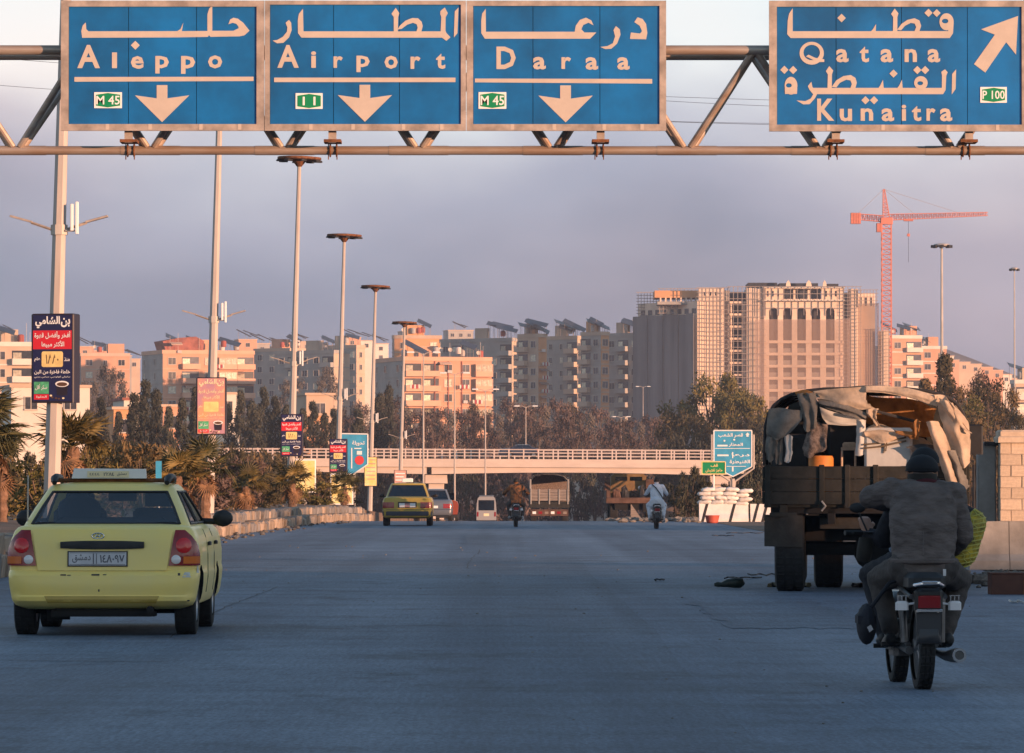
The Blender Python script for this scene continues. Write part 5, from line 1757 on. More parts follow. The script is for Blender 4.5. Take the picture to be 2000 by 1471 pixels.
# wall built as piers and spandrels so that the arches are real openings
edges = [x0] + [e for a in arches for e in (a - ow, a + ow)] + [x1]
for i in range(0, len(edges), 2):
    mb.box(lx(edges[i]), lx(edges[i + 1]), 0, .9, lz(900), lz(600))
for a in arches:
    n = 10
    pts = [(lx(a) + ow * k * math.cos(math.pi * j / n), lz(609) + ow * k * math.sin(math.pi * j / n)) for j in range(n + 1)]
    mb.prism([(lx(a - ow), lz(600) - .001)] + pts[::-1] + [(lx(a + ow), lz(600) - .001)], 0, .9)
mb.box(lx(x0), lx(x1), 0, .9, lz(600) + .001, lz(586))
mb.box(lx(x0), lx(1530), 0, .9, lz(586) + .001, lz(562)); mb.box(lx(1605), lx(x1), 0, .9, lz(586) + .001, lz(562))
mb.build('arched_front', M['stone_new'], nb_, 0)
slab(1494, 1646, 588, 900, 3.0, 16, 'core_wall', 'bay_shade')
for y, m_, y1 in ((562.5, 'wall_dull', 2.5), (586, 'stone_new', 2.0)):
    slab(1530, 1605, y - 2, y + 1.5, -.2, 14, 'lintel', 'stone_new')
slab(1530, 1605, 567, 584, 2.2, 2.6, 'loggia_back', 'pane_dark')
for px in (1552, 1580):
    slab(px - 2, px + 2, 566, 584, .1, .6, 'column', 'stone_new')
for px in (1500, 1510, 1520, 1614, 1623, 1633):
    slab(px - 1.6, px + 1.6, 568, 579, -.06, -.003, 'window', 'pane_dark')
slab(1490, 1650, 585.5, 588, -.5, -.002, 'cornice', 'wall_white')
slab(1490, 1650, 560, 563, -.5, 15, 'cornice', 'wall_white')
for px, w_ in ((1540, 5), (1580, 6), (1611, 4)):
    mb = MB(); mb.prism([(lx(px - w_), lz(560) + .01), (lx(px + w_), lz(560) + .01), (lx(px + w_ * .7), lz(552)), (lx(px), lz(547)), (lx(px - w_ * .7), lz(552))], -.3, .5); mb.build('finial', M['stone_new'], nb_, 0)
slab(1463, 1520, 551, 559.5, 3, 15, 'flat_roof', 'dark'); slab(1524, 1600, 552, 559.5, 3, 15, 'flat_roof', 'dark'); slab(1618, 1640, 553, 559.5, 3, 15, 'flat_roof', 'dark')
for fy in range(5):     # windows and floor lines behind the thin netting
    y = 668 + 23.7 * fy
    slab(x0, x1, y - 3, y + 2.5, -.3, -.004, 'cornice', 'stone_new')
    for a in arches:
        slab(a - 8.4, a + 8.4, y + 12, y + 20, .3, .5, 'balustrade', 'wall_dull')
# east end: recess, slim scaffolded tower, angled netted face
slab(1648, 1664, 570, 900, 4, 14, 'recess_wall', 'wall_dull')
slab(1660, 1676, 564, 900, .2, 5, 'stair_tower', 'stone_new')
slab(1676, 1712, 572, 900, 3.2, 16, 'east_wing', 'stone_new')
for px in (1684, 1694, 1704):
    slab(px - 1.8, px + 1.8, 580, 596, 3.1, 3.19, 'window', 'pane_dark')
turned('netting', lx(1676), 2.8, lx(1716), -1.2, -12, lz(592), 'net_thin', .08)
turned('netting', lx(1716), -1.2, lx(1719), 8, -12, lz(592), 'net_thin', .08)
turned('netting', lx(1474), -1.5, lx(1660), -1.5, -12, lz(624), 'net_thin', .06)
# scaffolding tubes: too thin to tell apart, kept as one mass of tubes per bay
def scaff(px0, px1, py0, py1, y, dx=5.2, dz=7.9):
    mb = MB()
    x = px0
    while x <= px1:
        mb.box(lx(x) - .06, lx(x) + .06, y, y + .12, lz(py1), lz(py0)); x += dx
    z = py0
    while z < py1:
        mb.box(lx(px0) - .4, lx(px1) + .4, y - .13, y - .01, lz(z) - .055, lz(z) + .055); z += dz
    o = mb.build('scaffolding', M['scaffold'], nb_, 0)
    o['kind'] = 'stuff'
scaff(1364, 1422, 562, 860, -.3, 7.2, 8.5); scaff(1424, 1492, 560, 860, -.6, 8.5, 11.85); scaff(1492, 1646, 560, 616, -1.0, 13, 14); scaff(1648, 1680, 560, 860, -.8, 8, 7)
scaff(1718, 1738, 640, 860, 1, 4.5, 7); scaff(1676, 1712, 566, 600, 0, 6, 7); scaff(1250, 1290, 566, 612, 14, 6, 6); scaff(1290, 1362, 562, 612, 5, 7, 8)
slab(1722, 1738, 645, 900, 2, 10, 'hoist_tower', 'stone_new')

# ------------------------------------------------------------------ tower crane
D = 1090; k = D / F
cr_ = thing('tower_crane', 'red lattice tower crane standing behind the netted building', 'crane', W(1732, 900, D))
def cxz(px, py): return (px - 1732) * k, (py - 900) * -k
def lattice(name, a, b, w0, w1, n, r=.1, flat=False):
    """square lattice from a to b with side w"""
    a, b = Vector(a), Vector(b)
    d = (b - a).normalized()
    u = Vector((0, 1, 0))
    v = d.cross(u).normalized()
    mb = MB()
    def P_(t, i):
        w = (w0 + (w1 - w0) * t) / 2
        return a.lerp(b, t) + u * w * (1 if i in (0, 1) else -1) + v * w * (1 if i in (1, 2) else -1)
    for i in range(4):
        mb.tube([P_(0, i), P_(1, i)], r, 4)
    for j in range(n):
        for i in range(4):
            p, q_ = (P_(j / n, i), P_((j + 1) / n, (i + 1) % 4)) if j % 2 else (P_(j / n, (i + 1) % 4), P_((j + 1) / n, i))
            mb.tube([p, q_], r * .6, 3, 0, False)
            mb.tube([P_(j / n, i), P_(j / n, (i + 1) % 4)], r * .55, 3, 0, False)
    return mb.build(name, M['crane'], cr_, 0)
ax, az = cxz(1732, 900); bx_, bz_ = cxz(1732, 436)
lattice('mast', (0, 0, 0), (0, 0, bz_), 2.0, 2.0, 46, .13)
jx0, jz0 = cxz(1738, 424); jx1, jz1 = cxz(1930, 417.5)
lattice('jib', (jx0, 0, jz0), (jx1, 0, jz1), 1.25, .7, 42, .09)
kx0, kz0 = cxz(1726, 427); kx1, kz1 = cxz(1664, 422)
lattice('counter_jib', (kx0, 0, kz0), (kx1, 0, kz1), 1.3, 1.2, 14, .1)
tx0, tz0 = cxz(1732, 430); tx1, tz1 = cxz(1727, 369)
lattice('apex', (tx0, 0, tz0), (tx1, 0, tz1), 1.5, .35, 12, .1)
mb = MB(); mb.bbox(-1.3, 1.3, -1.2, 1.2, bz_ - .2, bz_ + 1.2, .1); mb.build('slewing_ring', M['crane'], cr_)
mb = MB(); mb.bbox(-2.2, -1.1, -1.4, .1, bz_ - 1.9, bz_ + .0, .1); mb.build('cab', M['crane_block'], cr_)
for i in range(4):
    x, z = cxz(1662 + 5 * i, 437)
    mb = MB(); mb.bbox(x, x + .5, -.7, .7, z, z + 2.35, .05); mb.build('counterweight', M['crane_block'], cr_)
for px, py, nm in ((1878, 417, 'tie_bar'), (1790, 420, 'tie_bar'), (1672, 421, 'tie_bar')):
    x, z = cxz(px, py)
    mb = MB(); mb.tube([(tx1, 0, tz1), (x, 0, z)], .045, 4); mb.build(nm, M['scaffold'], cr_)
x, z = cxz(1775, 428); x2, z2 = cxz(1776, 512)
mb = MB(); mb.bbox(x - 1, x + 1, -.6, .6, z - .4, z + .1, .05); mb.build('trolley', M['crane_block'], cr_)
mb = MB(); mb.tube([(x, 0, z - .4), (x, 0, z2)], .05, 4); mb.build('hoist_cable', M['dark'], cr_)
xh, zh = cxz(1775, 456)
mb = MB(); mb.bbox(x - .3, x + .3, -.2, .2, zh - .6, zh, .05); mb.build('hook_block', M['crane_block'], cr_)
# ------------------------------------------------------------------ trees, palms, shrubs
def leafmat(name, c1, c2, ov=.25):
    return mk(name, c1, .8, col2=c2, scale=2.2, spec=.2, objvar=ov, detail=3)
leafmat('leaf_dark', (.034, .038, .028), (.075, .072, .05))
leafmat('leaf_brown', (.085, .060, .054), (.15, .105, .09))
leafmat('leaf_grey', (.10, .085, .075), (.16, .135, .11))
leafmat('leaf_olive', (.06, .062, .022), (.20, .155, .05))
leafmat('leaf_scrub', (.080, .060, .030), (.19, .125, .055))
leafmat('leaf_bush', (.035, .036, .02), (.10, .078, .04))
mk('bark', (.12, .085, .065), .9, var=.3, scale=6)
mk('palm_green', (.035, .042, .018), .6, col2=(.11, .10, .04), scale=3, objvar=.3)
mk('palm_olive', (.07, .062, .02), .6, col2=(.19, .135, .042), scale=3, objvar=.25)
mk('palm_dry', (.20, .115, .06), .8, col2=(.34, .19, .10), scale=3, objvar=.3)
mk('palm_trunk', (.17, .10, .065), .95, var=.35, scale=8, bump=.5)

def leaves(cl, per, size, rnd, name, m, long=1.0):
    """small leaf faces gathered in clumps; cl rows are x, y, z, radius"""
    cl = np.array(cl)
    n = len(cl) * per
    c = np.repeat(cl[:, :3], per, 0)
    r = np.repeat(cl[:, 3], per)
    d = rnd.normal(size=(n, 3)); d /= np.linalg.norm(d, axis=1)[:, None]
    p = c + d * (r * rnd.random(n) ** .5)[:, None] * np.array([1, 1, .8])
    a = rnd.normal(size=(n, 3)); a /= np.linalg.norm(a, axis=1)[:, None]
    b = np.cross(a, d); b /= np.maximum(np.linalg.norm(b, axis=1), 1e-6)[:, None]
    s = size * (.6 + .8 * rnd.random(n))
    a = a * (s * long)[:, None]; b = b * (s * .5)[:, None]
    v = np.stack([p - a, p + b, p + a, p - b], 1).reshape(-1, 3)
    me = bpy.data.meshes.new(name)
    me.vertices.add(4 * n); me.vertices.foreach_set('co', v.ravel())
    me.loops.add(4 * n); me.loops.foreach_set('vertex_index', np.arange(4 * n, dtype=np.int32))
    me.polygons.add(n); me.polygons.foreach_set('loop_start', np.arange(0, 4 * n, 4, dtype=np.int32))
    me.update(calc_edges=True); me.validate()
    me.materials.append(m)
    return me
protos = {}
def tree_proto(kind, seed):
    rnd = np.random.default_rng(seed)
    cl = []
    limbs = []
    if kind == 'conifer':
        for i in range(70):
            z = .1 + .88 * rnd.random() ** .8
            r = (.19 * (1 - z) ** .75 + .012) * (.5 + .6 * rnd.random())
            a = rnd.random() * 6.283
            cl.append((r * math.cos(a), r * math.sin(a), z, .045 + .03 * (1 - z)))
        lm, per, size = 'leaf_dark', 60, .0125
    elif kind == 'broad':
        for i in range(90):
            z = .22 + .74 * rnd.random()
            rr = .46 * math.sin(math.pi * min(1, max(.08, (z - .2) / .86))) ** .7
            r = rr * (.45 + .6 * rnd.random())
            a = rnd.random() * 6.283
            cl.append((r * math.cos(a), r * math.sin(a), z, .07 + .04 * rnd.random()))
            if i % 6 == 0: limbs.append(cl[-1])
        lm, per, size = 'leaf_olive', 110, .014
    elif kind == 'winter':
        for i in range(60):
            z = .22 + .74 * rnd.random()
            rr = .30 * math.sin(math.pi * min(1, max(.1, (z - .1) / .95))) ** .6
            r = rr * (.3 + .75 * rnd.random())
            a = rnd.random() * 6.283
            cl.append((r * math.cos(a), r * math.sin(a), z, .075))
            if i % 4 == 0: limbs.append(cl[-1])
        lm, per, size = 'leaf_brown', 95, .0105
    else:
        for i in range(40):
            z = .08 + .8 * rnd.random() ** .9
            rr = .5 * math.sin(math.pi * (.25 + .72 * z)) ** .6
            r = rr * (.3 + .8 * rnd.random())
            a = rnd.random() * 6.283
            cl.append((r * math.cos(a), r * math.sin(a), z, .10 + .07 * rnd.random()))
        lm, per, size = 'leaf_bush', 55, .028
    out_ = {}
    me = leaves(cl, per, size, rnd, 'crown', M[lm], 1.5)
    mb = MB()
    if kind == 'bush':
        for i in range(7):
            a = i * .9
            mb.tube([(0, 0, 0), (.1 * math.cos(a), .1 * math.sin(a), .3), (.3 * math.cos(a), .3 * math.sin(a), .75)], [.02, .015, .006], 5)
    else:
        mb.tube([(0, 0, 0), (.006, 0, .3), (0, .005, .6), (0, 0, .92)], [.026, .02, .012, .003], 7)
        for c in limbs:
            z0 = max(.15, c[2] - .3)
            mb.tube([(0, 0, z0), (c[0] * .5, c[1] * .5, z0 + (c[2] - z0) * .6), c[:3]], [.012, .008, .003], 5)
    return me, mb.mesh('trunk', M['bark'])
def proto(kind, i):
    k = (kind, i)
    if k not in protos:
        protos[k] = tree_proto(kind, 11 + i * 7 + len(kind))
    return protos[k]
_variants = {}
def crown_with(me, mname):
    k = (me.name, mname)
    if k not in _variants:
        c = me.copy(); c.materials.clear(); c.materials.append(M[mname]); _variants[k] = c
    return _variants[k]
LAND = [(0, 'the left edge'), (105, 'the nearest mast'), (268, 'the peach block'), (420, 'the second mast'), (575, 'the third mast'), (665, 'the fourth mast'), (725, 'the yellow poster mast'), (785, 'the mast above the farther taxi'),
        (850, 'the flyover pier'), (890, 'the lamp by the orange block'), (948, 'the second double lamp'), (1024, 'the dark car'), (1112, 'the lamp over the trees'), (1213, 'the farthest lamp pair'), (1300, 'the netted building'), (1431, 'the blue shield sign'),
        (1560, 'the tarp truck'), (1732, 'the red crane'), (1840, 'the tall floodlight mast'), (1982, 'the thin right mast')]
_seen = {}
def where(px):
    b = min(LAND, key=lambda a: abs(a[0] - px))
    d = px - b[0]
    rel = 'in line with' if abs(d) <= 7 else ('close left of' if -24 < d < 0 else 'close right of' if 0 < d < 24 else 'well left of' if d < 0 else 'well right of')
    return rel + ' ' + b[1]
def tree(kind, px, ytop, wpx, D, name, phrase, cat, group, leaf=None, seed=0, X=None, base=None):
    k = D / F
    x = (px - VX) * k
    z0 = gz(x, D) if base is None else base
    zt_ = CH + (HY - ytop) * k
    h = zt_ - z0
    nat = {'conifer': .40, 'broad': .80, 'winter': .68, 'bush': 1.1}[kind]
    wx = wpx * k / (h * nat)
    lab = phrase + ' ' + where(px)
    n = _seen[lab] = _seen.get(lab, 0) + 1
    if n > 1:
        lab = phrase + ' ' + ['', '', 'farther back', 'deepest'][min(n, 3)] + ' ' + where(px)
    t = thing(name, lab, cat, (x, D, z0), seed * 1.3, group)
    t.scale = (h * wx, h * wx, h)
    c, tr = proto(kind, seed % 4)
    link('crown' if kind != 'bush' else 'foliage', crown_with(c, leaf) if leaf else c, t)
    link('trunk' if kind != 'bush' else 'stems', tr, t)
    return t
# dark conifers on the left, in front of and beside the flyover
cq = random.Random(4)
for px, yt, w, D in ((172, 800, 46, 440), (198, 778, 52, 470), (232, 806, 44, 450), (262, 768, 60, 450), (284, 742, 62, 470), (306, 760, 56, 450), (330, 796, 46, 440), (356, 780, 50, 460), (382, 758, 46, 480), (402, 786, 44, 450), (446, 790, 44, 540), (470, 764, 46, 560),
                     (492, 782, 52, 545), (516, 758, 50, 560), (538, 776, 50, 550), (560, 790, 46, 540), (592, 800, 44, 548), (612, 786, 50, 556), (634, 806, 44, 545), (500, 800, 60, 538), (652, 800, 40, 560), (700, 800, 50, 570), (742, 768, 54, 600), (760, 752, 46, 620)):
    tree('conifer', px, yt, w * 1.15, D, 'conifer_tree', 'dark slender conifer', 'tree', 'dark conifers left of the road', None, cq.randrange(4))
tree('winter', 214, 708, 96, 760, 'winter_tree', 'large hazy grey brown tree', 'tree', None, 'leaf_grey', 2)
tree('winter', 178, 730, 70, 780, 'winter_tree', 'smaller hazy grey tree', 'tree', None, 'leaf_grey', 1)
tree('winter', 628, 716, 90, 820, 'winter_tree', 'wide hazy grey tree', 'tree', None, 'leaf_grey', 3)
tree('winter', 575, 730, 80, 840, 'winter_tree', 'hazy grey tree', 'tree', None, 'leaf_grey', 0)
# brown winter trees beyond the flyover
for i, px in enumerate(range(668, 1310, 23)):
    yt = 800 - 26 * math.sin((px - 640) / 90.0) ** 2 - cq.uniform(-8, 16) + (16 if px > 1190 else 0)
    if 770 < px < 850: yt += 12
    tree('winter', px + cq.uniform(-8, 8), yt, cq.uniform(74, 104), 640 + 40 * (i % 4) + cq.uniform(-12, 12), 'winter_tree', ['purplish brown bare looking tree', 'dull brown tree', 'brown grey wintry tree', 'reddish brown tree'][i % 4], 'tree', 'brown trees beyond the flyover', ['leaf_brown', 'leaf_scrub', 'leaf_brown', 'leaf_grey'][(i * 7) % 4], i % 4)
for i, px in enumerate(range(440, 1260, 38)):
    tree('bush', px, cq.uniform(856, 884), cq.uniform(60, 90), 548 + 9 * (i % 3), 'shrub', ['low dark shrub beneath the flyover', 'low brown shrub beneath the flyover'][i % 2], 'shrub', 'shrubs beneath and behind the flyover', ['leaf_dark', 'leaf_brown'][i % 2], i % 4, None, -3.5)
for i, px in enumerate(range(900, 1300, 27)):
    tree('bush', px, cq.uniform(950, 985), cq.uniform(50, 76), 640 + 14 * (i % 3), 'shrub', ['small brown thicket under the flyover', 'small dark thicket under the flyover'][i % 2], 'shrub', 'shrubs beneath and behind the flyover', ['leaf_brown', 'leaf_dark'][i % 2], i % 4, None, -4.5)
# right side
for j, (px, yt, w, D) in enumerate(((1336, 806, 100, 556), (1392, 731, 150, 570), (1436, 768, 120, 562), (1470, 806, 80, 550))):
    tree('broad', px, yt, w * 1.12, D, 'broadleaf_tree', ['low dark leafy tree', 'tallest leafy olive tree', 'leafy olive tree', 'small leafy olive tree'][j], 'tree', 'leafy trees right of the flyover', ['leaf_bush', None, None, 'leaf_bush'][j], j)
for j, (px, yt, w, D) in enumerate(((1318, 838, 60, 546), (1352, 842, 80, 548), (1400, 850, 90, 546), (1452, 880, 60, 280), (1490, 850, 80, 280))):
    tree('bush', px, yt, w, D, 'shrub', 'dark tall shrub below the leafy trees', 'shrub', 'dark shrubs right of the road', 'leaf_dark', j)
for j, (px, yt, w, D) in enumerate(((1322, 930, 50, 215), (1346, 905, 64, 212), (1372, 925, 46, 209), (1420, 940, 50, 214), (1465, 930, 60, 216))):
    tree('bush', px, yt, w, D, 'shrub', 'black green roadside shrub', 'shrub', 'dark shrubs right of the road', 'leaf_dark', j + 1)
for j, (px, yt, w, D) in enumerate(((1808, 742, 66, 430), (1846, 690, 74, 420), (1872, 742, 80, 400), (1902, 720, 84, 430), (1936, 722, 84, 410), (1964, 742, 80, 420), (1990, 800, 70, 390), (1886, 770, 90, 380), (1930, 790, 100, 370), (1842, 770, 80, 385))):
    tree('conifer' if j in (0, 1) else 'winter', px, yt, w * 1.35, D, 'conifer_tree' if j in (0, 1) else 'pine_tree', ['dark slim conifer', 'tallest dark conifer', 'bushy brown pine', 'bushy russet pine', 'rounded brown pine', 'rounded dark pine', 'low brown pine', 'low olive pine', 'broad low russet pine', 'low dark pine'][j], 'tree', 'pines behind the tarp truck', ['leaf_scrub', 'leaf_bush', 'leaf_scrub', 'leaf_brown', 'leaf_bush', 'leaf_scrub', 'leaf_bush', 'leaf_olive', 'leaf_scrub', 'leaf_bush'][j], j % 4)
for j, (px, yt, w) in enumerate(((1500, 880, 70), (1560, 870, 80), (1640, 880, 90), (1720, 880, 90), (1790, 860, 90), (1850, 850, 80), (1900, 858, 60), (1948, 846, 70))):
    tree('bush', px, yt, w, 300 + 5 * j, 'shrub', 'brown shrub in the gap behind the truck', 'shrub', 'dark shrubs right of the road', 'leaf_scrub', j % 4)

# scrub on the raised bed
for j in range(46):
    D = 100 + 150 * (j / 46) ** .8
    k = D / F
    x = kx(D) - cq.uniform(1.6, 7.5)
    h = cq.uniform(.9, 1.9) * (1.15 if j % 3 else .8)
    px = VX + x / k
    zb_ = rz(D) + .5
    tree('bush', px, HY - (zb_ + h - CH) / k, cq.uniform(1.5, 2.4) / k, D, 'shrub', ['dry brown scrub bush', 'dark green scrub bush', 'olive scrub bush', 'rusty scrub bush'][j % 4] + [' on the near bed', ' on the middle bed', ' on the far bed'][min(2, j // 16)], 'shrub', 'scrub bushes on the raised bed', ['leaf_scrub', 'leaf_bush', 'leaf_olive', 'leaf_brown'][j % 4], j % 4, None, zb_ - .1)
for j in range(22):
    D = 150 + 12 * j
    k = D / F
    px = 180 + 17 * j + cq.uniform(-14, 14)
    tree('bush', px, cq.uniform(846, 882), cq.uniform(80, 110), D, 'shrub', ['tall brown thicket behind the palms', 'tall olive thicket behind the palms'][j % 2], 'shrub', 'thicket behind the raised bed', ['leaf_scrub', 'leaf_bush'][j % 2], j % 4, None, rz(D))
for j in range(7):
    tree('bush', -30 + 36 * j, cq.uniform(850, 890), 90, 118 + 6 * j, 'shrub', ['deep shaded bush behind the taxi', 'brown bush behind the taxi'][j % 2], 'shrub', 'thicket behind the raised bed', ['leaf_dark', 'leaf_scrub'][j % 2], j % 4, None, .3)

# fan palms
def frond_mesh(seed, m, droop):
    q = random.Random(seed)
    mb = MB()
    pts = [(0, 0, 0), (.22, 0, .03), (.45, 0, .04 - droop * .08)]
    mb.tube(pts, [.018, .012, .008], 5)
    tip = Vector(pts[-1])
    n = 19
    for i in range(n):
        a = (i / (n - 1) - .5) * 4.2
        L = (.62 - .10 * abs(a)) * q.uniform(.85, 1.08)
        d = Vector((math.cos(a), math.sin(a), .10 - .05 * abs(a)))
        side = Vector((-math.sin(a), math.cos(a), 0)) * .028
        p1 = tip + d * L * .55
        p2 = tip + d * L + Vector((0, 0, -droop * q.uniform(.15, .5) * L))
        v = [tip, p1 + side + Vector((0, 0, .01)), p2, p1 - side + Vector((0, 0, .01)), p1 - Vector((0, 0, .012))]
        mb.add(v, [(0, 4, 1), (1, 4, 2), (0, 3, 4), (3, 2, 4)])
    return mb.mesh('frond', M[m], 0)
fr = {m: [frond_mesh(i, m, dr) for i, dr in enumerate((.4, .8, 1.2))] for m in ('palm_green', 'palm_olive', 'palm_dry')}
def palm(label, px, D, ycrown, R, m, n, dry, seed, lean=0.0):
    k = D / F
    x = (px - VX) * k
    z0 = rz(D) + .45
    zc = CH + (HY - ycrown) * k
    t = thing('fan_palm', label, 'palm', (x, D, z0), 0, 'fan palms on the raised bed')
    q = random.Random(seed)
    h = max(zc - z0, .3)
    mb = MB()
    n_ = 10
    mb.tube([(lean * (i / n_) ** 2, 0, h * i / n_) for i in range(n_ + 1)], [.13 * R + .05 * R * (i % 2) * (1 - .3 * i / n_) for i in range(n_ + 1)], 10)
    mb.build('trunk', M['palm_trunk'], t, 0)
    for i in range(n + dry):
        isd = i >= n
        el = q.uniform(-.2, 1.25) if not isd else q.uniform(-1.5, -.7)
        o = link('frond', fr['palm_dry' if isd else m][i % 3], t, (lean, 0, h - (q.uniform(0, .25 * R) if isd else 0)))
        o.rotation_euler = (q.uniform(-.4, .4), -el, q.uniform(0, 6.283))
        s_ = R * q.uniform(.8, 1.1) * (.8 if isd else 1)
        o.scale = (s_, s_, s_)
    return t
palm('large dark fan palm cut off by the left edge', -34, 84, 842, .95, 'palm_green', 34, 10, 1)
palm('second dark fan palm low at the left edge', 4, 96, 900, .72, 'palm_green', 24, 4, 2)
palm('olive fan palm with a skirt of dry fronds behind the nearest mast', 138, 110, 872, 1.0, 'palm_olive', 24, 26, 3, .05)
palm('green fan palm beside the second mast', 400, 122, 912, .88, 'palm_green', 24, 12, 4)
palm('low olive fan palm right of the taxi roof', 345, 112, 930, .85, 'palm_olive', 20, 10, 5)
palm('small fan palm at the foot of the third mast', 570, 172, 940, .9, 'palm_olive', 22, 8, 6)
palm('small dark fan palm at the foot of the fourth mast', 672, 205, 950, .9, 'palm_green', 20, 6, 7)
palm('dry fan palm between the second and third masts', 480, 150, 950, .85, 'palm_olive', 18, 14, 8)
# ------------------------------------------------------------------ checkpoint: barriers, sandbags, bucket
mk('barrier_white', (.72, .69, .66), .75, var=.08, scale=3, bump=.15)
mk('barrier_black', (.02, .02, .022), .7)
mk('sandbag', (.68, .64, .60), .9, var=.10, scale=9, bump=.4, bscale=30, objvar=.1)
mk('bucket_red', (.45, .09, .06), .6, var=.15, scale=5)
mk('cardboard', (.095, .038, .026), .8, var=.2, scale=4)
mk('rubble', (.15, .135, .12), .9, var=.3, scale=5, bump=.5, objvar=.3)
D = 182; k = D / F
def barrier(label, px0, px1, py0, py1, stripes):
    p = W((px0 + px1) / 2, py1, D)
    t = thing('concrete_barrier', label, 'barrier', (p.x, D, rz(D) - .0), 0, 'striped barriers at the checkpoint')
    w, h = (px1 - px0) * k, (py1 - py0) * k
    prof = [(0, 0), (.0, .12), (.16, .3), (.22, h), (.42, h), (.48, .3), (.64, .12), (.64, 0)]
    def xs(y, z0, z1, sx):
        return sx
    mb = MB()
    n = len(prof)
    vs = [(-w / 2, y, z) for y, z in prof] + [(w / 2, y, z) for y, z in prof]
    fs = [(i, n + i, n + (i + 1) % n, (i + 1) % n) for i in range(n)] + [tuple(range(n - 1, -1, -1)), tuple(range(n, 2 * n))]
    mb.add(vs, [f[::-1] for f in fs]); mb.build('body', M['barrier_white'], t, 20)
    for fx in stripes:
        mb = MB()
        for (y0, z0), (y1, z1) in zip(prof[:3], prof[1:4]):
            a, b = -w / 2 + w * fx + z0 * .28, -w / 2 + w * fx + z1 * .28
            mb.add([(a - .05, y0 - .006, z0 + .001), (a + .05, y0 - .006, z0 + .001), (b + .05, y1 - .006, z1), (b - .05, y1 - .006, z1)], [(0, 1, 2, 3)])
        mb.build('stripe', M['barrier_black'], t, 0)
    return t
barrier('long white concrete barrier with black slanting stripes under the sandbags', 1366, 1462, 982, 1019, (.06, .62))
barrier('short white striped barrier between the sandbags and the truck', 1466, 1512, 984, 1019, (.12, .5))
q = random.Random(12)
def bag_mesh(seed):
    q = random.Random(seed)
    rows = []
    for i in range(13):
        u = i / 12 * 2 - 1
        e = (1 - abs(u) ** 3.2) ** .5
        rows.append([(u * .235, math.cos(a) * .15 * (.25 + .75 * e) * (1 + .05 * math.sin(3 * a + seed)), math.copysign(abs(math.sin(a)) ** .75, math.sin(a)) * (.012 + .062 * e) * (1 + .12 * math.sin(7 * u + seed) + .1 * q.uniform(-1, 1))) for a in [2 * math.pi * j / 14 for j in range(14)]])
    mb = MB(); mb.grid(rows, 0, True)
    mb.f.append(tuple(range(14))); mb.m.append(0)
    mb.f.append(tuple(range(12 * 14 + 13, 12 * 14 - 1, -1))); mb.m.append(0)
    return mb.mesh('sandbag', M['sandbag'], 50)
bm4 = [bag_mesh(i) for i in range(5)]
rown = ['bottom', 'second', 'third', 'top']
stn = ['leftmost pile', 'pile behind the green sign post', 'pile under the shield sign', 'rightmost pile']
for c in range(4):
    for r in range(4):
        px = 1379 + 24.5 * c + q.uniform(-2, 2) + (4 if r % 2 else -2)
        z = CH + (HY - (981 - 8.2 * r + (3 if c == 3 else 0))) * k
        o = link('sandbag', bm4[(c * 3 + r) % 5], None, ((px - VX) * k, D + .32 + q.uniform(-.03, .03), z))
        o.rotation_euler = (q.uniform(-.06, .06), q.uniform(-.09, .09), q.uniform(-.15, .15))
        o.scale = (1.16, 1.1, 1.12)
        tag(o, 'white sandbag, %s layer of the %s on the barrier' % (rown[r], stn[c]), 'sandbag', 'white sandbags on the barrier')
D2 = 176; k2 = D2 / F
t = thing('planter', 'dented red brown tub in front of the striped barrier', 'tub', ((1391 - VX) * k2, D2, 0))
mb = MB(); mb.lathe([(.16, 0), (.20, .03), (.245, .24), (.26, .27), (.235, .27), (.20, .06)], 18, 0, None, False); mb.lathe([(.01, .02), (.18, .02)], 18, 0, None, False); mb.build('tub', M['bucket_red'], t)
mb = MB(); mb.lathe([(.225, .2), (.12, .235), (.01, .24)], 14, 0, None, False); mb.build('soil', M['soil'], t)

# ------------------------------------------------------------------ block pillar, slab wall and kerb on the right
mk('block', (.52, .41, .31), .9, var=.12, scale=5, bump=.35, bscale=25, objvar=.10)
mk('mortar', (.30, .25, .21), .95)
D = 80; k = D / F
def zz(py, D=80): return CH + (HY - py) * D / F
def xx(px, D=80): return (px - VX) * D / F
base = zz(1018)
t = thing('block_pillar', 'sunlit pillar of pale concrete blocks at the right edge', 'pillar', (xx(1953), D, base))
wp = xx(2040) - xx(1953)
mb = MB(); mb.box(.012, wp - .012, .012, .5, 0, zz(865) - base); mb.build('mortar', M['mortar'], t, 0)
q = random.Random(3)
rows_ = 7
rh = (zz(865) - base) / rows_
bm5 = []
for i in range(4):
    m2 = MB(); m2.bbox(0, 1, 0, 1, 0, 1, .03); m2.v = [(x + q.uniform(-.012, .012), y + q.uniform(-.01, .01), z + q.uniform(-.02, .02)) for x, y, z in m2.v]
    bm5.append(m2.mesh('concrete_block', M['block'], 20))
for r in range(rows_):
    x = 0.0
    ws = [.34, .36] if r % 2 else [.17, .35, .18]
    for w_ in ws:
        o = link('concrete_block', bm5[q.randrange(4)], t, (x + .004, q.uniform(-.006, .006), r * rh + .004))
        o.scale = (w_ - .010, .3, rh - .010)
        x += w_
mb = MB(); mb.bbox(-.05, wp, -.06, .56, 0, .10, .02); mb.bbox(-.02, wp, -.02, .52, .102, .20, .03); mb.build('cap_stone', M['block'], t, 20, (0, 0, zz(865) - base + .002))
t = thing('slab_wall', 'grey concrete slab wall standing between the truck and the block pillar', 'wall', (xx(1914), D + .35, -.02))
mb = MB(); mb.bbox(0, xx(1950) - xx(1914), 0, .3, 0, zz(860), .02); mb.build('slab', M['concrete_grey'], t, 20)
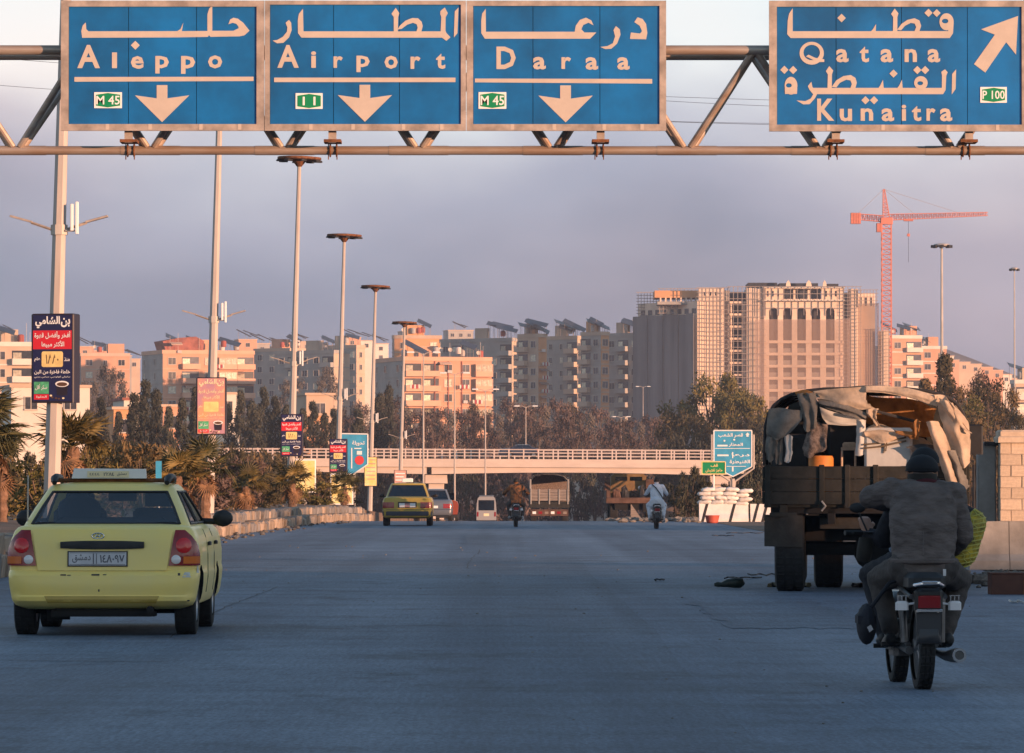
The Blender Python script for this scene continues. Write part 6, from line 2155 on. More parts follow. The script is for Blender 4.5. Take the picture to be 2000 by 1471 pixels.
mb = MB(); mb.bbox(.10, .36, -.06, .2, zz(868), zz(860), .01); mb.build('dark_cover', M['dark'], t)
mb = MB(); mb.tube([(-.06, -.02, 0), (-.06, -.02, zz(905))], .03, 8); mb.build('pipe', M['dark'], t)
t = thing('low_wall', 'stained low grey concrete wall below the block pillar', 'wall', (xx(1888), D - .5, 0))
prof = [(0, 0), (0, .14), (.10, .24), (.16, base + .0), (.5, base + .0), (.6, 0)]
L = 3.2
n = len(prof)
for a, b in ((0, .62), (.63, 1.1), (1.11, L)):
    mb = MB()
    mb.add([(a, y, z) for y, z in prof] + [(b, y, z) for y, z in prof], [(i, (i + 1) % n, n + (i + 1) % n, n + i) for i in range(n)] + [tuple(range(n)), tuple(range(2 * n - 1, n - 1, -1))])
    mb.f = [f[::-1] for f in mb.f]
    mb.build('wall_section', M['concrete_grey'], t, 20)
# crate, rubble, litter
D = 61.5; k = D / F
t = thing('crate', 'red brown box lying at the right edge of the road', 'box', (xx(1975, D), D, 0), .04)
mb = MB(); mb.bbox(-.24, .30, 0, .35, 0, .245, .008); mb.build('box', M['cardboard'], t, 20)
mb = MB(); mb.bbox(-.245, .305, -.005, .355, .247, .262, .004); mb.build('lid', M['cardboard'], t, 20)
mb = MB(); mb.box(.14, .165, -.009, -.002, .0, .24); mb.build('tape', M['rust'], t, 0)
def rock(seed, m='rubble'):
    q = random.Random(seed)
    mb = MB(); mb.ball((0, 0, 0), 1, 8)
    mb.v = [tuple(Vector(p) * q.uniform(.7, 1.1)) for p in mb.v]
    return mb.mesh('stone', M[m], 0)
rk = [rock(i) for i in range(5)]
def heap(name, label, items, m='rubble', kind='stuff'):
    """loose bits too many and too small to count, one mass of real stones"""
    mb = MB()
    for i, (x, y, z, sx, sy, sz) in enumerate(items):
        me = rk[i % 5]
        Mx = Matrix.Translation((x, y, z)) @ Matrix.Rotation(i * 1.7, 4, 'Z') @ Matrix.Diagonal((sx, sy, sz, 1))
        mb.add([tuple(v.co) for v in me.vertices], [tuple(p.vertices) for p in me.polygons], 0, Mx)
    return tag(mb.build(name, M[m], None, 0), label, kind=kind)
its = []
for i in range(80):
    px, D_, s_ = q.uniform(1880, 2010), q.uniform(65, 77), q.uniform(.015, .06)
    its.append((xx(px, D_), D_, s_ * .4, s_ * q.uniform(.8, 1.6), s_, s_ * .7))
heap('rubble', 'small grey rubble at the foot of the low wall', its)
rub = ['largest grey lump of rubble', 'flat grey rubble lump', 'pale rubble lump', 'dark rubble lump', 'jagged rubble lump', 'round rubble lump', 'small pale rubble lump', 'tilted rubble lump', 'long rubble lump', 'last rubble lump']
for i in range(10):
    px, D_, s_ = 1915 + 9.5 * i, 68 + (i * 7 % 5), (.13, .09, .11, .08, .12, .1, .07, .11, .12, .09)[i]
    o = link('rubble_lump', rk[i % 5], None, (xx(px, D_), D_, s_ * .4))
    o.scale = (s_ * 1.2, s_, s_ * .7); o.rotation_euler = (0, 0, i)
    tag(o, rub[i] + (' near the low wall, in the left half of the heap' if i < 5 else ' near the low wall, in the right half of the heap'), 'stone', 'rubble by the low wall')
its = []
for i in range(70):
    px, D_ = q.uniform(1190, 1366), q.uniform(178, 200)
    s_ = q.uniform(.05, .2)
    its.append((xx(px, D_), D_, rz(D_) + s_ * .3, s_ * 1.6, s_, s_ * .6))
heap('debris', 'broken stone and rubbish below the rusty flatbed truck', its)
its = []
for i in range(140):
    D_ = q.uniform(80, 185); s_ = q.uniform(.02, .09)
    its.append((kx(D_) + q.uniform(.05, .9) ** 1.3, D_, s_ * .3, s_ * 1.3, s_, s_ * .6))
heap('gravel', 'chips of stone lying in the gutter by the kerb', its)
its = []
for i in range(40):
    D_ = q.uniform(96, 200); s_ = q.uniform(.02, .06)
    its.append((kx(D_) - q.uniform(.5, 1.2), D_, rz(D_) + .62, s_ * 1.5, s_, s_ * .7))
heap('litter', 'pale litter on top of the kerb wall', its, 'stone_pale')
its = []
for i in range(120):
    D_ = q.uniform(27, 110); px = q.uniform(430, 1990); s_ = q.uniform(.004, .013) * (D_ / 40) ** .5
    its.append((xx(px, D_), D_, s_ * .4, s_ * 1.4, s_ * 1.2, s_ * .7))
heap('grit', 'tiny dark grit on the open asphalt', its)
t = tag(MB().tube([(-.19, 0, .05), (-.15, 0, .055), (-.1, .01, .05), (-.02, .02, .07), (.08, .03, .075), (.16, .03, .07), (.19, .03, .05)], [.02, .035, .03, .055, .07, .065, .02], 12).build('crushed_bottle', mat('bottle_green', (.012, .022, .016), .35, bump=.4, scale=12, var=.3), None, 50, (xx(1424, 65), 65, 0)), 'crushed dark green bottle on the road left of the truck wheel', 'bottle')
for j, (px, D_, ln, lab) in enumerate(((1450, 71.5, .5, 'loose dark wire on the road beside the truck wheel'), (1492, 74, .45, 'curled dark wire on the road behind the truck flap'), (1412, 131, .55, 'dark twig on the road below the red tub'), (1455, 138, 1.0, 'long dark strip lying on the road before the striped barrier'),
                                       (1288, 70, .14, 'small dark scrap in the middle of the road'), (1990, 57, .25, 'pale stick at the right edge below the box'), (1540, 66, .5, 'torn green rag trapped at the truck wheel'), (1690, 66, .3, 'black rag on the road between truck and motorbike'))):
    x0 = xx(px, D_)
    pts = [(x0 - ln / 2 + ln * i / 9, D_ + .25 * math.sin(i * 1.9 + j), .012 + .02 * abs(math.sin(i * 2.3 + j))) for i in range(10)]
    m_ = M['dark'] if j not in (5, 6) else (M['sandbag'] if j == 5 else M['leaf_bush'])
    tag(MB().tube(pts, .011 if j < 6 else .035, 5).build('road_litter', m_), lab, 'litter', 'litter on the road')
t = thing('blue_marker', 'small pale blue marker sign behind the taxi roof', 'sign', (xx(310, 104), 104, -.35))
mb2 = MB(); mb2.box(-.06, .06, 0, .03, 1.75, 2.15); mb2.build('panel', M['sign_sky'], t, 0)
mb2 = MB(); mb2.tube([(0, .05, 0), (0, .05, 2.1)], .025, 6); mb2.build('post', M['steel'], t)
# ------------------------------------------------------------------ army truck with the torn tarpaulin
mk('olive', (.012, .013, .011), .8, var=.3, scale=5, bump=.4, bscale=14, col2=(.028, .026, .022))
mk('olive_flap', (.032, .030, .027), .85, var=.25, scale=5, bump=.3)
mk('canvas_pale', (.60, .47, .35), .95, var=.22, scale=3.5, bump=.5, bscale=16, bdist=.03)
mk('canvas_grey', (.20, .185, .165), .95, var=.22, scale=5, bump=.6, bscale=18, bdist=.03)
mk('canvas_brown', (.36, .18, .07), .95, var=.35, scale=5, bump=.5, bscale=14, bdist=.03)
mk('sheet_white', (.62, .62, .60), .8, var=.05, scale=4, bump=.3, bscale=10)
mk('blanket', (.17, .13, .11), .95, var=.5, scale=16, bump=.6)
mk('drum_orange', (.66, .22, .04), .6, var=.15, scale=6)
mk('cargo_dark', (.018, .019, .022), .7, var=.3, scale=5)
mk('rope', (.12, .09, .06), .9)
TD = 63.0
for n_, f_ in (('canvas_pale', .35), ('canvas_grey', .25), ('canvas_brown', .5), ('sheet_white', .3)):   # thin cloth lets some light through
    t_ = M[n_].node_tree
    p_ = t_.nodes['Principled BSDF']
    tl_ = t_.nodes.new('ShaderNodeBsdfTranslucent')
    mx_ = t_.nodes.new('ShaderNodeMixShader')
    mx_.inputs[0].default_value = f_
    if p_.inputs['Base Color'].links:
        t_.links.new(p_.inputs['Base Color'].links[0].from_socket, tl_.inputs['Color'])
    o_ = [x for x in t_.nodes if x.type == 'OUTPUT_MATERIAL'][0]
    t_.links.new(p_.outputs[0], mx_.inputs[1]); t_.links.new(tl_.outputs[0], mx_.inputs[2]); t_.links.new(mx_.outputs[0], o_.inputs['Surface'])
k = TD / F
tk = thing('army_truck', 'dark army truck with a torn canvas cover and loaded bed', 'truck', ((1690 - VX) * k, TD, 0), -.075)
def tx(px): return (px - 1690) * k
def tz(py): return (1155 - py) * k
L = 4.6
x0, x1 = tx(1489), tx(1893)
# bed: floor, planked tailgate and sides
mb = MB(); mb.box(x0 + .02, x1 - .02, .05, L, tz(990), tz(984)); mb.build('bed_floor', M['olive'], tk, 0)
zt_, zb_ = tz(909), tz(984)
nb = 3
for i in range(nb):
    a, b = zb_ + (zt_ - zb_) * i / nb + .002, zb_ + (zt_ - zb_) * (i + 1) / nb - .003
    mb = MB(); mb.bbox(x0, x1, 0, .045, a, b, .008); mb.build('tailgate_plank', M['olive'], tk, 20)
    for sx in (x0, x1 - .04):
        mb = MB(); mb.bbox(sx, sx + .04, .06, L, a, b, .006); mb.build('side_plank', M['olive'], tk, 20)
for px in (1500, 1605, 1655, 1710, 1790, 1882):
    mb = MB(); mb.bbox(tx(px) - .035, tx(px) + .035, -.03, -.001, zb_ - .04, zt_ + .015, .008); mb.build('tailgate_strap', M['olive'], tk, 20)
for px in (1605, 1790):
    mb = MB(); mb.tube([(tx(px), -.05, zb_ + .04), (tx(px) + .05, -.07, zb_ - .02), (tx(px), -.05, zb_ - .08)], .012, 6); mb.build('latch', M['steel'], tk)
# frame, bumper, axle, tank
for x in (-.42, .42):
    mb = MB(); mb.bbox(x - .05, x + .05, .1, 6.6, tz(1022), tz(992), .01); mb.build('chassis_rail', M['underbody'], tk, 20)
mb = MB(); mb.bbox(x0 + .1, x1 - .1, .1, .2, tz(1002), tz(985.5), .01); mb.build('rear_beam', M['underbody'], tk, 20)
mb = MB(); mb.bbox(tx(1600), tx(1690), .3, .42, tz(1032), tz(1010), .01); mb.build('bumper', M['olive_flap'], tk, 20)
mb = MB(); mb.bbox(tx(1573), tx(1604), .18, .4, tz(1006), tz(987), .012); mb.build('rear_lamp', M['cargo_dark'], tk, 20)
mb = MB(); mb.box(tx(1574), tx(1578), .17, .178, tz(1004), tz(990)); mb.build('rear_lens', M['clear_lens'], tk, 0)
mb = MB(); mb.tube([(-1.0, 1.25, .52), (1.0, 1.25, .52)], .09, 10); mb.ball((.14, 1.25, .50), (.30, .30, .28), 14); mb.tube([(.14, 1.25, .5), (.1, 3.2, .66)], .06, 8); mb.build('axle', M['underbody'], tk)
mb = MB(); mb.bbox(-1.0, -.35, 2.2, 3.6, .5, 1.0, .04); mb.bbox(.35, 1.05, 2.0, 3.2, .5, 1.0, .04); mb.bbox(-.95, .95, .95, 1.1, .62, 1.02, .03); mb.build('fuel_tank', M['underbody'], tk, 20)
ty, rim = wheel_meshes(.56, .37, .55)
for X_, Y_ in ((tx(1541.5), .62), (tx(1608) + .03, 3.0), (-tx(1541.5) + .01, .62), (-tx(1608) + .02, 3.0)):
    o = link('wheel', ty, tk, (X_, Y_, .56)); r_ = link('rim', rim, o)
    if X_ < 0: r_.rotation_euler = (0, 0, math.pi)
for X_ in (-1.0, 1.0):
    o = link('wheel', ty, tk, (X_ * 1.0, 6.2, .56)); link('rim', rim, o)
for sg in (-1, 1):
    xc = sg * abs(tx(1530))
    mb = MB()
    mb.grid([[(xc - .235 + .47 * i / 6, .02 + .03 * math.sin(i * 1.1) * (1 - j / 5) + .02 * j / 5, tz(1004) - (tz(1004) - tz(1066)) * j / 5 - .012 * i / 6) for i in range(7)] for j in range(6)])
    mb.grid([[(xc - .235 + .47 * i / 6, .035 + .03 * math.sin(i * 1.1) * (1 - j / 5) + .02 * j / 5, tz(1004) - (tz(1004) - tz(1066)) * j / 5 - .012 * i / 6) for i in range(7)][::-1] for j in range(6)])
    mb.build('mud_flap', M['olive_flap'], tk)
    mb = MB(); mb.bbox(xc - .17, xc + .17, .0, .05, tz(1008), tz(1000), .01); mb.bbox(xc - .05, xc + .05, .03, .3, tz(1002), tz(984), .01); mb.build('flap_bracket', M['olive'], tk)
# cab ahead of the bed
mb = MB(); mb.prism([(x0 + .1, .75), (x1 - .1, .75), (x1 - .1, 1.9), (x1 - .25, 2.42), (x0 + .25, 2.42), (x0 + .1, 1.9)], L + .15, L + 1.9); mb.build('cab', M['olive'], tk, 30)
mb = MB()
for xa in (-.78, .12):
    mb.box(xa, xa + .66, L + .14, L + .148, 1.75, 2.2)
mb.build('cab_window', M['glass_dark'], tk, 0)
mb = MB(); mb.tube([(x1 - .05, L + .6, 1.7), (x1 + .16, L + .5, 1.75), (x1 + .16, L + .5, 2.0)], .015, 6); mb.bbox(x1 + .06, x1 + .26, L + .46, L + .5, 1.72, 2.12, .02); mb.build('mirror', M['plastic'], tk)
# hoops
def hoop(y, nm='hoop', m='dark', lean=0.0):
    pts = []
    for i in range(17):
        t = i / 16
        a = math.pi * (1 - t)
        x = (abs(math.cos(a)) ** .55) * math.copysign(1, math.cos(a)) * (x1 - x0) / 2 * .985
        z = zt_ + (tz(752) - .03 - zt_) * math.sin(a) ** .42
        pts.append(((x0 + x1) / 2 + x, y + lean * math.sin(a), z))
    mb = MB(); mb.tube(pts, .021, 8); mb.build(nm, M[m], tk)
for y in (.12, 1.5, 2.9, 4.4):
    hoop(y)
mb = MB(); mb.tube([(tx(1565), .1, tz(770)), (tx(1565), 4.4, tz(768))], .018, 6); mb.tube([(tx(1692), .1, tz(756)), (tx(1692), 4.4, tz(756))], .018, 6); mb.build('ridge_bar', M['dark'], tk)
mb = MB(); mb.tube([(tx(1705), .15, tz(800)), (tx(1790), .4, tz(822))], .02, 6); mb.build('loose_bar', M['dark'], tk)

def cat(p, t):
    n = len(p) - 1
    f = t * n
    i = min(int(f), n - 1); u = f - i
    P0, P1, P2, P3 = p[max(i - 1, 0)], p[i], p[i + 1], p[min(i + 2, n)]
    return [.5 * ((2 * b) + (-a + c) * u + (2 * a - 5 * b + 4 * c - d) * u * u + (-a + 3 * b - 3 * c + d) * u ** 3) for a, b, c, d in zip(P0, P1, P2, P3)]
def cloth(nm, rows, m, nu=22, nv=18, fold=.02, freq=9, seed=0, rag=0.0, thick=.006, dirn=0):
    """draped sheet through rows of (px, py, depth) points, with folds, raggedness and two faces"""
    q = random.Random(seed)
    g_ = []
    for j in range(nv + 1):
        t = j / nv
        row = []
        for i in range(nu + 1):
            u = i / nu
            col = [cat(r, u) for r in rows]
            px, py, dy = cat(col, t)
            w = (t if dirn == 0 else u)
            w2 = (u if dirn == 0 else t)
            f = fold * (math.sin(freq * w2 * 2 + seed + 1.3 * math.sin(3 * w + seed)) + .35 * math.sin(freq * 1.7 * w2 + 2.1 * seed + 5 * w) + .45 * math.sin(9 * w + 5 * w2 + seed) + .25 * math.sin(17 * w - 8 * w2 + 2 * seed))
            e = 0.0
            if rag and (j == nv or i in (0, nu)):
                e = q.uniform(-rag, rag)
            row.append((tx(px) + e * .6 + .3 * f, dy + f * 1.6, tz(py) + e + .35 * f))
        g_.append(row)
    mb = MB(); mb.grid(g_)
    n = len(mb.v)
    o = mb.build(nm, M[m], tk, 60)
    return o
# the roof sheet: runs back over the hoops, its rear edge torn away
cloth('canvas_roof', [[(1572, 764, .10), (1630, 757, .05), (1692, 752, .05), (1760, 757, .08), (1820, 768, .06), (1858, 786, .06)],
                      [(1572, 765, 1.5), (1630, 758, 1.5), (1692, 753, 1.5), (1760, 758, 1.5), (1820, 768, 1.5), (1862, 786, 1.5)],
                      [(1560, 766, 4.4), (1630, 760, 4.4), (1692, 755, 4.4), (1760, 760, 4.4), (1820, 770, 4.4), (1868, 788, 4.4)]], 'canvas_pale', 26, 18, .010, 7, 1)
cloth('canvas_side', [[(1866, 786, .1), (1868, 788, 1.5), (1872, 788, 4.4)], [(1888, 826, .1), (1890, 828, 1.5), (1890, 828, 4.4)], [(1892, 870, .1), (1894, 870, 1.5), (1892, 880, 4.4)], [(1893, 905, .1), (1893, 905, 1.5), (1893, 905, 4.4)]], 'canvas_pale', 20, 16, .012, 6, 2)
cloth('canvas_side', [[(1500, 800, .9), (1502, 798, 2.5), (1502, 798, 4.4)], [(1493, 850, .9), (1493, 850, 2.5), (1493, 850, 4.4)], [(1491, 905, .9), (1491, 905, 2.5), (1491, 905, 4.4)]], 'canvas_grey', 18, 14, .012, 6, 3)
cloth('canvas_shoulder', [[(1502, 800, .95), (1520, 776, .9), (1545, 768, .9), (1574, 765, .9)], [(1502, 800, 2.5), (1520, 776, 2.5), (1545, 768, 2.5), (1574, 765, 2.5)], [(1502, 800, 4.4), (1520, 776, 4.4), (1545, 768, 4.4), (1566, 766, 4.4)]], 'canvas_grey', 12, 12, .008, 5, 4)
# torn rear pieces
cloth('torn_flap', [[(1588, 762, .02), (1640, 757, -.01), (1692, 754, .0)], [(1600, 774, .0), (1645, 777, -.06), (1694, 782, -.03)], [(1612, 786, .02), (1660, 797, -.05), (1716, 800, -.02)]], 'canvas_pale', 24, 14, .012, 4, 5, .010, dirn=1)
cloth('torn_flap', [[(1596, 777, -.05), (1645, 787, -.08), (1694, 806, -.05)], [(1600, 786, -.04), (1650, 800, -.09), (1692, 816, -.06)], [(1602, 791, -.02), (1650, 808, -.06), (1690, 820, -.03)]], 'canvas_grey', 20, 12, .010, 5, 6, .006, dirn=1)
cloth('torn_tail', [[(1690, 800, -.05), (1702, 797, -.06), (1716, 799, -.03)], [(1696, 812, -.06), (1704, 812, -.08), (1712, 810, -.05)], [(1708, 828, -.05), (1713, 829, -.06), (1719, 833, -.05)]], 'canvas_pale', 10, 14, .016, 5, 7, .008)
cloth('inner_sheet', [[(1600, 792, .5), (1640, 806, .5), (1692, 818, .5)], [(1606, 816, .52), (1645, 822, .52), (1690, 824, .5)], [(1616, 827, .5), (1650, 829, .52), (1690, 829, .5)]], 'sheet_white', 16, 10, .010, 4, 8)
cloth('hanging_strip', [[(1673, 818, .12), (1682, 818, .1), (1691, 818, .12)], [(1672, 850, .12), (1681, 850, .1), (1690, 850, .12)], [(1670, 888, .14), (1680, 889, .12), (1689, 886, .14)]], 'sheet_white', 8, 14, .006, 3, 9, .004)
cloth('inner_canvas', [[(1690, 764, 2.6), (1750, 768, 2.6), (1800, 778, 2.6), (1832, 792, 2.6)], [(1690, 795, 2.6), (1750, 800, 2.6), (1800, 812, 2.6), (1826, 820, 2.6)], [(1692, 820, 2.6), (1750, 836, 2.6), (1800, 846, 2.6), (1822, 850, 2.6)]], 'canvas_brown', 20, 16, .03, 5, 10)
cloth('roof_edge', [[(1692, 752, -.02), (1730, 753, -.03), (1780, 759, -.03), (1832, 772, -.02)], [(1692, 760, -.05), (1730, 762, -.06), (1780, 770, -.06), (1834, 786, -.04)], [(1692, 766, -.03), (1730, 767, -.03), (1780, 777, -.03), (1828, 794, -.02)]], 'canvas_pale', 22, 8, .008, 4, 11, .003)
cloth('rear_curtain', [[(1826, 768, -.02), (1845, 776, -.05), (1862, 784, -.04)], [(1832, 800, -.06), (1862, 806, -.10), (1886, 820, -.05)], [(1842, 836, -.06), (1868, 838, -.10), (1892, 850, -.05)], [(1852, 880, -.05), (1874, 876, -.10), (1894, 886, -.05)], [(1868, 906, -.04), (1882, 912, -.08), (1892, 904, -.05)]], 'canvas_pale', 26, 24, .030, 3.4, 12, .008)
cloth('pointed_flap', [[(1832, 778, -.10), (1846, 780, -.13), (1856, 788, -.11)], [(1844, 800, -.14), (1860, 804, -.16), (1874, 816, -.12)], [(1866, 830, -.13), (1880, 834, -.14), (1890, 838, -.12)], [(1888, 840, -.12), (1893, 843, -.12), (1897, 847, -.12)]], 'canvas_pale', 12, 18, .012, 4, 13)
cloth('long_strip', [[(1808, 824, -.10), (1818, 820, -.12), (1830, 824, -.10)], [(1818, 852, -.14), (1830, 850, -.18), (1850, 862, -.13)], [(1826, 880, -.16), (1836, 878, -.20), (1852, 888, -.15)], [(1842, 930, -.17), (1852, 928, -.21), (1868, 936, -.16)], [(1856, 968, -.17), (1868, 966, -.2), (1880, 972, -.16)], [(1876, 996, -.17), (1884, 998, -.19), (1892, 994, -.16)]], 'canvas_pale', 14, 34, .020, 2.6, 14, .006)
cloth('long_strip', [[(1848, 880, -.11), (1856, 878, -.13), (1866, 880, -.11)], [(1856, 905, -.13), (1866, 904, -.15), (1876, 908, -.12)], [(1862, 930, -.13), (1872, 932, -.15), (1884, 928, -.12)], [(1872, 952, -.12), (1880, 958, -.14), (1892, 950, -.12)]], 'canvas_grey', 10, 20, .018, 2.6, 15, .01)
cloth('torn_rag', [[(1784, 824, -.04), (1790, 818, -.05), (1798, 822, -.04)], [(1784, 838, -.06), (1790, 836, -.08), (1797, 838, -.05)], [(1786, 852, -.05), (1792, 855, -.06), (1797, 850, -.05)]], 'canvas_brown', 8, 12, .012, 5, 16, .006)
cloth('torn_rag', [[(1745, 838, .02), (1770, 842, .0), (1790, 840, .0)], [(1750, 844, .0), (1772, 850, -.03), (1792, 850, -.02)], [(1762, 850, .0), (1780, 856, -.02), (1794, 858, -.01)]], 'canvas_brown', 12, 8, .012, 5, 17, .008)
cloth('rear_curtain', [[(1503, 796, -.04), (1535, 797, -.06), (1567, 801, -.04)], [(1499, 818, -.06), (1530, 822, -.09), (1566, 818, -.05)], [(1497, 842, -.05), (1522, 852, -.08), (1550, 838, -.05)], [(1500, 851, -.03), (1518, 857, -.05), (1534, 852, -.03)]], 'canvas_grey', 18, 16, .014, 5, 18, .004)
cloth('torn_rag', [[(1497, 848, -.02), (1508, 852, -.04), (1516, 852, -.02)], [(1495, 872, -.04), (1506, 876, -.06), (1515, 874, -.03)], [(1496, 896, -.03), (1504, 902, -.05), (1512, 896, -.02)]], 'canvas_grey', 10, 14, .016, 5, 19, .010)
cloth('torn_rag', [[(1556, 768, -.03), (1575, 766, -.05), (1590, 766, -.03)], [(1562, 790, -.05), (1580, 790, -.07), (1596, 788, -.04)], [(1568, 815, -.04), (1582, 820, -.05), (1596, 812, -.03)], [(1570, 836, -.02), (1580, 842, -.03), (1594, 834, -.02)]], 'canvas_grey', 12, 18, .018, 6, 20, .008)
cloth('blanket', [[(1582, 826, .06), (1600, 824, .04), (1616, 828, .06)], [(1574, 850, .04), (1596, 848, .0), (1616, 852, .04)], [(1567, 872, .03), (1592, 872, .0), (1614, 876, .03)], [(1572, 890, .03), (1584, 893, .02), (1592, 884, .03)]], 'blanket', 14, 16, .016, 5, 21, .008)
cloth('torn_rag', [[(1532, 850, .0), (1540, 848, -.02), (1548, 850, .0)], [(1534, 880, -.02), (1541, 878, -.03), (1548, 882, -.01)], [(1531, 900, -.01), (1537, 904, -.02), (1544, 900, .0)]], 'sheet_white', 8, 12, .012, 5, 22, .008)
cloth('torn_rag', [[(1516, 845, .04), (1524, 850, .03), (1530, 846, .04)], [(1514, 875, .03), (1521, 875, .02), (1528, 878, .03)], [(1516, 905, .03), (1521, 907, .02), (1528, 905, .03)]], 'canvas_grey', 8, 12, .014, 5, 23, .006)
cloth('torn_flap', [[(1552, 764, .02), (1572, 760, -.02), (1588, 764, .0)], [(1556, 771, .0), (1572, 769, -.04), (1590, 773, -.02)]], 'canvas_brown', 10, 6, .006, 4, 24)
# what rides on the bed: separate loads
def load(name, label, cat_):
    return thing(name, label, cat_, (tk.location.x, TD, 0), -.075, 'loads on the truck bed')
t = load('wrapped_crate', 'big pale wrapped crate tied with rope on the truck bed', 'crate')
zf = tz(984) + .002
mb = MB(); mb.bbox(tx(1688), tx(1782), .10, 1.1, zf, tz(834), .03); mb.build('crate', M['sheet_white'], t, 20)
cz0 = load('sack', 'pale folded sack lying over the wrapped crate', 'sack')
cloth_o = cloth('sack_cloth', [[(1688, 836, .30), (1715, 826, .32), (1752, 838, .3)], [(1688, 842, .08), (1718, 842, .06), (1756, 844, .08)], [(1692, 852, .07), (1720, 864, .05), (1750, 858, .07)]], 'canvas_pale', 14, 10, .012, 4, 30)
cloth_o.parent = cz0
mb = MB()
for z in (tz(864), tz(871)):
    mb.tube([(tx(1686), .085, z - .02), (tx(1720), .075, z + .0), (tx(1770), .085, z + .07)], .012, 6)
mb.tube([(tx(1728), .075, tz(862)), (tx(1726), .085, tz(884))], .008, 6); mb.tube([(tx(1732), .075, tz(862)), (tx(1730), .085, tz(880))], .008, 6)
mb.build('rope', M['rope'], t)
t = load('orange_drum', 'orange drum lid showing low behind the tailgate', 'drum')
mb = MB(); mb.lathe([(.12, zf), (.15, zf + .05), (.155, tz(894)), (.14, tz(889)), (.02, tz(888))], 20, 0, Matrix.Translation((tx(1603), .30, 0))); mb.build('drum', M['drum_orange'], t)
t = load('wooden_box', 'pale open box beside the hanging strip on the truck bed', 'box')
mb = MB()
mb.bbox(tx(1642), tx(1672), .3, .75, tz(878), tz(872), .006); mb.bbox(tx(1642), tx(1646), .3, .75, zf, tz(878.4), .006); mb.bbox(tx(1668), tx(1672), .3, .75, zf, tz(878.4), .006); mb.bbox(tx(1645), tx(1672), .36, .72, tz(871.6), tz(862), .02)
mb.build('box', M['canvas_pale'], t, 20)
t = load('dark_load', 'black bulky load under the hanging white sheet', 'load')
mb = MB(); mb.bbox(tx(1612), tx(1686), .9, 2.2, zf, tz(822), .05); mb.bbox(tx(1505), tx(1580), .8, 2.0, zf, tz(845), .05); mb.build('bale', M['cargo_dark'], t, 20)
t = load('grey_tarp_bundle', 'grey tarpaulin bundle behind the wrapped crate', 'bundle')
mb = MB(); mb.ball((tx(1775), 1.9, zf + .35), (.5, .5, .52), 16); mb.ball((tx(1830), 1.6, zf + .25), (.32, .5, .42), 16); mb.build('bundle', M['canvas_grey'], t)
t = load('black_sheet', 'black plastic sheet sagging at the right of the tailgate', 'sheet')
o = cloth('sheet', [[(1768, 872, -.02), (1800, 866, -.03), (1822, 868, -.02)], [(1790, 884, -.04), (1806, 884, -.06), (1824, 886, -.03)], [(1798, 900, -.03), (1810, 908, -.05), (1830, 910, -.02)]], 'plastic', 12, 10, .01, 4, 31)
o.parent = t

# ------------------------------------------------------------------ rusty flatbed truck and caged truck, seen from behind
mk('rust_panel', (.10, .055, .04), .85, var=.4, scale=2.5, bump=.2)
mk('ochre', (.17, .10, .04), .75, var=.2, scale=3)
mk('grey_plank', (.23, .19, .165), .85, var=.25, scale=2.5, stretch=(.5, 1, 6))
D = 222; k2 = D / F
rt = thing('flatbed_truck', 'rusty old flatbed truck with an ochre cab parked at the verge', 'truck', ((1236 - VX) * k2, D, rz(D)))
h0 = HY + (CH - rz(D)) / k2
def rx(px): return (px - 1236) * k2
def rzz(py): return (h0 - py) * k2
mb = MB(); mb.bbox(rx(1183), rx(1288), 0, 4.5, rzz(983), rzz(972), .03); mb.build('bed', M['rust_panel'], rt, 20)
mb = MB(); mb.prism([(rx(1196), rzz(972)), (rx(1270), rzz(972)), (rx(1268), rzz(930)), (rx(1262), rzz(925)), (rx(1204), rzz(925)), (rx(1198), rzz(930))], 4.6, 6.2); cabn = mb.build('cab', M['ochre'], rt, 25)
for a, b in ((1206, 1230), (1236, 1260)):
    mb = MB(); mb.box(rx(a), rx(b), 4.585, 4.596, rzz(939), rzz(931)); mb.build('rear_window', M['glass_dark'], cabn, 0)
for a, b in ((1184, 1196), (1266, 1286)):
    mb = MB(); mb.bbox(rx(a), rx(b), 4.2, 4.3, rzz(972), rzz(936), .02); mb.build('headboard', M['rust_panel'], rt, 20)
mb = MB(); mb.bbox(rx(1184), rx(1192), .05, 4.3, rzz(971.8), rzz(958), .02); mb.bbox(rx(1278), rx(1286), .05, 4.3, rzz(971.8), rzz(955), .02); mb.build('side_rail', M['rust_panel'], rt, 20)
scrapm = [rock(30, 'rust_panel'), rock(31, 'dark')]
for i, (px, py, w_) in enumerate(((1204, 956, 14), (1222, 952, 14), (1240, 958, 16), (1256, 950, 12), (1246, 964, 12), (1212, 964, 12))):
    o = link('scrap_heap', scrapm[i % 2], None, (rt.location.x + rx(px), D + .5 + .3 * (i % 3), rt.location.z + rzz(970)))
    s_ = w_ * k2 * .6
    o.scale = (s_ * 1.2, s_, rzz(py) - rzz(974)); tag(o, ['dark lump of scrap at the left of the rusty bed', 'tall scrap lump left of centre on the rusty bed', 'rounded scrap lump in the middle of the rusty bed', 'tall scrap lump under the right cab window', 'low scrap lump at the right of the rusty bed', 'low scrap lump at the left front of the rusty bed'][i], 'scrap', 'scrap on the rusty flatbed')
mb = MB(); mb.prism([(rx(1232), rzz(983.5)), (rx(1252), rzz(1012)), (rx(1232), rzz(1012))], .1, .2); mb.build('stay_plate', M['grey_plank'], rt, 0)
mb = MB(); mb.bbox(rx(1200), rx(1280), .2, 5.5, rzz(996), rzz(984), .02); mb.bbox(rx(1255), rx(1284), .05, .5, rzz(1000), rzz(983.4), .02); mb.build('chassis', M['underbody'], rt, 20)
ty2, rim2 = wheel_meshes(.45, .36, .55)
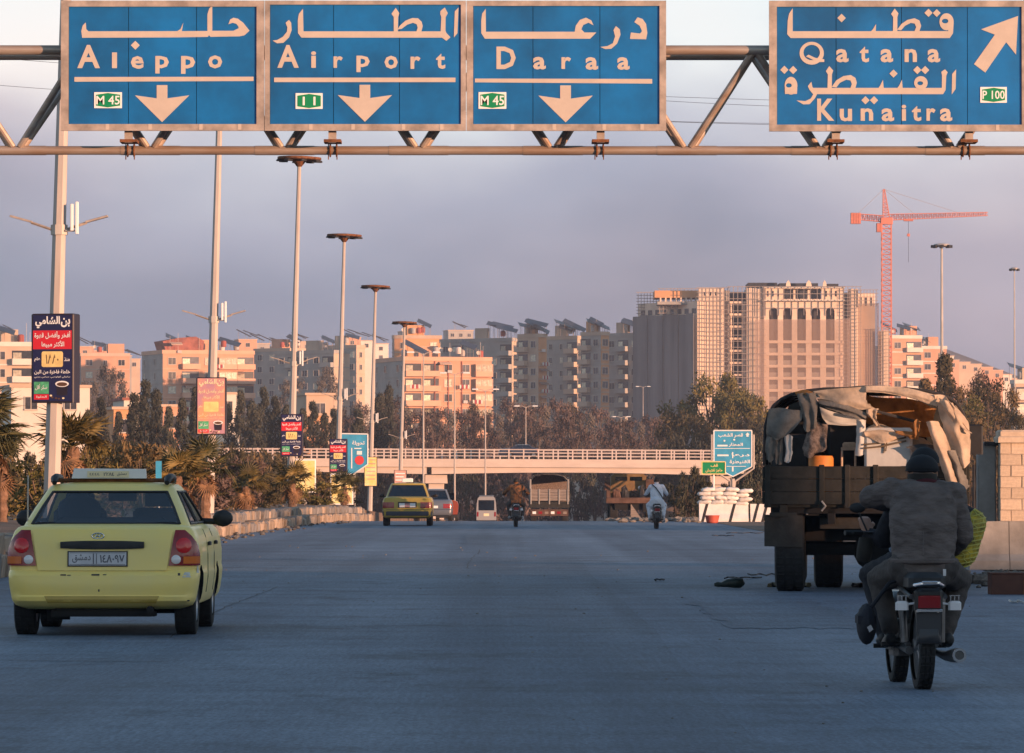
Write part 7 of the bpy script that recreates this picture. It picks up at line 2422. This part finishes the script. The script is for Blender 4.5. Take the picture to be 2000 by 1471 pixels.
for px in (1199, 1274):
    for yy in (.7, 4.9):
        o = link('wheel', ty2, rt, (rx(px), yy, .45)); link('rim', rim2, o)
mb = MB(); mb.ball((rx(1256), 4.55, rzz(953)), (.11, .05, .09), 10); mb.build('work_lamp', M['clear_lens'], rt)
D = 300; k2 = D / F
ct = thing('caged_truck', 'grey planked lorry with an arched rear cage driving away', 'truck', ((1073 - VX) * k2, D, rz(D)))
h1 = HY + (CH - rz(D)) / k2
def qx(px): return (px - 1073) * k2
def qz(py): return (h1 - py) * k2
for i in range(4):
    a, b = 978 - 5.6 * i, 973 - 5.6 * i
    mb = MB(); mb.bbox(qx(1034), qx(1112), 0, .05, qz(a), qz(b), .01); mb.build('tailgate_plank', M['grey_plank'], ct, 20)
    mb = MB(); mb.bbox(qx(1034), qx(1036), .06, 5, qz(a), qz(b), .01); mb.build('side_plank', M['grey_plank'], ct, 20)
    mb = MB(); mb.bbox(qx(1110), qx(1112), .06, 5, qz(a), qz(b), .01); mb.build('side_plank', M['grey_plank'], ct, 20)
for px in (1037, 1053, 1073, 1092, 1109):
    mb = MB(); mb.bbox(qx(px) - .04, qx(px) + .04, -.05, -.002, qz(985), qz(955), .01); mb.build('strap', M['concrete_grey'], ct, 20)
mb = MB(); mb.bbox(qx(1034), qx(1112), .0, 5.2, qz(992), qz(980), .02); mb.build('bed', M['olive'], ct, 20)
for a, b, m_ in ((1008, 995, 'rust_panel'),):
    mb = MB(); mb.bbox(qx(1036), qx(1110), .1, .2, qz(a), qz(b), .01); mb.build('rear_panel', M[m_], ct, 20)
    for i in range(6):
        mb = MB(); mb.box(qx(1040 + i * 12), qx(1047 + i * 12), .09, .098, qz(1004), qz(999)); mb.build('lamp', M[('white', 'red_lens', 'grey_plank')[i % 3]], ct, 0)
mb = MB()
arch = [(qx(1035), .1, qz(980)), (qx(1035), .1, qz(938)), (qx(1044), .1, qz(929)), (qx(1062), .1, qz(925)), (qx(1084), .1, qz(925)), (qx(1102), .1, qz(929)), (qx(1111), .1, qz(938)), (qx(1111), .1, qz(980))]
mb.tube(arch, .04, 6); mb.build('cage_arch', M['olive_flap'], ct)
for sx in (1036, 1110):
    mb = MB(); mb.bbox(qx(sx) - .05, qx(sx) + .05, .02, .08, qz(980), qz(936), .01); mb.build('cage_post', M['concrete_grey'], ct, 20)
mb = MB(); mb.tube([(x, 4.9, z) for x, y, z in arch], .04, 6); mb.build('cage_arch', M['concrete_grey'], ct)
cov = MB(); cov.grid([[(x * .97, y, z - .06) for x, _, z in arch[1:7]] for y in (.6, 2.7, 4.9)]); cov.build('cover', M['olive_flap'], ct)
mb = MB(); mb.prism([(x * .95, z - .08) for x, _, z in arch], 4.0, 4.1); mb.build('front_sheet', M['blanket'], ct, 0)
for px in (1042, 1104):
    for yy in (.8, 4.8):
        o = link('wheel', ty2, ct, (qx(px), yy, .45)); link('rim', rim2, o)
# white minibus
D = 378; k2 = D / F
mv = thing('minibus', 'small white minibus in the dip under the flyover', 'van', ((950 - VX) * k2, D, rz(D)))
h2 = HY + (CH - rz(D)) / k2
vx_ = lambda px: (px - 950) * k2
vz = lambda py: (h2 - py) * k2
mb = MB()
lv = [(.3, .68), (.5, .73), (vz(996), .74), (vz(982), .70), (vz(973), .63), (vz(970), .5)]
prof = [(w_, z) for z, w_ in lv]
mb.prism(prof + [(-x, z) for x, z in prof[::-1]], 0, 3.4); mb.build('body', mk('van_white', (.29, .29, .30), .45, coat=.3), mv, 30)
mb = MB(); mb.bbox(-.58, .58, -.012, -.002, vz(997), vz(977), .01); mb.build('rear_window', M['glass_dark'], mv, 0)
mb = MB(); mb.bbox(-.74, .74, -.06, .1, .28, .5, .03); mb.build('bumper', M['plastic'], mv, 20)
mb = MB(); mb.bbox(-.2, .2, -.012, -.003, vz(1008), vz(1003), .003); mb.build('number_plate', M['ad_cream'], mv, 0)
for sg in (-1, 1):
    mb = MB(); mb.bbox(sg * .64 - .06, sg * .64 + .06, -.014, -.002, vz(1009), vz(1000), .01); mb.build('tail_light', M['red_lens'], mv, 0)
mb = MB(); mb.bbox(-.55, .55, .3, 2.4, vz(970) + .003, vz(967.5), .03); mb.build('roof_rack', M['car_silver'], mv, 20)
add_wheels(mv, .29, .17, .62, (.6, 2.7))
# half-hidden red van at the edge of the dip
D = 250; k2 = D / F
ov2 = thing('red_van', 'orange red van tail hidden behind the silver saloon', 'van', ((873 - VX) * k2, D, rz(D)))
h3 = HY + (CH - rz(D)) / k2
mb = MB(); prof = [(.5, .3), (.55, .9), (.50, (h3 - 980) * k2), (.3, (h3 - 977) * k2)]; mb.prism(prof + [(-x, z) for x, z in prof[::-1]], 0, 2.6); mb.build('body', mat('van_red', (.25, .05, .025), .4, coat=.3), ov2, 30)
mb = MB(); mb.box(-.36, .36, -.01, -.002, 1.15, 1.5); mb.build('rear_window', M['glass_dark'], ov2, 0)
mb = MB(); mb.bbox(-.55, .55, -.05, .1, .28, .45, .03); mb.build('bumper', M['plastic'], ov2, 20)
add_wheels(ov2, .27, .16, .47, (.5, 2.1))
# ------------------------------------------------------------------ motorbikes and riders
mk('bike_black', (.015, .015, .017), .4, coat=.3)
mk('bike_metal', (.10, .10, .105), .45, metal=.8, var=.3, scale=10)
mk('mudguard', (.045, .045, .05), .4, metal=.2)
mk('jacket', (.125, .100, .092), .9, var=.25, scale=7, bump=.9, bscale=9, bdist=.035, stretch=(.8, 1, 2.2))
mk('trousers', (.062, .052, .048), .9, var=.2, scale=8, bump=.4)
mk('navy_cloth', (.012, .013, .02), .85, var=.2, scale=8, bump=.3)
mk('cap_black', (.010, .011, .015), .85)
mk('scarf_red', (.06, .008, .012), .9)
mk('shoe', (.018, .018, .02), .6)
mk('sock', (.40, .38, .37), .9)
mk('camo', (.07, .045, .028), .9, col2=(.32, .13, .05), scale=9, detail=2)
mk('thobe', (.62, .64, .70), .85, var=.05, scale=6, bump=.3)
mk('mesh_bag', (.62, .46, .03), .5, var=.35, scale=14, col2=(.13, .11, .02))
mk('fruit', (.36, .30, .03), .5)
bw_ty, _ = wheel_meshes(.285, .105, .80)
mb = MB()
Mx = Matrix.Rotation(math.pi / 2, 4, 'Y')
mb.lathe([(.232, -.03), (.215, -.028), (.212, 0), (.215, .028), (.232, .03)], 28, 0, Mx, False)
mb.tube([(-.06, 0, 0), (.06, 0, 0)], .04, 12)
for j in range(18):
    a = 2 * math.pi * j / 18
    sx = .035 if j % 2 else -.035
    mb.tube([(sx, .035 * math.cos(a), .035 * math.sin(a)), (0, .214 * math.cos(a + .3), .214 * math.sin(a + .3))], .003, 3, 0, False)
bw_rim = mb.mesh('rim', M['rim'], 40)
def bike(name, label, loc, rotz, group='motorbikes on the road', red=False):
    """small commuter motorbike, rear contact point at the origin, heading +Y"""
    t = thing(name, label, 'motorbike', loc, rotz, group)
    o = link('wheel', bw_ty, t, (0, .0, .285)); link('rim', bw_rim, o)
    o = link('wheel', bw_ty, t, (0, 1.24, .285)); link('rim', bw_rim, o)
    mb = MB()
    rows = []
    for i in range(11):                     # rear mudguard wraps over the wheel
        a = rad(4 + 96 * i / 10)
        r = .335
        y, z = -r * math.cos(a), .285 + r * math.sin(a)
        w = .078 if i > 0 else .085
        rows.append([(x, y + (.012 if abs(x) > w * .8 else 0), z - (.025 if abs(x) > w * .8 else 0)) for x in (-w, -w * .75, 0, w * .75, w)])
    mb.grid(rows)
    o = mb.build('mudguard', M['mudguard'], t)
    md = o.modifiers.new('s', 'SOLIDIFY'); md.thickness = .006
    mb = MB(); mb.prism([(-.072, .30), (.072, .30), (.078, .40), (.080, .50), (-.080, .50), (-.078, .40)], -.315, -.305); mb.build('mud_flap', M['mudguard'], t, 0)
    mb = MB(); mb.tube([(-.075, -.32, .315), (.075, -.32, .315)], .008, 6); mb.build('flap_rib', M['bike_metal'], t)
    mb = MB(); mb.bbox(-.09, .09, -.33, -.24, .515, .655, .02); mb.build('lamp_housing', M['bike_black'], t, 30)
    mb = MB(); mb.bbox(-.072, .072, -.345, -.331, .53, .61, .006); mb.build('tail_light', M['red_lens'], t, 30)
    mb = MB(); mb.bbox(-.085, .085, -.347, -.33, .505, .522, .004); mb.build('lamp_trim', M['chrome'], t, 20)
    mb = MB()
    mb.tube([(-.10, -.02, .66), (-.09, -.30, .675), (-.05, -.34, .685), (.06, -.34, .69), (.09, -.30, .675), (.10, -.02, .66)], .011, 8)
    mb.bbox(-.05, .055, -.352, -.32, .683, .703, .006)
    mb.build('rear_rack', M['chrome'], t)
    for sg in (-1, 1):
        mb = MB(); mb.tube([(sg * .08, -.27, .56), (sg * .16, -.27, .55)], .008, 6); mb.bbox(sg * .17 - .042, sg * .17 + .042, -.30, -.26, .515, .575, .012); ind = mb.build('indicator', M['clear_lens'], t, 30)
        mb = MB()
        for j in range(3):
            mb.box(sg * .17 - .030 + .026 * j, sg * .17 - .024 + .026 * j, -.295, -.285, .5755, .605)
        mb.box(sg * .17 - .034, sg * .17 + .034, -.296, -.284, .6055, .611)
        mb.build('fringe', M['chrome'], ind, 0)
    mb = MB(); mb.bbox(-.12, .12, -.26, .52, .66, .755, .035); mb.build('seat', M['plastic'], t, 40)
    mb = MB()
    for sg in (-1, 1):
        mb.tube([(sg * .09, 0, .285), (sg * .08, .42, .33)], .018, 8)
        mb.tube([(sg * .12, -.02, .30), (sg * .13, .02, .60)], .024, 10)
        mb.tube([(sg * .11, -.28, .60), (sg * .12, .30, .66), (sg * .06, .80, .80)], .016, 8)
        mb.tube([(sg * .085, .98, .86), (sg * .085, 1.24, .285)], .022, 8)
    mb.tube([(0, .85, .62), (0, .42, .34)], .022, 8)
    mb.build('frame', M['bike_metal'], t)
    mb = MB(); mb.bbox(-.13, .13, .42, .72, .20, .44, .03); mb.tube([(0, .55, .40), (0, .70, .60)], .075, 12); mb.bbox(-.16, .16, .5, .66, .24, .34, .03); mb.build('engine', M['bike_metal'], t, 30)
    mb = MB(); mb.ball((0, .68, .76), (.14, .24, .13), 16); mb.build('fuel_tank', M['red_lens' if red else 'bike_black'], t)
    mb = MB()
    mb.tube([(.10, .66, .30), (.15, .45, .22), (.18, .2, .205), (.20, -.02, .215), (.205, -.24, .225)], [.02, .02, .03, .045, .047], 14)
    mb.build('exhaust', M['bike_metal'], t)
    mb = MB(); mb.lathe([(.046, 0), (.046, .012), (.030, .012), (.028, -.02)], 18, 0, Matrix.Translation((.205, -.243, .225)) @ Matrix.Rotation(math.pi / 2, 4, 'X'), False); mb.build('exhaust_tip', M['chrome'], t)
    mb = MB()
    mb.tube([(-.36, .86, 1.0), (-.20, .94, 1.0), (0, .96, .98), (.20, .94, 1.0), (.36, .86, 1.0)], .013, 8)
    mb.build('handlebar', M['bike_metal'], t)
    for sg in (-1, 1):
        mb = MB(); mb.tube([(sg * .40, .85, 1.0), (sg * .28, .90, 1.0)], .018, 8); mb.build('grip', M['plastic'], t)
        mb = MB(); mb.tube([(sg * .24, .92, 1.0), (sg * .30, .90, 1.13)], .006, 6); mb.ball((sg * .31, .90, 1.165), (.055, .012, .035), 12); mb.build('mirror', M['plastic'], t)
        mb = MB(); mb.tube([(sg * .10, .30, .28), (sg * .23, .30, .28)], .016, 8); mb.tube([(sg * .10, .62, .26), (sg * .24, .62, .26)], .016, 8); mb.build('foot_peg', M['plastic'], t)
    mb = MB(); mb.ball((0, 1.06, .92), (.09, .08, .09), 12); mb.build('headlight', M['chrome'], t)
    mb = MB(); rows = []
    for i in range(8):
        a = rad(20 + 120 * i / 7)
        rows.append([(x, 1.24 + .33 * math.cos(a), .285 + .33 * math.sin(a) - (.02 if abs(x) > .05 else 0)) for x in (-.06, -.04, 0, .04, .06)])
    mb.grid(rows); mb.build('front_mudguard', M['bike_black'], t)
    mb = MB(); mb.tube([(.0, .0, .345), (-.0, .45, .36)], .01, 6); mb.tube([(-.085, -.02, .25), (-.085, .45, .27)], .028, 8); mb.build('chain_case', M['bike_metal'], t)
    return t
BD = 33.1
bk = bike('motorbike', 'near motorbike carrying two men at the lower right', ((1801 - VX) / F * BD, BD, 0), rad(3.0))
# silver stretch of fairing and a bag on the left of the near bike
bag = thing('saddle_bag', 'black saddle bag hanging on the left of the near motorbike', 'bag', bk.location, rad(2.2))
mb = MB(); mb.ball((-.345, .16, .415), (.065, .16, .135), 16); mb.bbox(-.41, -.29, .04, .28, .42, .50, .03); mb.build('pouch', M['navy_cloth'], bag)
mb = MB(); mb.prism([(-.36, .40), (-.335, .415), (-.32, .385), (-.345, .365)], -.012, -.004); mb.build('reflector', M['chrome'], bag, 0)
mb = MB(); mb.tube([(-.34, .1, .5), (-.2, .12, .68), (.0, .12, .765)], .014, 6); mb.build('strap', M['navy_cloth'], bag)

def rot(t, p):
    return p
# passenger in the grey jacket, behind the driver
def px_(px, py, dy=0.0):
    """local point of the near bike seen at a pixel, dy ahead of the rear contact"""
    p = W(px, py, BD + dy) - bk.location
    return (p.x, dy, p.z)
J, T_, SK, SH, SO = 0, 1, 2, 3, 4
sl, sr = px_(1744, 958, .36), px_(1862, 966, .36)
el = px_(1699, 972, .50)
er = px_(1880, 1046, .34)
hr = px_(1858, 1078, .52)
hl = px_(1742, 986, .74)
neck = px_(1803, 948, .38)
head = px_(1801, 921, .40)
hipl, hipr = px_(1770, 1108, .14), px_(1836, 1108, .14)
kl, kr = px_(1716, 1132, .52), px_(1874, 1134, .52)
al, ar_ = px_(1738, 1226, .34), px_(1850, 1226, .34)
caps = [
    (px_(1803, 1085, .16), px_(1803, 1030, .20), (.205, .13), (.225, .14), J), (px_(1803, 1030, .20), px_(1803, 978, .28), (.225, .14), (.215, .13), J),
    (px_(1772, 966, .34), px_(1832, 968, .34), .105, .105, J), (px_(1803, 985, .28), px_(1803, 958, .36), (.19, .12), (.12, .09), J),
    (sl, el, .085, .076, J), (el, hl, .070, .052, J), (sr, er, .084, .074, J), (er, hr, .068, .052, J), (px_(1752, 970, .36), sl, .10, .09, J), (px_(1850, 972, .36), sr, .10, .09, J),
    (px_(1803, 1106, .14), px_(1803, 1092, .16), (.185, .13), (.20, .13), J),
    (hipl, hipr, .125, .125, T_), (hipl, kl, .118, .082, T_), (hipr, kr, .118, .082, T_), (kl, al, .078, .058, T_), (kr, ar_, .078, .058, T_), (px_(1776, 1122, .1), px_(1828, 1122, .1), .10, .10, T_),
    (al, (al[0], al[1] + .0, al[2] - .045), .040, .038, SO), (ar_, (ar_[0], ar_[1], ar_[2] - .045), .040, .038, SO),
    ((al[0], al[1] - .05, al[2] - .075), (al[0] - .01, al[1] + .13, al[2] - .095), .042, .038, SH), ((ar_[0], ar_[1] - .05, ar_[2] - .075), (ar_[0] + .01, ar_[1] + .13, ar_[2] - .095), .042, .038, SH),
    (neck, (head[0], head[1], head[2] - .05), .058, .055, SK), ((head[0], head[1] - .01, head[2] + .015), (head[0], head[1] + .02, head[2] - .06), (.090, .106), (.072, .085), SK),
    ((head[0] - .090, head[1], head[2] - .03), (head[0] - .095, head[1] - .008, head[2] - .005), .014, .016, SK), ((head[0] + .090, head[1], head[2] - .03), (head[0] + .095, head[1] - .008, head[2] - .005), .014, .016, SK),
    ((head[0], head[1] + .105, head[2] - .025), (head[0], head[1] + .115, head[2] - .045), .012, .016, SK),
]
caps += hand_caps(hl, (.3, 1, -.3), (1, 0, .3), 1.0, SK)
caps += hand_caps(hr, (-.5, .8, -.1), (0, .3, 1), 1.0, SK)
ps = fused('person', caps, [M['jacket'], M['trousers'], M['skin'], M['shoe'], M['sock']], None, .0085, 5, (.0045, 34))
ps.location = bk.location
tag(ps, 'passenger in a dark grey jacket and black cap, left elbow raised, seen from behind', 'person', 'people on the near motorbike')
mb = MB()
rows = []
for i in range(8):
    a = rad(-34 + 122 * i / 7)
    r = 1.0
    rows.append([(head[0] + .109 * math.cos(a) * math.cos(2 * math.pi * j / 20), head[1] + .128 * math.cos(a) * math.sin(2 * math.pi * j / 20), head[2] + .020 + (.092 if a > 0 else .05) * math.sin(a)) for j in range(20)])
mb.grid(rows, 0, True); mb.f.append(tuple(range(140, 160))); mb.m.append(0)
mb.grid([[(head[0] + .085 * math.sin(t) * s_, head[1] + .10 * math.cos(t) * s_ + (.0 if s_ < 1.05 else .03), head[2] + .012 - (.0 if s_ < 1.05 else .02)) for t in [rad(-65 + 13 * j) for j in range(11)]] for s_ in (1.0, 1.3, 1.65)])
cp = mb.build('cap', M['cap_black'], ps)
mb = MB(); mb.tube([(head[0] + .110 * math.cos(2 * math.pi * j / 20), head[1] + .129 * math.sin(2 * math.pi * j / 20), head[2] + .005) for j in range(21)], .004, 6); mb.build('cap_band', M['cap_black'], cp)
mb = MB(); mb.grid([[(head[0] + (.094 + .006 * (i == 1)) * math.cos(t), head[1] - .004 + .110 * math.sin(t), head[2] - .015 - .022 * i) for t in [rad(185 + 17 * j) for j in range(11)]] for i in range(3)]); mb.build('hair', M['hair'], ps)
mb = MB(); mb.tube([(neck[0] + .088 * math.cos(2 * math.pi * j / 18), neck[1] + .085 * math.sin(2 * math.pi * j / 18) - .005, neck[2] + .012 + .008 * math.sin(j)) for j in range(19)], .028, 8); mb.build('scarf', M['scarf_red'], ps)
mb = MB(); mb.tube([(neck[0] + .11 * math.cos(2 * math.pi * j / 18), neck[1] + .095 * math.sin(2 * math.pi * j / 18) - .01, neck[2] - .022 - .006 * math.sin(2 * j)) for j in range(19)], .026, 8); mb.build('collar', M['jacket'], ps)
mb = MB()
for j in range(9):
    pass
hem = px_(1803, 1096, .14)
mb.tube([(hem[0] + .212 * math.cos(2 * math.pi * j / 22), hem[1] + .135 * math.sin(2 * math.pi * j / 22), hem[2] + .0) for j in range(23)], .020, 8); mb.build('hem', M['jacket'], ps)
mb = MB()
for j in range(11):                # stitched seam down the back of the jacket
    pass
mb.tube([px_(1803, 965 + 12 * j, .36 - .028 * j - .125) for j in range(11)], .004, 5); mb.build('back_seam', M['jacket'], ps)
p_ = px_(1843, 1118, .05)
mb = MB(); mb.box(p_[0] - .010, p_[0] + .010, -.005, .003, p_[2] - .022, p_[2] + .022); mb.build('belt_tag', M['clear_lens'], ps, 0)
# driver in front, dark clothes
dn = px_(1806, 944, .86)
dh = px_(1806, 908, .88)
dl, dr = (dn[0] - .15, .80, 1.24), (dn[0] + .12, .80, 1.22)
ell, elr = px_(1726, 1052, .92), px_(1895, 1016, .86)
hll, hrr = px_(1691, 1043, 1.0), px_(1880, 1000, 1.02)
caps = [
    ((dn[0], .52, .84), (dn[0], .60, 1.05), (.19, .13), (.21, .13), 0), ((dn[0], .60, 1.05), (dn[0], .76, 1.27), (.20, .13), (.15, .11), 0), (dl, dr, .08, .08, 0),
    (dl, ell, .08, .075, 0), (ell, hll, .07, .034, 0), (dr, elr, .065, .08, 0), (elr, hrr, .082, .055, 0),
    ((-.10, .52, .80), (-.27, .82, .72), .10, .085, 0), ((.10, .52, .80), (.27, .82, .72), .10, .085, 0), ((-.27, .82, .72), (-.20, .62, .34), .075, .055, 0), ((.27, .82, .72), (.20, .62, .34), .075, .055, 0),
    ((-.20, .58, .31), (-.21, .74, .29), .042, .038, 2), ((.20, .58, .31), (.21, .74, .29), .042, .038, 2),
    (dn, (dh[0], dh[1], dh[2] - .05), .058, .055, 1), ((dh[0], dh[1], dh[2] + .03), (dh[0], dh[1] + .02, dh[2] - .05), (.078, .095), (.062, .075), 1), ((dh[0], dh[1] + .105, dh[2] - .02), (dh[0], dh[1] + .115, dh[2] - .04), .012, .015, 1)]
caps += hand_caps((hll[0], hll[1] - .02, hll[2] + .015), (-.1, .25, .95), (1, .1, 0), 1.25, 1, 1.0)
caps += hand_caps(hrr, (-.1, .9, .1), (-1, 0, 0), 1.1, 0, 1.0)
dv = fused('person', caps, [M['navy_cloth'], M['skin'], M['shoe']], None, .009, 4, (.003, 50))
dv.location = bk.location
tag(dv, 'driver in dark clothes half hidden in front of the grey jacket passenger', 'person', 'people on the near motorbike')
mb = MB()
rows = [[(dh[0] + .10 * math.cos(rad(a)) * math.cos(2 * math.pi * j / 18), dh[1] + .12 * math.cos(rad(a)) * math.sin(2 * math.pi * j / 18), dh[2] + .02 + .10 * math.sin(rad(a))) for j in range(18)] for a in (-5, 15, 35, 55, 72, 88)]
mb.grid(rows, 0, True); mb.build('cap', M['cap_black'], dv)
c0 = px_(1684, 1052, .96)
mb = MB(); mb.tube([(hll[0], hll[1] - .05, hll[2] - .03), (hll[0] - .01, hll[1] - .06, hll[2] - .10), (hll[0] - .02, hll[1] - .04, hll[2] - .17)], [.05, .056, .05], 12); mb.build('cuff', M['olive_flap'], dv)
# yellow net bag wedged on the right
yb = thing('net_bag', 'yellow net bag of produce wedged beside the passenger on the near motorbike', 'bag', bk.location)
c1_, c2_ = px_(1898, 1000, .60), px_(1866, 1118, .56)
a, b = Vector(c1_), Vector(c2_)
mb = MB()
rows = []
for i in range(15):
    t = i / 14
    c = a.lerp(b, t)
    w = (.05 + .075 * math.sin(math.pi * (.12 + .78 * t)) ** .7) * (1 + .05 * math.sin(9 * t))
    e_ = min(1, t / .22 + .03, (1 - t) / .15 + .05); w *= (e_ * (2 - e_)) ** .5
    rows.append([(c.x + w * math.cos(u), c.y + w * .9 * math.sin(u), c.z + .02 * math.cos(u)) for u in [2 * math.pi * j / 18 for j in range(18)]])
mb.grid(rows, 0, True); mb.f.append(tuple(range(14 * 18, 15 * 18))); mb.m.append(0); mb.build('bag', M['mesh_bag'], yb)
mb = MB()
for i in range(0, 15):
    r = rows[i]
    cc = Vector((sum(p[0] for p in r) / 18, sum(p[1] for p in r) / 18, sum(p[2] for p in r) / 18))
    mb.tube([cc + (Vector(p) - cc) * 1.02 for p in r + r[:1]], .0045, 4, 0, False)
for s_ in range(12):
    mb.tube([Vector(rows[i][(s_ * 3 // 2 + i // 2) % 18]) for i in range(15)], .004, 4, 0, False)
o = mb.build('net', mat('net_yellow', (.50, .46, .10), .5), yb); o['kind'] = 'stuff'

# --- two riders farther up the road
D = 160.5
b2 = bike('motorbike', 'motorbike ridden by the man in camouflage up the road', ((1008 - VX) / F * D, D, 0), rad(1))
D3 = 153.5
b3 = dup(b2, ((1283 - VX) / F * D3, D3, 0), 0, 'motorbike ridden by the man in the pale robe up the road')
def rider(label, base, top, leg, hair, elbow=.33, lean=.05, shoes='shoe', robe=False):
    caps = [((0, .16, .80), (0, .20, 1.02), (.18, .13), (.20, .13), 0), ((0, .20, 1.02), (0, .28, 1.24), (.20, .13), (.19, .115), 0), ((-.17, .28, 1.25), (.17, .28, 1.25), .085, .085, 0),
            ((0, .30, 1.28), (0, .33, 1.38), .055, .055, 2), ((0, .33, 1.45), (0, .35, 1.37), (.078, .095), (.065, .08), 2), ((0, .44, 1.42), (0, .45, 1.40), .012, .015, 2), ((-.08, .33, 1.41), (-.082, .325, 1.43), .013, .015, 2), ((.08, .33, 1.41), (.082, .325, 1.43), .013, .015, 2)]
    for s_ in (-1, 1):
        caps += [((s_ * .18, .28, 1.24), (s_ * elbow, .42, 1.06), .072, .06, 0), ((s_ * elbow, .42, 1.06), (s_ * .33, .80, 1.02), .056, .042, 0)]
        caps += hand_caps((s_ * .335, .80, 1.02), (0, 1, -.1), (-s_, 0, 0), 1.1, 2, .9)
        caps += [((s_ * .10, .16, .80), (s_ * .24, .56, .70), .10, .078, 1), ((s_ * .24, .56, .70), (s_ * .20, .34, .34), .072, .052, 1),
                 ((s_ * .20, .28, .30), (s_ * .22, .44, .28), .042, .038, 3)]
    if robe:
        caps += [((0, .10, .84), (0, .14, .70), (.22, .13), (.25, .14), 0), ((-.16, .3, .62), (-.18, .22, .42), .10, .08, 0), ((.16, .3, .62), (.18, .22, .42), .10, .08, 0)]
    o = fused('person', caps, [M[top], M[leg], M['skin'], M[shoes]], None, .013, 4, (.004, 40))
    o.location = base.location
    tag(o, label, 'person', None)
    mb = MB()
    rows = [[(.088 * math.cos(rad(a)) * math.cos(2 * math.pi * j / 16), .32 + .106 * math.cos(rad(a)) * math.sin(2 * math.pi * j / 16) - .008, 1.44 + .105 * math.sin(rad(a))) for j in range(16)] for a in (-20, 5, 30, 55, 75, 88)]
    mb.grid(rows, 0, True); mb.build(hair, M['hair'], o)
    return o
r2 = rider('soldier in orange brown camouflage riding away with a rifle slung behind', b2, 'camo', 'trousers', 'hair', .38, .05, 'sock')
gun = thing('rifle', 'black rifle slung over the shoulder of the camouflaged rider', 'rifle', b2.location)
mb = MB(); mb.bbox(-.018, .018, -.025, .025, -.18, .20, .006, 0, Matrix.Translation((.27, .14, 1.12)) @ Matrix.Rotation(.12, 4, 'Y')); mb.build('receiver', M['plastic'], gun, 20)
mb = MB(); mb.tube([(.275, .14, 1.30), (.31, .14, 1.56)], .012, 8); mb.tube([(.30, .14, 1.5), (.305, .10, 1.52)], .008, 6); mb.build('barrel', M['plastic'], gun)
mb = MB(); mb.tube([(.26, .13, 1.15), (.30, .04, 1.10), (.33, -.02, 1.13)], [.022, .022, .02], 8); mb.build('magazine', M['plastic'], gun)
mb = MB(); mb.prism([(.225, .76), (.265, .76), (.272, .95), (.245, .95)], .12, .155); mb.build('stock', M['rust'], gun, 20)
mb = MB(); mb.tube([(.29, .12, 1.35), (.1, .1, 1.34), (-.12, .12, 1.2), (.1, .0, .95), (.25, .11, .84)], .012, 6); mb.build('sling', M['plastic'], gun)
r3 = rider('man in a long pale robe with a dark shoulder strap riding away', b3, 'thobe', 'thobe', 'hair', .30, .05, 'sock', True)
mb = MB(); mb.tube([(-.14, .20, 1.33), (-.02, .115, 1.22), (.10, .06, 1.05), (.20, .05, .88)], .016, 6); mb.build('shoulder_strap', M['plastic'], r3)
# ------------------------------------------------------------------ the smoky air over the city
mb = MB(); mb.box(-780, 780, -170, 3320, -6, 92)
hz_m = bpy.data.materials.new('haze')
hz_m.use_nodes = True
t_ = hz_m.node_tree
t_.nodes.clear()
o_ = t_.nodes.new('ShaderNodeOutputMaterial')
pv = t_.nodes.new('ShaderNodeVolumePrincipled')
pv.inputs['Color'].default_value = (.72, .78, .95, 1)
pv.inputs['Density'].default_value = .00013
pv.inputs['Anisotropy'].default_value = 0.0
t_.links.new(pv.outputs[0], o_.inputs['Volume'])
hz_o = mb.build('haze', hz_m, None, 0)
tag(hz_o, 'thin smoky haze over the road and city', kind='stuff')
